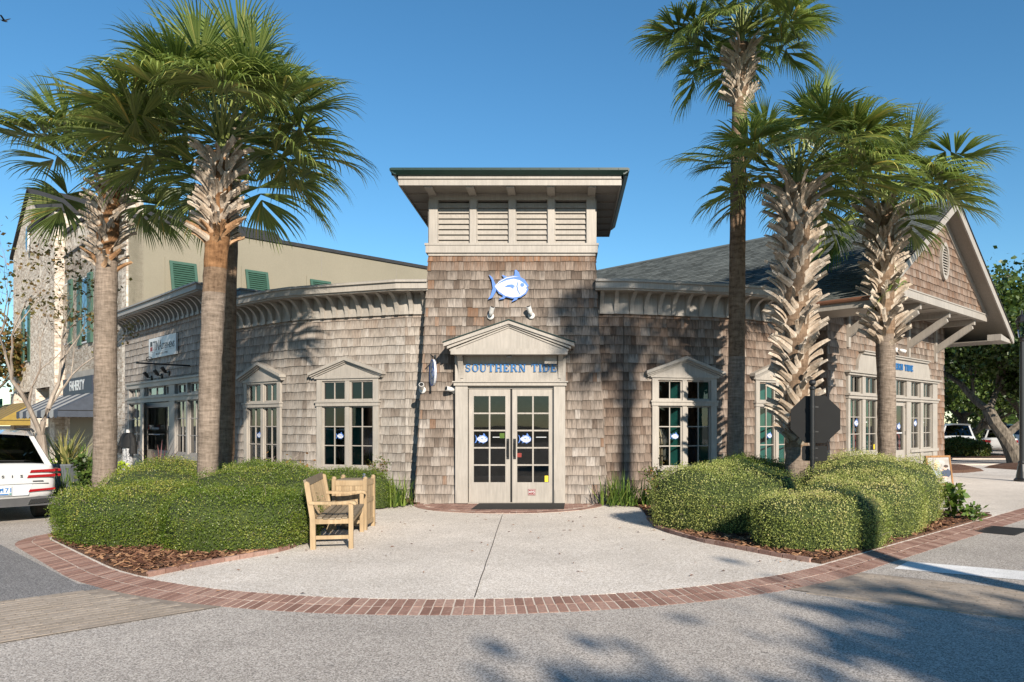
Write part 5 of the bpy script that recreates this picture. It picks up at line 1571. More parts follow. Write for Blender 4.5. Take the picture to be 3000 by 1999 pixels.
for i, (a, b_) in enumerate(ex):
    glazed(st, GM, a, b_, zr + .06, SZ - .09, 2, 1, T0)
    if i in (0, 1, 4, 5):
        wd = glazed(st, GM, a, b_, zs, zr - .08, 2, 3, T0)
        m = MB(GM); m.box((a + b_) / 2 + .06, (a + b_) / 2 + .09, .08, .3, zs, zr); m.build("inner_shutter", MT['teal'], wd)
        if i in (0, 4): fish("decal", wd, GM, a + (b_ - a) * (.72), 0., zs + (zr - zs) * .52, .26, .004)
        else: m = MB(GM); m.box(a + .1, a + .3, .001, .003, zs + (zr-zs) * .53, zs + (zr-zs) * .545); m.build("decal_line", MT['signwhite'], wd)
for (a, b_) in (ex[2], ex[3]):
    d = MB(GM); d.box(a, a + .1, -.03, .03, .03, zr - .08); d.box(b_ - .1, b_, -.03, .03, .03, zr - .08); d.box(a + .1, b_ - .1, -.03, .03, .03, .95); d.box(a + .1, b_ - .1, -.03, .03, zr - .22, zr - .08)
    d = d.build("door", MT[T0], st)
    g = MB(GM); g.add([(a + .1, 0, .95), (b_ - .1, 0, .95), (b_ - .1, 0, zr - .22), (a + .1, 0, zr - .22)]); g.build("pane", MT['glass'], d)
    m = MB(GM); m.tube([(a + .06, -.03, 1.0), (a + .06, -.09, 1.02), (a + .06, -.09, 1.24), (a + .06, -.03, 1.26)], .013, 8); m.build("handle", MT['black'], d)
    fish("decal", d, GM, (a + b_) / 2, 0., 1.65, .26, .004)
    m = MB(GM); m.box(a + .14, b_ - .14, -.003, -.001, 1.44, 1.475); m.build("decal_line", MT['signwhite'], d)
    for hz in (.5, 1.4, 2.2): m = MB(GM); m.box(b_ - .01, b_ + .02, -.045, -.02, hz, hz + .11); m.build("hinge", MT['black_matte'], d)
m = MB(GM); m.box(ex[1][1] - .13, ex[1][1] - .06, .0, .003, zs + .06, zs + .2); m.build("yellow_sticker", MT['yellow'], st)
# scrolled sign board
bx0, bx1 = gx(2503), gx(2716); bt = 3.66
prof_l = [(bx0 - .03, SZ + .02)] + [(bx0 + .03 + .30 * (1 - math.cos(rad(a))), SZ + .10 + .42 * math.sin(rad(a))) for a in range(0, 91, 10)]
tops = [(x, z) for x, z in prof_l] ; w_ = bx0 + bx1
poly = tops + [(w_ - x, z) for x, z in tops[::-1]]
sbm = MB(GM); sbm.prism(poly[::-1], -.10, 0.); sbm.box(bx0 + .26, bx1 - .26, -.16, .0, bt - .03, bt + .03); sbm.box(bx0 + .22, bx1 - .22, -.20, .0, bt + .03, bt + .06)
sbo = sbm.build("sign_board", MT['cream'], gable)
xl = gx(2664, 1080)
slab_letters("SOUTHERN TIDE", .185, GM, (bx0 + bx1) / 2, -.105, SZ + .29, sbo, wf=1.05)
# interior
b = MB(GM); b.box(.2, GL - .2, .16, 6, 0, .05); b.build("floor", MT['interior_floor'], gable)
b = MB(GM); b.box(.2, GL - .2, .16, 6, 3.3, 3.35); b.box(.2, GL - .2, 5, 5.1, 0, 3.3); b.box(.2, .3, .16, 6, 0, 3.3); b.box(GL - .3, GL - .2, .16, 6, 0, 3.3); b.build("inner_wall", MT['interior'], gable)
# security light on the wall
def gwall_at(u, v): x, z = onwall(GM, u, v); return x, z, 0.
lamp("flood_light", 2622, 1026, (.7, -.6, -.25), "white flood light on the shingles above the right storefront sign", GM, gwall_at)
# ------------------------------------------------------------------ cabbage palms
def frond_mesh(name, pitch, seed, pet=1.05, blade=1.0, droop=1.0, old=0.):
    """costapalmate frond: curved petiole, folded segments that droop at their tips; gravity is -z"""
    r = random.Random(seed); b = MB()
    n = 7; pts = []; ang = pitch; p = Vector((0, 0, 0)); ds = pet / n
    for i in range(n + 1):
        pts.append(p.copy())
        p = p + Vector((math.cos(ang), 0, math.sin(ang))) * ds
        ang -= .055 * droop * (1 + i * .25)
    b.tube(pts, [.032, .026, .021, .018, .016, .014, .012, .010], 5, .4 + .3 * r.random(), mat=1, flat=.55)
    hub = pts[-1]; ax = Vector((math.cos(ang), 0, math.sin(ang)))
    side = Vector((0, 1, 0)); nrm = ax.cross(side) * -1                  # nrm points up from the blade
    if nrm.z < 0 and pitch < 1.3: nrm = -nrm
    # costa runs a little into the blade and bends down
    costa = [hub]; ca = ang; q = hub.copy()
    for i in range(4):
        ca -= .18 * droop; q = q + Vector((math.cos(ca), 0, math.sin(ca))) * (.11 * blade); costa.append(q.copy())
    ns = 62
    for k in range(ns):
        f = k / (ns - 1) * 2 - 1                                        # -1 .. 1 across the fan
        th = f * rad(138)
        c = costa[min(4, int((1 - abs(f)) * 4.6))]
        L = blade * (.62 + .42 * math.cos(th * .55)) * r.uniform(.88, 1.08)
        d = ax * math.cos(th) + side * math.sin(th)
        d = (d + nrm * (.22 * (1 - abs(f)) + .12)).normalized()          # blade is dished
        w = .0225 * blade
        tint = min(1, max(0, r.gauss(.42 + .2 * old, .16) + (r.random() < .04) * .4))
        wd = d.cross(nrm).normalized()
        pos = c.copy(); prev = None; steps = 6
        fall = r.uniform(.7, 1.3) * droop
        tw = r.uniform(-.5, .5)
        for s in range(steps + 1):
            t = s / steps
            ww = w * (.45 + 1.3 * t if t < .35 else .9 * (1 - ((t - .35) / .65) ** 1.6) + .02)
            fold = nrm * (ww * .55)
            a_ = pos - wd * ww; c_ = pos + wd * ww; m_ = pos - fold
            if prev:
                b.add([prev[0], prev[1], m_, a_], tint, mat=0); b.add([prev[1], prev[2], c_, m_], tint + .04, mat=0)
            prev = (a_, m_, c_)
            g = fall * (.035 + 1.15 * max(0, t - .34) ** 1.35)
            d = (d + Vector((0, 0, -1)) * g + wd * tw * .03 * t).normalized()
            wd2 = d.cross(nrm)
            if wd2.length > .1: wd = wd2.normalized()
            pos = pos + d * (L / steps)
    return b.mesh(name, [MT['frond'], MT['petiole']], False)
FR = {}
for key, pitches, dr in (("up", (80, 72, 66), .62), ("mid", (56, 47, 38, 30), 1.1), ("low", (22, 12, 2), 1.15), ("hang", (-22, -36, -50), 1.5)):
    FR[key] = [frond_mesh("frond_" + key, rad(p), 40 + i * 7 + len(key), 1.0 + .12 * (i % 3), 1.0 + .08 * ((i + 1) % 3), dr, .5 if key == "hang" else 0.) for i, p in enumerate(pitches) for _ in (0,)]

def boot_mesh(seed, L=.34):
    """old split leaf base: tapering curved plate, cut off at the end"""
    r = random.Random(seed); b = MB(); n = 5; pr = None
    cut = r.uniform(-.4, .4)
    for i in range(n + 1):
        t = i / n
        x = -.02 + L * (.22 * t + .42 * t * t); z = L * (.95 * t - .12 * t * t)
        w = .057 * (1 - .42 * t); th = .014 * (1 - .45 * t)
        zz = cut * .05 if i == n else 0
        row = [(x + .012, -w, z - zz), (x - th, -w * .5, z + th * .4), (x - th, w * .5, z + th * .4), (x + .012, w, z + zz), (x + th + .01, 0, z - th)]
        row = [Vector(p) for p in row]
        if pr:
            for k in range(5): j = (k + 1) % 5; b.add([pr[k], pr[j], row[j], row[k]], r.random())
        pr = row
    b.add(pr, .9)
    return b
BOOT = [boot_mesh(i, .26 + .05 * (i % 4)) for i in range(8)]
BOOTM = {m: [bb_.mesh("leaf_base", MT[m]) for bb_ in BOOT] for m in ('boot', 'boot_rust')}

def palm(base, top, r0, r1, label, boots=None, seed=1, nf=34, scale=1.0, rough=None, fibre=None, hang=6, bulge=.0, bootscale=1.0, trunkmat='trunk', petals=None):
    """base, top: trunk axis ends; boots: (z from, z to, count) still carrying old leaf bases"""
    R_ = random.Random(seed)
    base, top = Vector(base), Vector(top)
    pm = root("palm_tree", base, label, "palm", "palms around the shop")
    N = 46; pts = []; rr = []
    H = top.z - base.z
    for i in range(N + 1):
        t = i / N
        p = base.lerp(top, t) + Vector((math.sin(t * 3.1 + seed) * .03, math.cos(t * 2.3 + seed) * .03, 0)) * (1 - t) * t * 4
        p.z = base.z - .15 + (H + .15) * t
        pts.append(p); rr.append((r0 + (r1 - r0) * t) * (1 + .10 * max(0, 1 - t * 9)) * R_.uniform(.975, 1.025))
    def axis(z):
        t = min(1, max(0, (z - base.z) / H)); i = min(N - 1, int(t * N)); return pts[i].lerp(pts[i+1], t * N - i), rr[i]
    segs = [(base.z - 1, fibre[0] if fibre else (rough[0] if rough else top.z + 1), trunkmat)]
    if rough: segs.append((rough[0], rough[1], 'trunk_rough'))
    if fibre: segs = [(base.z - 1, (rough[0] if rough else fibre[0]), trunkmat)] + ([(rough[0], fibre[0], 'trunk_rough')] if rough else []) + [(fibre[0], top.z + 1, 'fibre')]
    elif rough: segs = [(base.z - 1, rough[0], trunkmat), (rough[0], top.z + 1, 'trunk_rough')]
    mats = [MT[s[2]] for s in segs]
    tr = MB(); nn = 18; rings = []
    for p, q in zip(pts, rr):
        rings.append([p + Vector((math.cos(2*math.pi*k/nn), math.sin(2*math.pi*k/nn), 0)) * q * R_.uniform(.965, 1.035) for k in range(nn)])
    for i in range(N):
        mi = next((k for k, s in enumerate(segs) if s[0] <= pts[i].z < s[1]), 0)
        for k in range(nn):
            j = (k + 1) % nn; tr.add([rings[i][k], rings[i][j], rings[i+1][j], rings[i+1][k]], mat=mi)
    tr.add(rings[-1])
    trunk = tr.build("trunk", mats, pm, True, True)
    if boots:
        z0, z1, cnt = boots
        for i in range(cnt):
            f = (i + .5) / cnt; z = z0 + (z1 - z0) * f
            p, q = axis(z); a = i * 2.39996 + R_.uniform(-.25, .25)
            rol = (1 if i % 2 else -1) * R_.uniform(.55, .85)
            sc = bootscale * R_.uniform(.88, 1.15) * (1 if f < .85 else 1.15)
            lean_ = R_.uniform(-.08, .16)
            mw = Matrix.Translation(p) @ Matrix.Rotation(a, 4, 'Z') @ Matrix.Translation((q * .92, 0, 0)) @ Matrix.Rotation(lean_, 4, 'Y') @ Matrix.Rotation(rol, 4, 'X') @ Matrix.Scale(sc, 4)
            inst("leaf_base", BOOTM['boot_rust' if fibre and f < .15 and R_.random() < .7 else 'boot'][R_.randrange(8)], trunk, mw)
    # crown: spear leaves with the fronds as its pieces
    cr = MB(Matrix.Translation(top))
    for k in range(7):
        a = k * 2.4; cr.tube([(0, 0, -.25), (.05 * math.cos(a), .05 * math.sin(a), .25), (.16 * math.cos(a), .16 * math.sin(a), .95 * scale)], [.05, .035, .008], 6, .5)
    crown = cr.build("crown", MT['petiole'], pm)
    for i in range(nf):
        f = i / (nf - 1)
        key = "up" if f < .26 else "mid" if f < .74 else "low"
        a = i * 2.39996 + seed + R_.uniform(-.2, .2)
        if key == "low" and math.sin(a) < -.45: key = "mid"
        me = R_.choice(FR[key]); sc = scale * R_.uniform(.88, 1.1) * (.80 if f < .26 else .93 if f < .45 else 1)
        zz = .38 * (1 - f) + .18 * f
        rq = rr[-1] * (.3 + .6 * f)
        mw = Matrix.Translation(top + Vector((math.cos(a) * rq, math.sin(a) * rq, zz * scale))) @ Matrix.Rotation(a, 4, 'Z') @ Matrix.Rotation(R_.uniform(-.2, .2), 4, 'Y') @ Matrix.Rotation(R_.uniform(-.35, .35), 4, 'X') @ Matrix.Scale(sc, 4)
        inst("frond", me, crown, mw)
    if petals:
        for (a, z, sc) in petals:
            p, q = axis(z); inst("frond", FR['hang'][2], crown, Matrix.Translation(p) @ Matrix.Rotation(a, 4, 'Z') @ Matrix.Scale(sc, 4))
    return pm
def pp(u, v, d): q = at(u, v, d); return (q.x, q.y, q.z)
def base_at(u, d): return ((u - CX) / FPX * d, d, .03)
# left: big palm in front of the shop, smaller one near the car, tall one by the wall
palm(base_at(603, 12.9), pp(650, 452, 12.9), .165, .195, "large palm with pale criss-cross leaf bases right of the other left-hand palm", (at(0, 715, 12.9).z, at(0, 455, 12.9).z, 190), 3, 40, 1.08, rough=(at(0, 870, 12.9).z, 9), fibre=(at(0, 790, 12.9).z, 9), bootscale=.98)
palm(base_at(303, 14.2), pp(322, 535, 14.2), .205, .18, "leaning palm with rusty frayed collar beside the parked white car", (at(0, 790, 14.2).z, at(0, 545, 14.2).z, 95), 8, 28, .92, fibre=(at(0, 765, 14.2).z, 9), bootscale=.9)
palm(base_at(660, 17.4), pp(690, 345, 17.4), .17, .15, "tall palm close to the wall, mostly hidden behind the large left palm", (at(0, 560, 17.4).z, at(0, 360, 17.4).z, 50), 15, 30, 1.0, rough=(4., 30), trunkmat='trunk_rough')
# right: tall thin one by the wall, thick booted one in the bed, leaning booted one before the storefront
palm(base_at(2150, 16.35), pp(2172, 130, 16.35), .19, .16, "tall slender palm standing against the right curved wall", (at(0, 320, 16.35).z, at(0, 150, 16.35).z, 90), 21, 34, .92, rough=(at(0, 1050, 16.35).z, 30))
palm(base_at(2330, 14.4), pp(2335, 545, 14.4), .20, .26, "thick palm wrapped in pale criss-cross leaf bases down to the hedge", (at(0, 1290, 14.4).z, at(0, 560, 14.4).z, 300), 27, 34, .93, rough=(1.2, 30), bootscale=1.2)
palm(base_at(2597, 17.2), pp(2590, 600, 17.2), .19, .22, "palm with bushy leaf bases and dark bare lower trunk before the right storefront", (at(0, 1010, 17.2).z, at(0, 610, 17.2).z, 170), 33, 34, 1.02, rough=(at(0, 1000, 17.2).z, 30), bootscale=1.3, petals=[(-.6, at(0, 740, 17.2).z, .72)])
# across the right street, behind the photographer: throws its shadow on the right wing
palm((7.3, 2.0, -.05), (7.4, 2.0, 10.9), .18, .17, "palm across the right street, behind the photographer", (9.5, 10.8, 40), 40, 28, 1.0)
# ------------------------------------------------------------------ hedges, shrubs, trees
def mound(name, c, a, b_, h, rz, n, label, m='hedge', seed=1, e=2.5, group="clipped hedges in the beds", leaf=.0185, z0=.03, dry=0., wob=.13):
    """clipped hedge: leaves spread over a rounded block, dark twiggy core inside"""
    r = random.Random(seed); c = Vector((c[0], c[1], 0))
    hd = root(name, (c.x, c.y, z0), label, "hedge", group)
    R2 = Matrix.Rotation(rz, 3, 'Z')
    ph = [r.uniform(0, 6.3) for _ in range(6)]
    def surf(th, f, k=1.0):
        # superellipse footprint, rounded shoulder; f 0..1 from foot up over the top to the middle
        ct, sn = math.cos(th), math.sin(th)
        rr_ = (abs(ct) ** e + abs(sn) ** e) ** (-1 / e)
        rr_ *= 1 + wob * (math.sin(2 * th + ph[0]) + .6 * math.sin(3 * th + ph[1]) + .4 * math.sin(5 * th + ph[2])) * .5
        w = f * 2.0
        if w < .9: q = w / .9; rad_ = 1 - .05 * (1 - q) ** 2; z = h * .58 * q
        elif w < 1.35: q = (w - .9) / .45; rad_ = 1 - .36 * (1 - math.cos(q * math.pi / 2)); z = h * (.58 + .34 * math.sin(q * math.pi / 2))
        else: q = (w - 1.35) / .65; rad_ = .64 * (1 - q); z = h * (.92 + .08 * math.sin(q * math.pi / 2))
        x, y = a * rr_ * rad_ * ct, b_ * rr_ * rad_ * sn
        bump = 1 + .11 * math.sin(x * 3.1 + ph[3]) * math.sin(y * 2.7 + ph[4]) + .03 * math.sin(x * 9 + ph[5]) * math.sin(y * 8 + ph[0])
        return R2 @ Vector((x * k, y * k, 0)) + Vector((c.x, c.y, z0 + z * bump * k))
    core = MB(); nt, nf = 28, 9
    g = [[surf(2*math.pi*i/nt, j/nf, .955) for i in range(nt)] for j in range(nf + 1)]
    for j in range(nf):
        for i in range(nt): k = (i + 1) % nt; core.add([g[j][i], g[j][k], g[j+1][k], g[j+1][i]])
    core.build("core", MT['hedge_core'], hd)
    lv = MB(); cnt = 0; n = int(n * 1.7)
    per = 2 * math.pi
    while cnt < n:
        th = r.uniform(0, per)
        f = r.random()
        if f > .675 and r.random() > 1.05 - (f - .675) / .325: continue
        if f < .05 and r.random() < .5: continue
        p = surf(th, f); p2 = surf(th + .02, f); p3 = surf(th, min(1, f + .01) if f < .99 else f - .01)
        nn = (p2 - p).cross(p3 - p)
        if nn.length < 1e-12: continue
        nn.normalize()
        if f >= .99: nn = Vector((0, 0, 1))
        out_ = (p - Vector((c.x, c.y, p.z * .4)))
        if nn.dot(out_) < 0: nn = -nn
        p = p + nn * (r.uniform(-.055, .03) if r.random() < .90 else r.uniform(.02, .09))
        d = (nn * r.uniform(.1, 1.0) + Vector((r.uniform(-1, 1), r.uniform(-1, 1), r.uniform(-.4, 1)))).normalized()
        s = d.cross(nn + Vector((r.uniform(-.6, .6), r.uniform(-.6, .6), r.uniform(-.6, .6))))
        if s.length < .05: continue
        s.normalize(); up = s.cross(d)
        l = leaf * r.uniform(.75, 1.35); w = l * .42
        t = min(1, max(0, r.gauss(.46, .15) + dry * max(0, nn.z) * .3))
        lv.add([p, p + d * l * .5 + s * w - up * w * .25, p + d * l, p + d * l * .5 - s * w - up * w * .25], t)
        cnt += 1
    tag(lv.build("foliage", MT[m], hd), kind="stuff")
    tw = MB()                                           # bare shoots the shears missed
    for k in range(60):
        th, f = r.uniform(0, per), r.uniform(.1, .9); p = surf(th, f, .95)
        d = (p - Vector((c.x, c.y, p.z * .3))).normalized() + Vector((r.gauss(0, .5), r.gauss(0, .5), r.uniform(0, .8))); d.normalize()
        q = p + d * r.uniform(.06, .15); tw.tube([p, p.lerp(q, .5) + Vector((0, 0, .008)), q], [.0035, .003, .0015], 4)
    tag(tw.build("stray_shoots", MT['bark_grey'], hd), kind="stuff")
    return hd
mound("hedge", (-4.55, 10.55), .98, .78, .76, rad(8), 17000, "low rounded hedge just left of the bench, nearest the brick border", seed=2, m='hedge')
mound("hedge", (-6.45, 11.25), 1.22, 1.0, .74, rad(-38), 20000, "broad low hedge at the left end of the bed beside the white car", seed=3, dry=.7)
mound("hedge", (-5.05, 12.75), 1.15, 1.05, .93, rad(0), 15000, "taller hedge behind the bench, right of the large palm's foot", seed=4, dry=.4)
mound("hedge", (-7.0, 13.5), 1.25, 1.15, .98, rad(-30), 13000, "sunlit hedge between the two left palm trunks", seed=5, dry=.8)
mound("hedge", (-4.5, 15.35), 1.05, .42, .74, rad(-4), 9000, "narrow hedge strip under the window left of the tower", seed=6)
mound("hedge", (-6.3, 15.6), .95, .8, .9, rad(-15), 6000, "hedge against the wall behind the large palm", seed=7)
mound("hedge", (2.62, 12.35), 1.12, .95, 1.0, rad(-8), 18000, "tall boxy hedge at the plaza's right edge under the right window", 'hedge_dry', seed=12)
mound("hedge", (3.55, 10.6), .86, .78, .76, rad(20), 14000, "rounded hedge at the front tip of the right bed", 'hedge_dry', seed=13, dry=.5)
mound("hedge", (4.75, 11.95), 1.15, .86, .90, rad(45), 16000, "sunlit hedge along the brick border at the right end of the bed", 'hedge_dry', seed=14, dry=.5)
mound("hedge", (5.5, 13.5), 1.5, 1.1, 1.10, rad(40), 15000, "large rounded hedge behind the sign post before the right storefront", 'hedge_dry', seed=15, dry=.5)
mound("hedge", (3.75, 14.9), 1.2, .7, 1.0, rad(5), 10000, "shaded hedge between the slender and the thick right palms", 'hedge', seed=16)
mound("hedge", (4.35, 13.15), .72, .6, .62, rad(0), 6000, "low patchy hedge around the sign post's foot", 'hedge_dry', seed=17, dry=.9)

def blades(name, c, n, L, label, m='grass', seed=1, up=1.0, w=.012, cat="plant", group=None, base=.06, stiff=.5, z0=.03, parent=None):
    r = random.Random(seed)
    b = MB()
    for i in range(n):
        a = r.uniform(0, 6.3); l = L * r.uniform(.6, 1.15); t0 = r.random()
        p = Vector((c[0] + r.gauss(0, base), c[1] + r.gauss(0, base), z0)); el = rad(r.uniform(40, 88)) * up
        d = Vector((math.cos(a) * math.cos(el), math.sin(a) * math.cos(el), math.sin(el))); s = Vector((-math.sin(a), math.cos(a), 0)); pr = None
        for k in range(6):
            t = k / 5; ww = w * (1 - t ** 2) + .001
            q = (p - s * ww, p + s * ww)
            if pr: b.add([pr[0], pr[1], q[1], q[0]], t0)
            pr = q; p = p + d * (l / 5); d = (d + Vector((0, 0, -1)) * (1 - stiff) * .55 * (t + .15)).normalized()
    if parent is not None: return b.build(name, MT[m], parent)
    return tag(b.build(name, MT[m]), label, cat, group)
blades("grass_clump", (-3.55, 15.55), 170, .62, "green strap-leaved clump left of the tower foot", seed=2, base=.16)
blades("grass_clump", (1.15, 15.75), 190, .66, "green strap-leaved clump right of the tower foot", seed=3, base=.17)
blades("grass_clump", (1.75, 15.6), 90, .5, "small strap-leaved clump behind the boxy right hedge", seed=4, base=.12)
def shrub(name, c, h, w, n, label, m, seed, stems=7, leaf=.05, bare=0., cat="shrub", top_only=False, twig=26, bark='bark_grey', z0=.03):
    r = random.Random(seed); s = root(name, (c[0], c[1], z0), label, cat)
    b = MB(); tips = []
    for i in range(stems):
        a = r.uniform(0, 6.3); p = Vector((c[0] + r.gauss(0, .03), c[1] + r.gauss(0, .03), z0 - .02)); d = Vector((math.cos(a) * .4 * w / h, math.sin(a) * .4 * w / h, 1)).normalized(); pts = [p.copy()]
        for k in range(6): p = p + d * (h / 6.5); pts.append(p.copy()); d = (d + Vector((r.gauss(0, .18), r.gauss(0, .18), .05))).normalized(); tips.append(p.copy())
        b.tube(pts, [.012, .011, .010, .008, .006, .004, .002], 5)
        for k in range(int(twig / stems) + 1):
            q = r.choice(pts[2:]); e_ = q + Vector((r.gauss(0, 1), r.gauss(0, 1), r.uniform(.1, 1.2))).normalized() * r.uniform(.1, .32) * w; m_ = q.lerp(e_, .5) + Vector((0, 0, .02)); b.tube([q, m_, e_], [.004, .003, .0012], 4); tips += [e_, m_]
    b.build("stems", MT[bark], s)
    lv = MB()
    for i in range(n):
        q = r.choice(tips) + Vector((r.gauss(0, .05), r.gauss(0, .05), r.gauss(0, .05))) * (w * 1.2)
        d = Vector((r.gauss(0, 1), r.gauss(0, 1), r.gauss(-.1, .7))).normalized(); sd = d.cross(Vector((r.gauss(0, 1), r.gauss(0, 1), r.gauss(0, 1))))
        if sd.length < .1: continue
        sd.normalize(); l = leaf * r.uniform(.6, 1.3); ww = l * .3; t = min(1, max(0, r.gauss(.5, .25)))
        lv.add([q, q + d * l * .5 + sd * ww, q + d * l, q + d * l * .5 - sd * ww], t)
    tag(lv.build("foliage", MT[m], s), kind="stuff")
    return s
shrub("nandina_shrub", (-3.95, 15.75), .95, .75, 900, "feathery green shrub with a red tuft left of the tower", 'nandina', 3)
shrub("nandina_shrub", (1.85, 15.2), .95, .7, 900, "feathery shrub with reddish leaves right of the tower", 'nandina', 4)
shrub("hydrangea_shrub", (-6.0, 16.3), 1.15, .9, 70, "leafless twiggy shrub with rusty dry leaves under the left window", 'rustleaf', 5, stems=9, leaf=.09, twig=80, bark='bark_pale')
shrub("leafy_shrub", (6.95, 13.45), .62, .35, 260, "drooping dark leafy plant at the right end of the hedges", 'grass', 6, leaf=.13)
shrub("leafy_shrub", (7.15, 13.2), .25, .4, 160, "low leafy plant on the mulch at the right end of the bed", 'grass', 7, leaf=.10)

def branch_tree(name, base, H, label, cat, leafm, barkm, nleaf, leaf, seed, spread=1.0, levels=4, r0=.12, trunk_h=.25, crown_pts=None, jitter=.3, split=(2, 3), lean=(0, 0), group=None, droop=0., ratio=.74, minleafz=0.):
    """recursive limbs, leaves round the outer twigs"""
    r = random.Random(seed); base = Vector(base)
    t = root(name, base, label, cat, group)
    b = MB(); tips = []
    def grow(p, d, L, rad_, lv):
        n = 4; pts = [p.copy()]; dd = d.copy()
        for k in range(n):
            p = p + dd * (L / n); dd = (dd + Vector((r.gauss(0, jitter * .4), r.gauss(0, jitter * .4), r.gauss(.03 - droop, jitter * .25)))).normalized(); pts.append(p.copy())
        rr = [rad_ * (1 - .32 * k / n) for k in range(n + 1)]
        b.tube(pts, rr, 9 if lv == 0 else 6 if lv < 3 else 4, cap=lv == 0)
        if lv >= levels - 1: tips.extend(pts[1:])
        elif lv >= levels - 2: tips.extend(pts[3:])
        if lv < levels:
            for c in range(r.choice(split)):
                ax = Vector((r.gauss(0, 1), r.gauss(0, 1), r.gauss(.15, .5))).normalized()
                nd = (dd + ax * r.uniform(.5, 1.0) * spread).normalized()
                if nd.z < -.25 and not droop: nd.z = abs(nd.z) * .3; nd.normalize()
                grow(pts[-1 if c < 2 else 2], nd, L * ratio * r.uniform(.8, 1.15), rr[-1] * r.uniform(.62, .85), lv + 1)
    grow(base - Vector((0, 0, .1)), Vector((lean[0], lean[1], 1)).normalized(), H * trunk_h, r0, 0)
    b.build("trunk", MT[barkm], t, True)
    lv = MB(); k = 0
    while k < nleaf and tips:
        q = r.choice(tips)
        q = q + Vector((r.gauss(0, 1), r.gauss(0, 1), r.gauss(0, .7))) * (crown_pts or .25)
        if q.z < minleafz: k += .2; continue
        d = Vector((r.gauss(0, 1), r.gauss(0, 1), r.gauss(-.2, .8))).normalized(); sd = d.cross(Vector((r.gauss(0, 1), r.gauss(0, 1), r.gauss(0, 1))))
        if sd.length < .1: continue
        sd.normalize(); l = leaf * r.uniform(.6, 1.4); w = l * .38
        lv.add([q, q + d * l * .45 + sd * w, q + d * l, q + d * l * .45 - sd * w], min(1, max(0, r.gauss(.5, .22)))); k += 1
    tag(lv.build("crown", MT[leafm], t), kind="stuff")
    return t
# nearly leafless tree by the white car
branch_tree("bare_tree", at(115, 1290, 17.0) * 1.0 - Vector((0, 0, at(115, 1290, 17.0).z)), 6.3, "nearly leafless multi-stemmed tree behind the white car", "tree", 'autumn', 'bark_pale', 950, .085, 14, spread=.60, levels=7, r0=.13, trunk_h=.25, crown_pts=.08, jitter=.26, split=(2, 2, 3), ratio=.78)
branch_tree("leafy_tree", (-29.5, 38, 0), 8.0, "dark brownish tree at the left edge before the brick building", "tree", 'autumn', 'bark_oak', 3500, .22, 19, spread=.9, levels=5, r0=.22, trunk_h=.3, crown_pts=.5)
# live oaks round the car park at the right
oaks = [((19.6, 32.6, 0), 10.5, "spreading live oak with a thick leaning trunk near the right lamp post", 36, .36, (-.22, .1), 16000),
        ((22.6, 35.5, 0), 10.0, "live oak at the right picture edge beside the leaning oak", 37, .36, (-.3, .0), 11000),
        ((17.5, 44.5, 0), 9.5, "dense live oak behind the gabled shop's right corner", 32, .45, (.15, 0), 8000),
        ((25.5, 47.5, 0), 9.0, "live oak behind the parked cars on the right", 33, .40, (-.1, 0), 8000),
        ((31.5, 55., 0), 9.5, "far live oak at the right end of the car park", 34, .40, (-.1, 0), 6500),
        ((21., 62., 0), 10.5, "far live oak at the back of the car park", 35, .45, (0, 0), 7000)]
for p, H, lb, sd, r0, ln, nl in oaks:
    branch_tree("oak_tree", p, H, lb, "tree", 'oak', 'bark_oak', int(nl * 2.2), .20, sd, spread=1.0, levels=5, r0=r0, trunk_h=.26, crown_pts=.55, lean=ln, group="live oaks round the car park", split=(2, 3, 3), ratio=.78, minleafz=2.6)
# trees across the right street behind the photographer: they shade the road
for p, H, lb, sd, nl in (((10.5, -10.5, -.05), 8.5, "street tree behind the photographer on the right", 51, 8000), ((6.8, -8.2, -.05), 9.0, "street tree behind the photographer", 52, 8000), ((17.5, -2.0, -.05), 8.5, "street tree across the right street", 53, 4200)):
    branch_tree("street_tree", p, H, lb, "tree", 'oak', 'bark_oak', nl, .30, sd, spread=.95, levels=5, r0=.28, trunk_h=.28, crown_pts=.5, group="street trees behind the photographer", ratio=.76, minleafz=2.5)

# wooded belt behind the car park
bt = MB(); r = random.Random(77)
for i in range(26000):
    x = r.uniform(14, 70); y = 72 + r.uniform(-4, 4) + 6 * math.sin(x * .3); top = 7.5 + 3 * math.sin(x * .45) + 1.6 * math.sin(x * 1.3 + 1); z = top * r.random() ** .8
    d = Vector((r.gauss(0, 1), r.gauss(0, 1), r.gauss(0, 1))).normalized(); sd = d.cross(Vector((r.gauss(0, 1), r.gauss(0, 1), r.gauss(0, 1)))); sd.normalize()
    l = r.uniform(.3, .6); p = Vector((x, y, z)); bt.add([p, p + d * l * .5 + sd * l * .35, p + d * l, p + d * l * .5 - sd * l * .35], min(1, max(0, r.gauss(.5, .25))))
tag(bt.build("woodland", MT['oak']), "dark belt of trees far behind the car park", "woodland", None, "stuff")
# ------------------------------------------------------------------ street furniture and other things
def part(name, parent, M, m, fn, bev=0., smooth=False, merge=False):
    b = MB(M); fn(b); o = b.build(name, MT[m] if isinstance(m, str) else m, parent, smooth, merge)
    if bev: bevel(o, bev)
    return o
# --- teak bench at the left edge of the plaza, facing right
n0 = gnd(927, 1611); n1 = gnd(1028, 1608); f1 = gnd(1060, 1558)
dirB = Vector((f1.x - n1.x, f1.y - n1.y, 0)); Lb = dirB.length
ang = math.atan2(dirB.y, dirB.x)
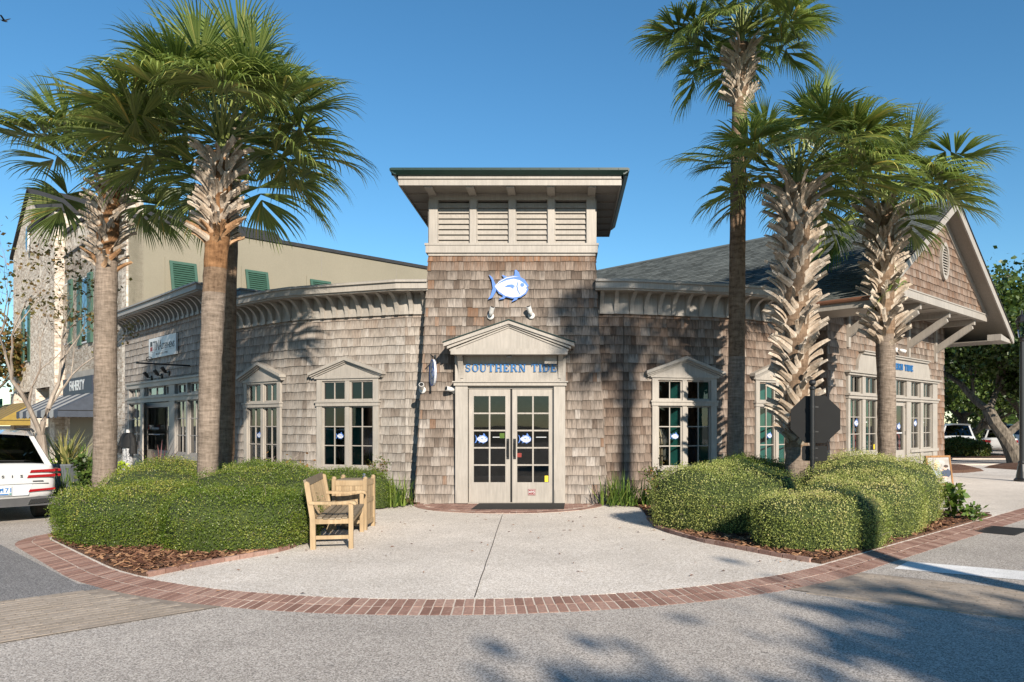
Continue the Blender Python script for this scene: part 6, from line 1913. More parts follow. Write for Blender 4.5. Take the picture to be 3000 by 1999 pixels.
# local: x along the bench from near end to far end, y towards its back (left), z up
EB = Matrix.Translation((n1.x, n1.y, 0)) @ Matrix.Rotation(ang, 4, 'Z')
bench = root("bench", (n1.x - .3, n1.y + .8, 0), "golden teak slatted bench seen from its end at the plaza's left edge", "bench")
BLn, BD = Lb + .03, .50
for x in (0.0, BLn - .06):
    part("front_leg", bench, EB, 'teak', lambda b: b.box(x, x + .06, -.03, .03, 0, .62), .004)
    def rl(b):
        b.prism([(BD - .035, 0), (BD + .035, 0), (BD + .04, .42), (BD + .115, .90), (BD + .085, .93), (BD + .05, .91), (BD - .03, .44)], x, x + .06, T=SW)
    part("back_leg", bench, EB, 'teak', rl, .004)
    def arm(b):
        top = [(-.075, .615), (-.06, .645), (.02, .66), (.2, .645), (BD + .0, .655), (BD + .06, .655)]; bot = [(BD + .05, .615), (.2, .61), (0, .622), (-.06, .60)]
        b.prism([(y, z) for y, z in top + bot][::-1], x - .015, x + .075, T=SW)
    part("armrest", bench, EB, 'teak', arm, .004)
    part("end_rail", bench, EB, 'teak', lambda b: b.box(x + .012, x + .048, .03, BD - .03, .345, .415), .003)
    part("stretcher", bench, EB, 'teak', lambda b: b.box(x + .015, x + .045, .03, BD - .035, .135, .185), .003)
part("front_rail", bench, EB, 'teak', lambda b: b.box(.06, BLn - .06, -.012, .018, .335, .415), .003)
part("back_rail", bench, EB, 'teak', lambda b: b.box(.06, BLn - .06, BD - .02, BD + .012, .36, .43), .003)
for i in range(6):
    y = -.035 + i * .083; zz = .425 - .02 * math.sin(math.pi * i / 5.5)
    part("seat_slat", bench, EB, 'teak_grey', lambda b: b.box(.0 if 0 < i else .06, BLn if 0 < i else BLn - .06, y, y + .068, zz, zz + .022, RN.random()), .003)
def tr_(b): b.prism([(BD + .085, .86), (BD + .115, .86), (BD + .135, .945), (BD + .10, .955)], .055, BLn - .055, T=SW)
part("top_rail", bench, EB, 'teak_grey', tr_, .004)
ns = max(12, int(Lb / .075))
for i in range(ns):
    x = .075 + (BLn - .15) * (i + .5) / ns
    part("back_slat", bench, EB, 'teak', lambda b: b.prism([(BD - .002, .425), (BD + .014, .425), (BD + .108, .87), (BD + .092, .87)], x - .021, x + .021, RN.random(), T=SW))
# --- square teak litter bin behind it
q0 = gnd(1070, 1553); q1 = gnd(979, 1553)
bw = (q0.x - q1.x); BNM = Matrix.Translation((q1.x, q0.y, 0))
binr = root("litter_bin", (q1.x + bw / 2, q0.y + bw / 2, 0), "square panelled teak litter bin behind the bench", "litter bin")
hb = 1.7 - (1398 - 1245) / FPX * q0.y
for x in (0, bw):
    for y in (0, bw):
        def post(b):
            b.box(x - .03, x + .03, y - .03, y + .03, 0, hb - .03); b.lathe([(.036, 0), (.034, .02), (.02, .035), (.004, .04)], 10, (x, y, hb - .03))
        part("post", binr, BNM, 'teak', post)
for sgn, (ax, off) in enumerate((("x", 0), ("x", bw), ("y", 0), ("y", bw))):
    n = 10
    for i in range(n):
        a, c = .03 + (bw - .06) * i / n + .0015, .03 + (bw - .06) * (i + 1) / n - .0015
        if ax == "x": part("panel_board", binr, BNM, 'teak', lambda b: b.box(a, c, off - .008, off + .008, .12, hb - .13, RN.random()))
        else: part("panel_board", binr, BNM, 'teak', lambda b: b.box(off - .008, off + .008, a, c, .12, hb - .13, RN.random()))
    for z0, z1 in ((.08, .15), (hb - .14, hb - .055), (.44, .51)):
        if ax == "x" and .3 < z0 < .5 : continue
        if ax == "x": part("rail", binr, BNM, 'teak', lambda b: b.box(.03, bw - .03, off - .018, off + .018, z0, z1))
        else: part("rail", binr, BNM, 'teak', lambda b: b.box(off - .018, off + .018, .03, bw - .03, z0, z1))
part("lid", binr, BNM, 'teak_grey', lambda b: b.box(.031, bw - .031, .031, bw - .031, hb - .07, hb - .045))
can = root("drink_can", BNM @ Vector((bw * .86, bw * .4, hb - .045)), "small silver can left on top of the litter bin", "can")
part("can_body", can, BNM @ Matrix.Translation((bw * .86, bw * .4, hb - .045)), 'chrome', lambda b: b.lathe([(.022, 0), (.027, .008), (.027, .075), (.022, .085), (.0215, .088)], 14), smooth=False)
part("can_base_dark", can, BNM @ Matrix.Translation((bw * .86, bw * .4, hb - .045)), 'carblue', lambda b: b.lathe([(.0275, .02), (.0275, .05)], 14))
# --- back of a stop sign with a small plate on a black post
sp = at(2380, 1245, 13.3); sgn_ = root("stop_sign", (sp.x, sp.y, .03), "black back of an octagonal traffic sign on a black ball-topped post", "traffic sign")
SG = Matrix.Translation((sp.x, sp.y, 0))
zt = at(0, 1130, 13.3).z
part("post", sgn_, SG, 'black', lambda b: b.lathe([(.075, .03), (.078, .32), (.06, .36), (.047, .40), (.043, .46), (.043, zt - .08), (.055, zt - .06), (.055, zt - .03), (.04, zt - .01)], 18))
part("ball_finial", sgn_, SG, 'black', lambda b: b.ball((0, 0, zt + .05), .062, 16), smooth=True)
oc = at(2388, 1229, 13.3); ro = .455
TS = Matrix.Translation((oc.x, sp.y - .0, oc.z)) @ Matrix.Rotation(rad(-20), 4, 'Z')
part("sign_plate", sgn_, TS @ Matrix.Translation((0, .055, 0)), 'black_matte', lambda b: b.prism([(ro * math.cos(rad(22.5 + 45*i)), ro * math.sin(rad(22.5 + 45*i))) for i in range(8)], -.003, .003))
pl = at(2386, 1329, 13.3)
def rrect(w, h, r): return [(sx * (w - r) + r * math.cos(rad(a)), sz * (h - r) + r * math.sin(rad(a))) for sx, sz, a0 in ((1, 1, 0), (-1, 1, 90), (-1, -1, 180), (1, -1, 270)) for a in (a0, a0 + 30, a0 + 60, a0 + 90)]
part("lower_plate", sgn_, Matrix.Translation((pl.x, sp.y, pl.z)) @ Matrix.Rotation(rad(-20), 4, 'Z') @ Matrix.Translation((0, .055, 0)), 'black_matte', lambda b: b.prism(rrect(.215, .135, .04), -.003, .003))
for z in (oc.z + .22, oc.z - .22, pl.z + .09, pl.z - .08):
    part("clamp", sgn_, SG, 'black', lambda b: (b.lathe([(.05, z - .03), (.05, z + .03)], 14), b.box(.04, .14, .03, .05, z - .012, z + .012)))
# --- poster easel on the pavement at the right
e0 = gnd(2716, 1432); e1 = gnd(2791, 1446)
pd = 15.6; a0 = at(2716, 1337, pd); a1 = at(2789, 1338, pd + .18)
EM, EL = frame((at(2722, 1440, pd).x, pd), (at(2790, 1440, pd + .18).x, pd + .18))
ez = lambda v: EYE - (v - CY) / FPX * pd
easel = root("poster_easel", (EM @ Vector((EL / 2, 0, 0))), "wood-framed poster easel standing on the pavement by the storefront", "easel")
zt_, zb_ = ez(1338), ez(1420)
Tl = EM @ Matrix.Translation((0, 0, zb_)) @ Matrix.Rotation(rad(-9), 4, 'X'); h = zt_ - zb_
part("frame_rail", easel, Tl, 'frame_wood', lambda b: b.box(-.02, EL + .02, -.02, .02, -.02, .02)); part("frame_rail", easel, Tl, 'frame_wood', lambda b: b.box(-.02, EL + .02, -.02, .02, h - .02, h + .02))
part("frame_stile", easel, Tl, 'frame_wood', lambda b: b.box(-.02, .02, -.0195, .0195, .02, h - .02)); part("frame_stile", easel, Tl, 'frame_wood', lambda b: b.box(EL - .02, EL + .02, -.0195, .0195, .02, h - .02))
def poster():
    t = NT("poster_print"); uv = t.coord("UV")
    n = t.noise(uv, 2.2, 3); n2 = t.noise(t.scale(uv, (1.5, 1., 1.)), 5., 4)
    col = t.ramp(n, [(.3, (.28, .24, .20)), (.5, (.36, .33, .30)), (.7, (.42, .41, .41))])
    col = t.mul(col, t.rng(n2, .3, .7, .85, 1.1))
    return t.pbr(col, .25, None, .5)
po = part("poster", easel, Tl, poster(), lambda b: b.add([(.02, -.008, .02), (EL - .02, -.008, .02), (EL - .02, -.008, h - .02), (.02, -.008, h - .02)], uv=[(0, 0), (1, 0), (1, 1.3), (0, 1.3)]))
PMAT = {k: plain("print_" + k, c, .3, .2, 9) for k, c in (("navy", (.06, .07, .10)), ("skin", (.52, .36, .28)), ("hair", (.60, .45, .28)), ("dark", (.07, .05, .04)), ("blue", (.30, .36, .45)), ("plum", (.18, .10, .12)))}
def blob(k, cx_, cz_, rx, rz, lay=0, sq=0.): part("printed_shape", po, Tl, PMAT[k], lambda b: b.add([(EL * cx_ + EL * rx * math.cos(2*math.pi*i/18), -.009 - .0004 * lay, h * cz_ + h * rz * math.sin(2*math.pi*i/18) + sq * math.cos(2*math.pi*i/18)) for i in range(18)]))
blob("hair", .44, .72, .12, .16, 0); blob("skin", .47, .74, .06, .07, 1); blob("blue", .42, .48, .18, .16, 1); blob("hair", .36, .62, .07, .15, 2); blob("navy", .76, .40, .22, .17, 3); blob("skin", .76, .57, .085, .07, 4); blob("dark", .80, .64, .10, .055, 5); blob("skin", .68, .24, .16, .04, 4); blob("plum", .36, .16, .22, .06, 2); blob("skin", .58, .50, .09, .035, 5)
for x in (EL * .58, EL * .98):
    part("leg", easel, EM, 'black', lambda b: b.tube([(x, .06, zb_ + .05), (x, .05 - .0, .0)], .012, 6))
part("back_panel", easel, EM, 'black_matte', lambda b: b.prism([(.03, zb_), (.12, zt_ - .03), (.34, .02), (.30, .02)], -.01, .02, T=SW))
for x in (0.0,): part("back_leg", easel, EM, 'black', lambda b: b.tube([(x, .15, zt_ - .1), (x, .45, .0)], .012, 6))
# --- dress form outside the neighbour shop
mp = at(375, 1265, 22.0); MM = Matrix.Translation((mp.x, mp.y, 0)) @ Matrix.Rotation(rad(-32), 4, 'Z')
man = root("dress_form", (mp.x, mp.y, 0), "headless white dress form in black top and patterned trousers by the storefront", "mannequin")
def rings(b, rows, n=18, mat=0, t=.5):
    """rows of (z, rx, ry, cx, cy)"""
    R_ = [[Vector((cx_ + rx * math.cos(2*math.pi*k/n), cy_ + ry * math.sin(2*math.pi*k/n), z)) for k in range(n)] for z, rx, ry, cx_, cy_ in rows]
    for A, B in zip(R_, R_[1:]):
        for k in range(n): j = (k + 1) % n; b.add([A[k], A[j], B[j], B[k]], t, mat=mat)
    b.add(R_[-1], t, mat=mat); b.add(R_[0][::-1], t, mat=mat)
zn = 1.56
part("body", man, MM, 'white', lambda b: rings(b, [(.02, .16, .16, 0, 0), (.04, .15, .15, 0, 0), (.05, .015, .015, 0, 0), (.75, .015, .015, 0, 0), (.78, .13, .09, 0, 0), (1.0, .16, .11, 0, 0), (1.12, .125, .09, 0, 0), (1.35, .165, .11, 0, 0), (1.44, .15, .08, 0, 0), (1.475, .06, .05, 0, 0), (zn - .01, .05, .045, 0, 0), (zn, .052, .047, 0, 0)]), smooth=True)
part("top", man, MM, 'black_matte', lambda b: rings(b, [(1.03, .25, .16, 0, 0), (1.06, .26, .165, 0, 0), (1.2, .25, .15, 0, 0), (1.36, .235, .13, 0, 0), (1.44, .19, .10, 0, 0), (1.47, .10, .075, 0, 0)], 24), smooth=True)
for s in (-1, 1):
    part("sleeve", man, MM, 'black_matte', lambda b: b.tube([(s * .17, 0, 1.42), (s * .27, 0, 1.28), (s * .33, -.02, 1.08), (s * .34, -.04, .86)], [.07, .085, .10, .11], 12), smooth=True)
def pattern():
    t = NT("patterned_trousers"); c = t.coord(); n = t.noise(c, 28., 4, .7)
    return t.pbr(t.ramp(n, [(.38, (.06, .06, .065)), (.5, (.28, .28, .29)), (.62, (.55, .55, .54))]), .8)
PT = pattern()
for s in (-1, 1): part("trouser_leg", man, MM, PT, lambda b: rings(b, [(.30, .075, .075, s * .085, 0), (.6, .09, .09, s * .085, 0), (.9, .105, .105, s * .08, 0), (1.06, .11, .12, s * .07, 0)]), smooth=True)
# --- planters and plants beside the neighbour shop
def pos(u, v, d): q = at(u, v, d); return q
pq = at(192, 1380, 18.6)
pl_ = root("planter", (pq.x, pq.y, 0), "tapered slate-blue planter with spiky variegated leaves near the white car", "planter")
PM_ = Matrix.Translation((pq.x, pq.y, 0))
part("pot", pl_, PM_, 'planter', lambda b: b.lathe([(.25, 0), (.33, .55), (.36, .70), (.36, .74), (.31, .74), (.30, .66)], 18), smooth=False)
blades("leaves", (pq.x, pq.y), 70, .95, "", 'yucca', 21, .85, .028, base=.08, stiff=.82, z0=.72, parent=pl_)
blades("palm_clump", (at(228, 1300, 19.2).x, 19.2), 90, 1.25, "dark green leafy clump behind the slate planter", 'grass', 22, .9, .04, base=.2, stiff=.8)
blades("spiky_plant", (at(468, 1400, 18.9).x, 18.9), 42, .95, "burgundy spiky plant in front of the neighbour shop door", 'purple', 23, .85, .02, base=.04, stiff=.85, z0=.35)
shrub("lime_shrub", (at(150, 1345, 19.0).x, 19.0), .75, .9, 700, "lime green foliage between the white car and the slate planter", 'lime', 24, leaf=.11)
shrub("lime_shrub", (at(345, 1375, 18.0).x, 18.0), .8, .5, 350, "lime green foliage between the palm trunk and the dress form", 'lime', 25, leaf=.10)
blades("grass_clump", (at(175, 1440, 16.6).x, 16.6), 140, .75, "fine grass clump beside the white car's right tail light", 'grass', 26, .95, .008, base=.15, stiff=.55)
shrub("leafy_shrub", (at(255, 1370, 18.0).x, 18.0), .95, .6, 420, "dark leafy shrub left of the rusty-collared palm's foot", 'oak', 27, leaf=.14)
# --- lamp post at the right edge
lp = at(2994, 1410, 22.6)
post = root("lamp_post", (lp.x, lp.y, 0), "black street lamp post with flared base cut by the right picture edge", "lamp post")
LMx = Matrix.Translation((lp.x, lp.y, 0))
part("base", post, LMx, 'black', lambda b: b.lathe([(.22, 0), (.22, .06), (.17, .10), (.14, .30), (.10, .52), (.115, .56), (.085, .62)], 16))
part("shaft", post, LMx, 'black', lambda b: b.lathe([(.075, .62), (.055, 4.2), (.075, 4.25), (.05, 4.3)], 14))
part("lantern", post, LMx, 'glass', lambda b: b.lathe([(.09, 4.32), (.17, 4.8)], 8, cap=False))
part("lantern_cap", post, LMx, 'black', lambda b: b.lathe([(.20, 4.8), (.12, 4.95), (.03, 5.02), (.025, 5.14)], 8))
part("lantern_seat", post, LMx, 'black', lambda b: b.lathe([(.05, 4.29), (.10, 4.325)], 8))
# off to the right: the post whose thin shadow lies across the road
lq = Vector((9.7, -.9, ZR)); post2 = root("lamp_post", lq, "black street lamp post across the right street, behind the photographer", "lamp post")
LMy = Matrix.Translation(lq)
part("shaft", post2, LMy, 'black', lambda b: b.lathe([(.17, 0), (.13, .4), (.06, .6), (.045, 4.2), (.07, 4.3)], 12)); part("lantern_cap", post2, LMy, 'black', lambda b: b.lathe([(.10, 4.3), (.17, 4.8), (.20, 4.82), (.03, 5.05)], 8))
# --- bird high on the left
bp_ = at(12, 62, 60.); bd_ = MB(Matrix.Translation(bp_) @ Matrix.Rotation(rad(20), 4, 'Y'))
bd_.tube([(-.32, 0, 0), (-.1, 0, .0), (.15, 0, .02), (.3, 0, .03)], [.01, .07, .06, .015], 8); bd_.add([(-.12, 0, .04), (.14, 0, .04), (.30, .2, .42), (.12, .25, .40)]); bd_.add([(-.12, 0, .04), (.14, 0, .04), (.1, -.5, .25), (-.05, -.55, .22)])
tag(bd_.build("bird", MT['black_matte']), "small dark bird flying in the sky at the upper left", "bird")

# ------------------------------------------------------------------ cars
def car(name, label, T, paint_m, L=4.9, Wd=1.95, H=1.68, suv=True, detail=False, group="cars parked round the shop"):
    """local: rear at x=0, nose at x=L, z up; body lofted from stations"""
    c = root(name, T @ Vector((L / 2, 0, 0)), label, "car", group)
    hw = Wd / 2; belt = .98 if suv else .92
    if suv: st = [(.0, .60, .80, .97, .84), (.05, .42, .92, 1.06, .93), (.22, .32, .97, 1.07, .97), (.9, .26, 1.0, 1.06, 1.0), (2.2, .25, 1.0, 1.04, 1.0), (3.3, .25, 1.0, 1.02, 1.0), (3.9, .26, .985, 1.0, .99), (4.5, .28, .95, .94, .95), (4.8, .36, .86, .82, .86), (L, .50, .70, .72, .72)]
    else: st = [(.0, .60, .80, .86, .82), (.06, .40, .90, .96, .90), (.25, .30, .96, .99, .95), (.9, .24, 1.0, .98, 1.0), (2.2, .22, 1.0, .95, 1.0), (3.3, .22, 1.0, .93, 1.0), (3.9, .24, .98, .88, .99), (4.5, .27, .94, .80, .94), (4.75, .34, .84, .70, .84), (L, .46, .68, .62, .70)]
    rows = []
    for x, zlow, wm, zb, wb in st:
        w = hw * wm; q = []
        for (fy, z) in ((.0, zlow), (.82, zlow), (.97, zlow + .10), (1.0, zlow + (zb - zlow) * .40), (.995, zlow + (zb - zlow) * .68), (.965, zb - .05), (.92, zb), (.0, zb + .03)): q.append((fy * w, z))
        rows.append((x, q))
    b = MB(T)
    for (xa, A), (xb, B) in zip(rows, rows[1:]):
        for k in range(len(A) - 1):
            for s in (-1, 1):
                f = [(xa, s*A[k][0], A[k][1]), (xb, s*B[k][0], B[k][1]), (xb, s*B[k+1][0], B[k+1][1]), (xa, s*A[k+1][0], A[k+1][1])]
                b.add(f if s > 0 else f[::-1])
    for (x, A), fl in ((rows[0], 1), (rows[-1], -1)):
        for k in range(len(A) - 1):
            f = [(x, -A[k][0], A[k][1]), (x, A[k][0], A[k][1]), (x, A[k+1][0], A[k+1][1]), (x, -A[k+1][0], A[k+1][1])]
            b.add(f[::fl])
    body = b.build("body", MT[paint_m], c, True, True); subd(body, 2)
    # greenhouse: lower ring at the belt, upper ring at the roof
    if suv: lo = [(.10, .86), (.9, .93), (2.2, .935), (3.45, .90)]; up = [(.42, .66), (1.0, .735), (2.0, .745), (2.75, .70)]
    else: lo = [(.55, .80), (1.3, .92), (2.2, .93), (3.55, .88)]; up = [(1.25, .62), (1.7, .70), (2.2, .71), (2.75, .66)]
    zb = belt + (.07 if suv else .03)
    zr_ = [H - .10, H - .015, H, H - .03] if suv else [H - .06, H - .01, H, H - .03]
    gl = MB(T); rf_ = MB(T); pil = MB(T)
    def P(i, s, f):
        x = lo[i][0] + (up[i][0] - lo[i][0]) * f; w = (lo[i][1] + (up[i][1] - lo[i][1]) * f) * hw; z = zb + (zr_[i] - zb) * f
        return Vector((x, s * w, z))
    for i in range(3):
        for s in (-1, 1):
            q = [P(i, s, -.06), P(i+1, s, -.06), P(i+1, s, .93), P(i, s, .93)]; gl.add(q if s < 0 else q[::-1])
            p2 = [P(i, s, .90), P(i+1, s, .90), P(i+1, s, 1.0), P(i, s, 1.0)]; p2 = [p + Vector((0, s * .006, 0)) for p in p2]; rf_.add(p2 if s < 0 else p2[::-1])
    for i in range(4):
        if i in (0, 3): continue
        for s in (-1, 1):
            q = [P(i, s, -.06) + Vector((-.05, s * .008, 0)), P(i, s, -.06) + Vector((.05, s * .008, 0)), P(i, s, .95) + Vector((.04, s * .008, 0)), P(i, s, .95) + Vector((-.04, s * .008, 0))]; pil.add(q)
    for i in (0, 3):
        sg = -1 if i == 0 else 1
        q = [P(i, -1, -.06), P(i, 1, -.06), P(i, 1, .96), P(i, -1, .96)]; gl.add(q if i == 3 else q[::-1])
        for s in (-1, 1):
            e_ = Vector((sg * .008, 0, 0)); pw = Vector((0, -s * .075, 0)); pil.add([P(i, s, -.08) + e_, P(i, s, -.08) + e_ + pw * 1.3, P(i, s, 1.0) + e_ + pw, P(i, s, 1.0) + e_])
            f_ = Vector((-sg * .09, s * .008, 0)); g_ = Vector((0, s * .008, 0)); pil.add([P(i, s, -.08) + g_, P(i, s, -.08) + f_ * 1.6, P(i, s, 1.0) + f_, P(i, s, 1.0) + g_])
    n = 6
    for i in range(3):
        for k in range(n):
            a0, a1 = -1 + 2 * k / n, -1 + 2 * (k + 1) / n
            def Q(j, a): p = P(j, 1, 1.0); return Vector((p.x, p.y * a, p.z + .045 * (1 - a * a)))
            rf_.add([Q(i, a0), Q(i+1, a0), Q(i+1, a1), Q(i, a1)])
    gl.build("windows", MT['glass_dark'], c); rf_.build("roof", MT[paint_m], c, True, True); pil.build("pillars", MT[paint_m], c)
    inb = MB(T); inb.box(.5, 3.2, -hw * .6, hw * .6, zb - .25, zb + .02); inb.box(1.0, 1.15, -hw * .6, hw * .6, zb, zb + .3); inb.box(2.0, 2.15, -hw * .6, hw * .6, zb, zb + .32); inb.build("seats", MT['black_matte'], c)
    R_ = .36 if suv else .32
    for x in (.98 if suv else .95, L - .92):
        for s in (-1, 1):
            wM = T @ Matrix.Translation((x, s * (hw - .13), R_)) @ Matrix.Rotation(rad(90), 4, 'X')
            w = MB(wM); w.lathe([(R_ * .68, -.12), (R_ * .92, -.125), (R_, -.10), (R_, .10), (R_ * .92, .125), (R_ * .68, .12)], 26); w = w.build("wheel", MT['rubber'], c, False)
            r_ = MB(wM); r_.lathe([(R_ * .68, -.09 * s * -1 - .02), (R_ * .64, -.09 * s * -1 + .02)], 20); r_.build("rim", MT['chrome'], w)
            ar = MB(T); nA = 10
            pts = [(x + (R_ + .07) * math.cos(math.pi * k / nA), (R_ + .07) * math.sin(math.pi * k / nA) + R_ * .95) for k in range(nA + 1)]
            ar.prism([(a, z) for a, z in pts], min(s * (hw - .30), s * (hw * 1.003)), max(s * (hw - .30), s * (hw * 1.003))); ar.build("wheel_arch", MT['black_matte'], c)
    return c, hw, zb
# white SUV parked at the left
cr_ = gnd(180, 1527, ZR)
hd = math.atan2(.707, -.707)
CT = Matrix.Translation((cr_.x - .0, cr_.y, ZR)) @ Matrix.Rotation(hd, 4, 'Z') @ Matrix.Translation((0.06, .985, 0)) @ Matrix.Scale(1.0, 4)
suv, hw, zb = car("parked_car", "white parked car at the left edge with twin-line red tail lights", CT, 'carwhite', 4.94, 1.97, 1.64, True)
def rp(name, m, pts, th=.02, x=0., par=suv):
    b = MB(CT)
    f = [Vector((x, y, z)) for y, z in pts]; k = [Vector((x + th, y, z)) for y, z in pts]
    b.add(f[::-1]); b.add(k)
    for i in range(len(pts)): j = (i + 1) % len(pts); b.add([f[i], f[j], k[j], k[i]])
    return b.build(name, MT[m], par)
# rear details (y>0 is the car's left; the visible right side is y<0)
for s in (-1, 1):
    for z0, z1, yi in ((.895, .945, .52), (.805, .855, .48)):
        rp("tail_light", 'taillight', [(s*yi, z0 + .002), (s*.90, z0 + .012), (s*.90, z1 + .008), (s*(yi + .02), z1)][::s], .12, -.015)
        b = MB(CT); b.box(.06, .42, s * .965 - .03, s * .965 + .01, z0 + .012, z1 + .006); b.build("tail_light_side", MT['taillight'], suv)
    rp("reflector", 'taillight', [(s*.50, .555), (s*.90, .585), (s*.90, .615), (s*.52, .60)][::s], .10, -.012)
    rp("exhaust_surround", 'chrome', [(s*.50, .335), (s*.84, .35), (s*.86, .43), (s*.54, .42)][::s], .10, .035)
    rp("exhaust", 'black_matte', [(s*.53, .352), (s*.81, .362), (s*.83, .415), (s*.56, .405)][::s], .05, .030)
rp("lower_bumper", 'plastic', [(-.95, .30), (.95, .30), (.93, .44), (.45, .50), (-.45, .50), (-.93, .44)], .30, .06)
rp("plate_recess", 'carsilver', [(-.50, .50), (.30, .50), (.36, .70), (-.56, .70)], .06, .004)
pt_ = rp("number_plate", 'signwhite', [(-.255, .52), (.055, .52), (.055, .68), (-.255, .68)], .012, -.022)
PMx = CT @ Matrix.Translation((-.0235, -.10, .6)) @ Matrix.Rotation(rad(-90), 4, 'Z')
me_ = text_mesh("171", .11, .001, .002); me_.materials.append(MT['letter_blue']); inst("plate_number", me_, pt_, PMx @ Matrix.Translation((.085, 0, 0)) @ Matrix.Rotation(rad(90), 4, 'X'))
for dx_, dz_, w_ in ((-.005, .0, .006), (-.005, .03, .03)): part("plate_tree", pt_, PMx, 'letter_blue', lambda b: b.box(dx_ - w_, dx_ + w_, -.002, 0, dz_ - .03, dz_ + (.02 if w_ < .01 else .005)))
part("plate_band", pt_, PMx, 'letter_blue', lambda b: b.box(-.14, .11, -.002, 0, -.075, -.055)); part("plate_sticker", pt_, PMx, 'teal', lambda b: b.box(.12, .15, -.002, 0, -.075, -.05))
LT = CT @ Matrix.Translation((-.012, 0, .84)) @ Matrix.Rotation(rad(-90), 4, 'Z')
for i, ch in enumerate("GENESIS"):
    me_ = text_mesh(ch, .062, .003, .001, 1.5); me_.materials.append(MT['dark_text']); inst("badge_letter", me_, suv, LT @ Matrix.Translation((-.40 + i * .133, 0, .0)) @ Matrix.Rotation(rad(90), 4, 'X'))
part("trim_badge", suv, LT, 'dark_text', lambda b: b.box(.56, .72, -.003, .002, -.10, -.085))
rp("tailgate_seam", 'black_matte', [(-.80, .698), (.80, .698), (.80, .704), (-.80, .704)], .02, -.003)
b = MB(CT); b.tube([(.13, -.05, 1.12), (.10, -.45, 1.105)], .012, 6); b.tube([(.14, .0, 1.13), (.11, -.10, 1.11)], .02, 6); b.build("rear_wiper", MT['black_matte'], suv)
for s in (-1, 1):
    b = MB(CT); b.tube([(.75, s * .70, 1.63), (1.0, s * .715, 1.665), (2.4, s * .715, 1.665), (2.6, s * .70, 1.63)], .022, 6); b.build("roof_rail", MT['slate'], suv)
# car park at the right
def park(u, d, hdg, **k): return Matrix.Translation(((u - CX) / FPX * d, d, 0.0)) @ Matrix.Rotation(rad(hdg), 4, 'Z')
car("parked_car", "silver SUV seen from behind left of the white sedan in the car park", park(2795, 43.5, 66) @ Matrix.Translation((0, -.2, 0)), 'carsilver', 4.9, 1.95, 1.75, True)
car("parked_car", "white sedan with red tail lights in the car park at the right", park(2930, 41.5, 62), 'carwhite', 4.8, 1.85, 1.45, False)
car("parked_car", "dark blue SUV behind the white sedan at the right", park(2960, 48.5, 60), 'carblue', 4.8, 1.9, 1.72, True)
WT = park(2930, 41.5, 62)
for s in (-1, 1):
    b = MB(WT); b.box(-.02, .2, min(s * .45, s * .86), max(s * .45, s * .86), .72, .86); b.build("tail_light", MT['taillight'], bpy.data.objects["parked_car.002"])
# hedge before the car park and a person by the sedan
mound("far_hedge", (at(2812, 1310, 40).x, 40.0), 1.35, .7, .85, rad(0), 3500, "reddish-topped hedge between the street and the parked cars", 'nandina', seed=61, leaf=.10, group=None, z0=.05)
pe = at(2944, 1300, 39.8); PMn = Matrix.Translation((pe.x, pe.y, .05)) @ Matrix.Rotation(rad(40), 4, 'Z')
per = root("person", (pe.x, pe.y, .05), "person in pale top and dark trousers standing behind the white sedan", "person")
sk = bpy.data.meshes.new("body")
V = [(0, 0, .95), (0, 0, 1.15), (0, 0, 1.40), (0, .01, 1.52), (0, .02, 1.66), (.17, 0, 1.41), (.22, .08, 1.15), (.20, .26, 1.0), (-.17, 0, 1.41), (-.24, .06, 1.16), (-.22, .24, 1.02), (.10, 0, .90), (.11, .02, .48), (.10, -.02, .07), (.11, .12, .03), (-.10, 0, .90), (-.11, .02, .48), (-.10, -.02, .07), (-.11, .12, .03), (.2, .33, .98), (-.22, .31, 1.0)]
E = [(0, 1), (1, 2), (2, 3), (3, 4), (2, 5), (5, 6), (6, 7), (2, 8), (8, 9), (9, 10), (0, 11), (11, 12), (12, 13), (13, 14), (0, 15), (15, 16), (16, 17), (17, 18), (7, 19), (10, 20)]
RD = [.13, .13, .15, .055, .10, .075, .055, .04, .075, .055, .04, .10, .07, .05, .04, .10, .07, .05, .04, .035, .035]
sk.from_pydata(V, E, []); po_ = bpy.data.objects.new("body", sk); link(po_, per, PMn)
md = po_.modifiers.new("skin", 'SKIN')
if not sk.skin_vertices: sk.attributes
for lay in sk.skin_vertices:
    for i, sv in enumerate(lay.data): sv.radius = (RD[i], RD[i] * .85); sv.use_root = (i == 0)
subd(po_, 2)
def clothes():
    t = NT("person_clothing"); c = t.coord(); z = t.n("ShaderNodeSeparateXYZ", i_0=c).outputs[2]
    col = t.ramp(t.math('MULTIPLY', z, .5), [(.0, (.02, .02, .025)), (.485, (.02, .02, .025)), (.49, (.45, .50, .60)), (.745, (.45, .50, .60)), (.75, (.45, .27, .19)), (1., (.45, .27, .19))])
    for nd in t.t.nodes:
        if nd.type == 'VALTORGB': nd.color_ramp.interpolation = 'CONSTANT'
    return t.pbr(col, .8)
sk.materials.append(clothes())
part("hair", per, PMn, 'bark_oak', lambda b: b.ball((0, .0, 1.70), .105, 12, sc=(1, 1.05, .9)), smooth=True)
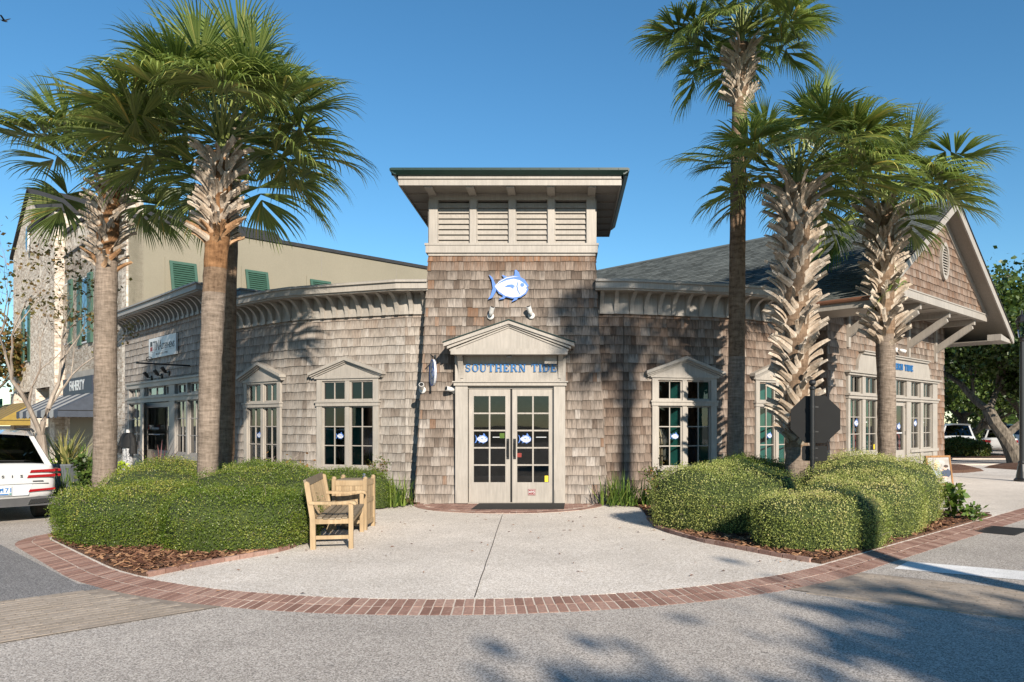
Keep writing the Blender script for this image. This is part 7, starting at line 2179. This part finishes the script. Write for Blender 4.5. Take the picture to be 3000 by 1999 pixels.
# ------------------------------------------------------------------ displays inside the windows
def rack(M, x, y, w, cols, label, seed):
    r = random.Random(seed); o = M @ Vector((x + w / 2, y, .06)); t = root("clothes_rack", o, label, "clothes rack", None)
    part("rail", t, M, 'chrome', lambda b: (b.tube([(x, y, .06), (x, y, 1.62), (x + w, y, 1.62), (x + w, y, .06)], .014, 6)))
    n = int(w / .075)
    for i in range(n):
        xx = x + .05 + (w - .1) * i / max(1, n - 1); c = r.choice(cols); L = r.uniform(.65, .95); tw = r.uniform(-.3, .3)
        def g(b):
            pr = None
            for k in range(7):
                f = k / 6; z = 1.60 - f * L; hw_ = .05 + .17 * min(1, f * 4) + .03 * f
                row = [Vector((xx + (.028 + .01 * math.sin(q * 2 + f * 5 + i)) * math.cos(2*math.pi*q/10) + tw * .1 * math.sin(2*math.pi*q/10), y + hw_ * math.sin(2*math.pi*q/10), z)) for q in range(10)]
                if pr:
                    for q in range(10): j = (q + 1) % 10; b.add([pr[q], pr[j], row[j], row[q]], r.random())
                pr = row
        part("garment", t, M, c, g, smooth=True)
GC = [plain("garment_%d" % i, c, .9, .15, 12, tint=.15) for i, c in enumerate([(.18, .22, .12), (.08, .14, .22), (.30, .30, .28), (.10, .25, .28), (.05, .06, .08), (.35, .28, .20), (.30, .08, .08)])]
Mr, _ = RF[1]; k_, xa, xb = RS[0]
rack(Mr, xa + .1, .75, .65, [GC[0], GC[2], GC[5]], "rack of green and grey clothes inside the window right of the tower", 1)
rack(Mr, xa + .9, .7, .62, [GC[1], GC[3], GC[4]], "rack of blue clothes inside the window right of the tower", 2)
Mr2, _ = RF[3]; k_, xa, xb = RS[1]
rack(Mr2, xa + .15, .7, .7, [GC[2], GC[3]], "rack of pale clothes inside the window behind the thick palm", 3)
Ml, _ = LF[2]; k_, xa, xb = LS[0]
rack(Ml, xa + .15, .8, .6, [GC[0], GC[0], GC[5]], "rack of olive clothes inside the window left of the tower", 4)
rack(Ml, xa + .95, .8, .5, [GC[4], GC[6], GC[1]], "rack of dark clothes inside the window left of the tower", 5)
Ml2, _ = LF[0]; k_, xa, xb = LS[1]
rack(Ml2, xa + .2, .8, 1.2, [GC[0], GC[2]], "rack of clothes inside the leftmost curved-wall window", 6)
rack(GM, gx(2530), .6, 1.0, [GC[4], GC[1], GC[6]], "rack of clothes inside the right storefront", 7)
rack(GM, gx(2662), .6, .9, [GC[6], GC[4]], "rack of red and dark clothes by the right storefront's door", 8)
rack(NM, nx_(525), .7, 1.0, [GC[3], GC[2]], "rack of pale clothes inside the neighbour shop window", 9)
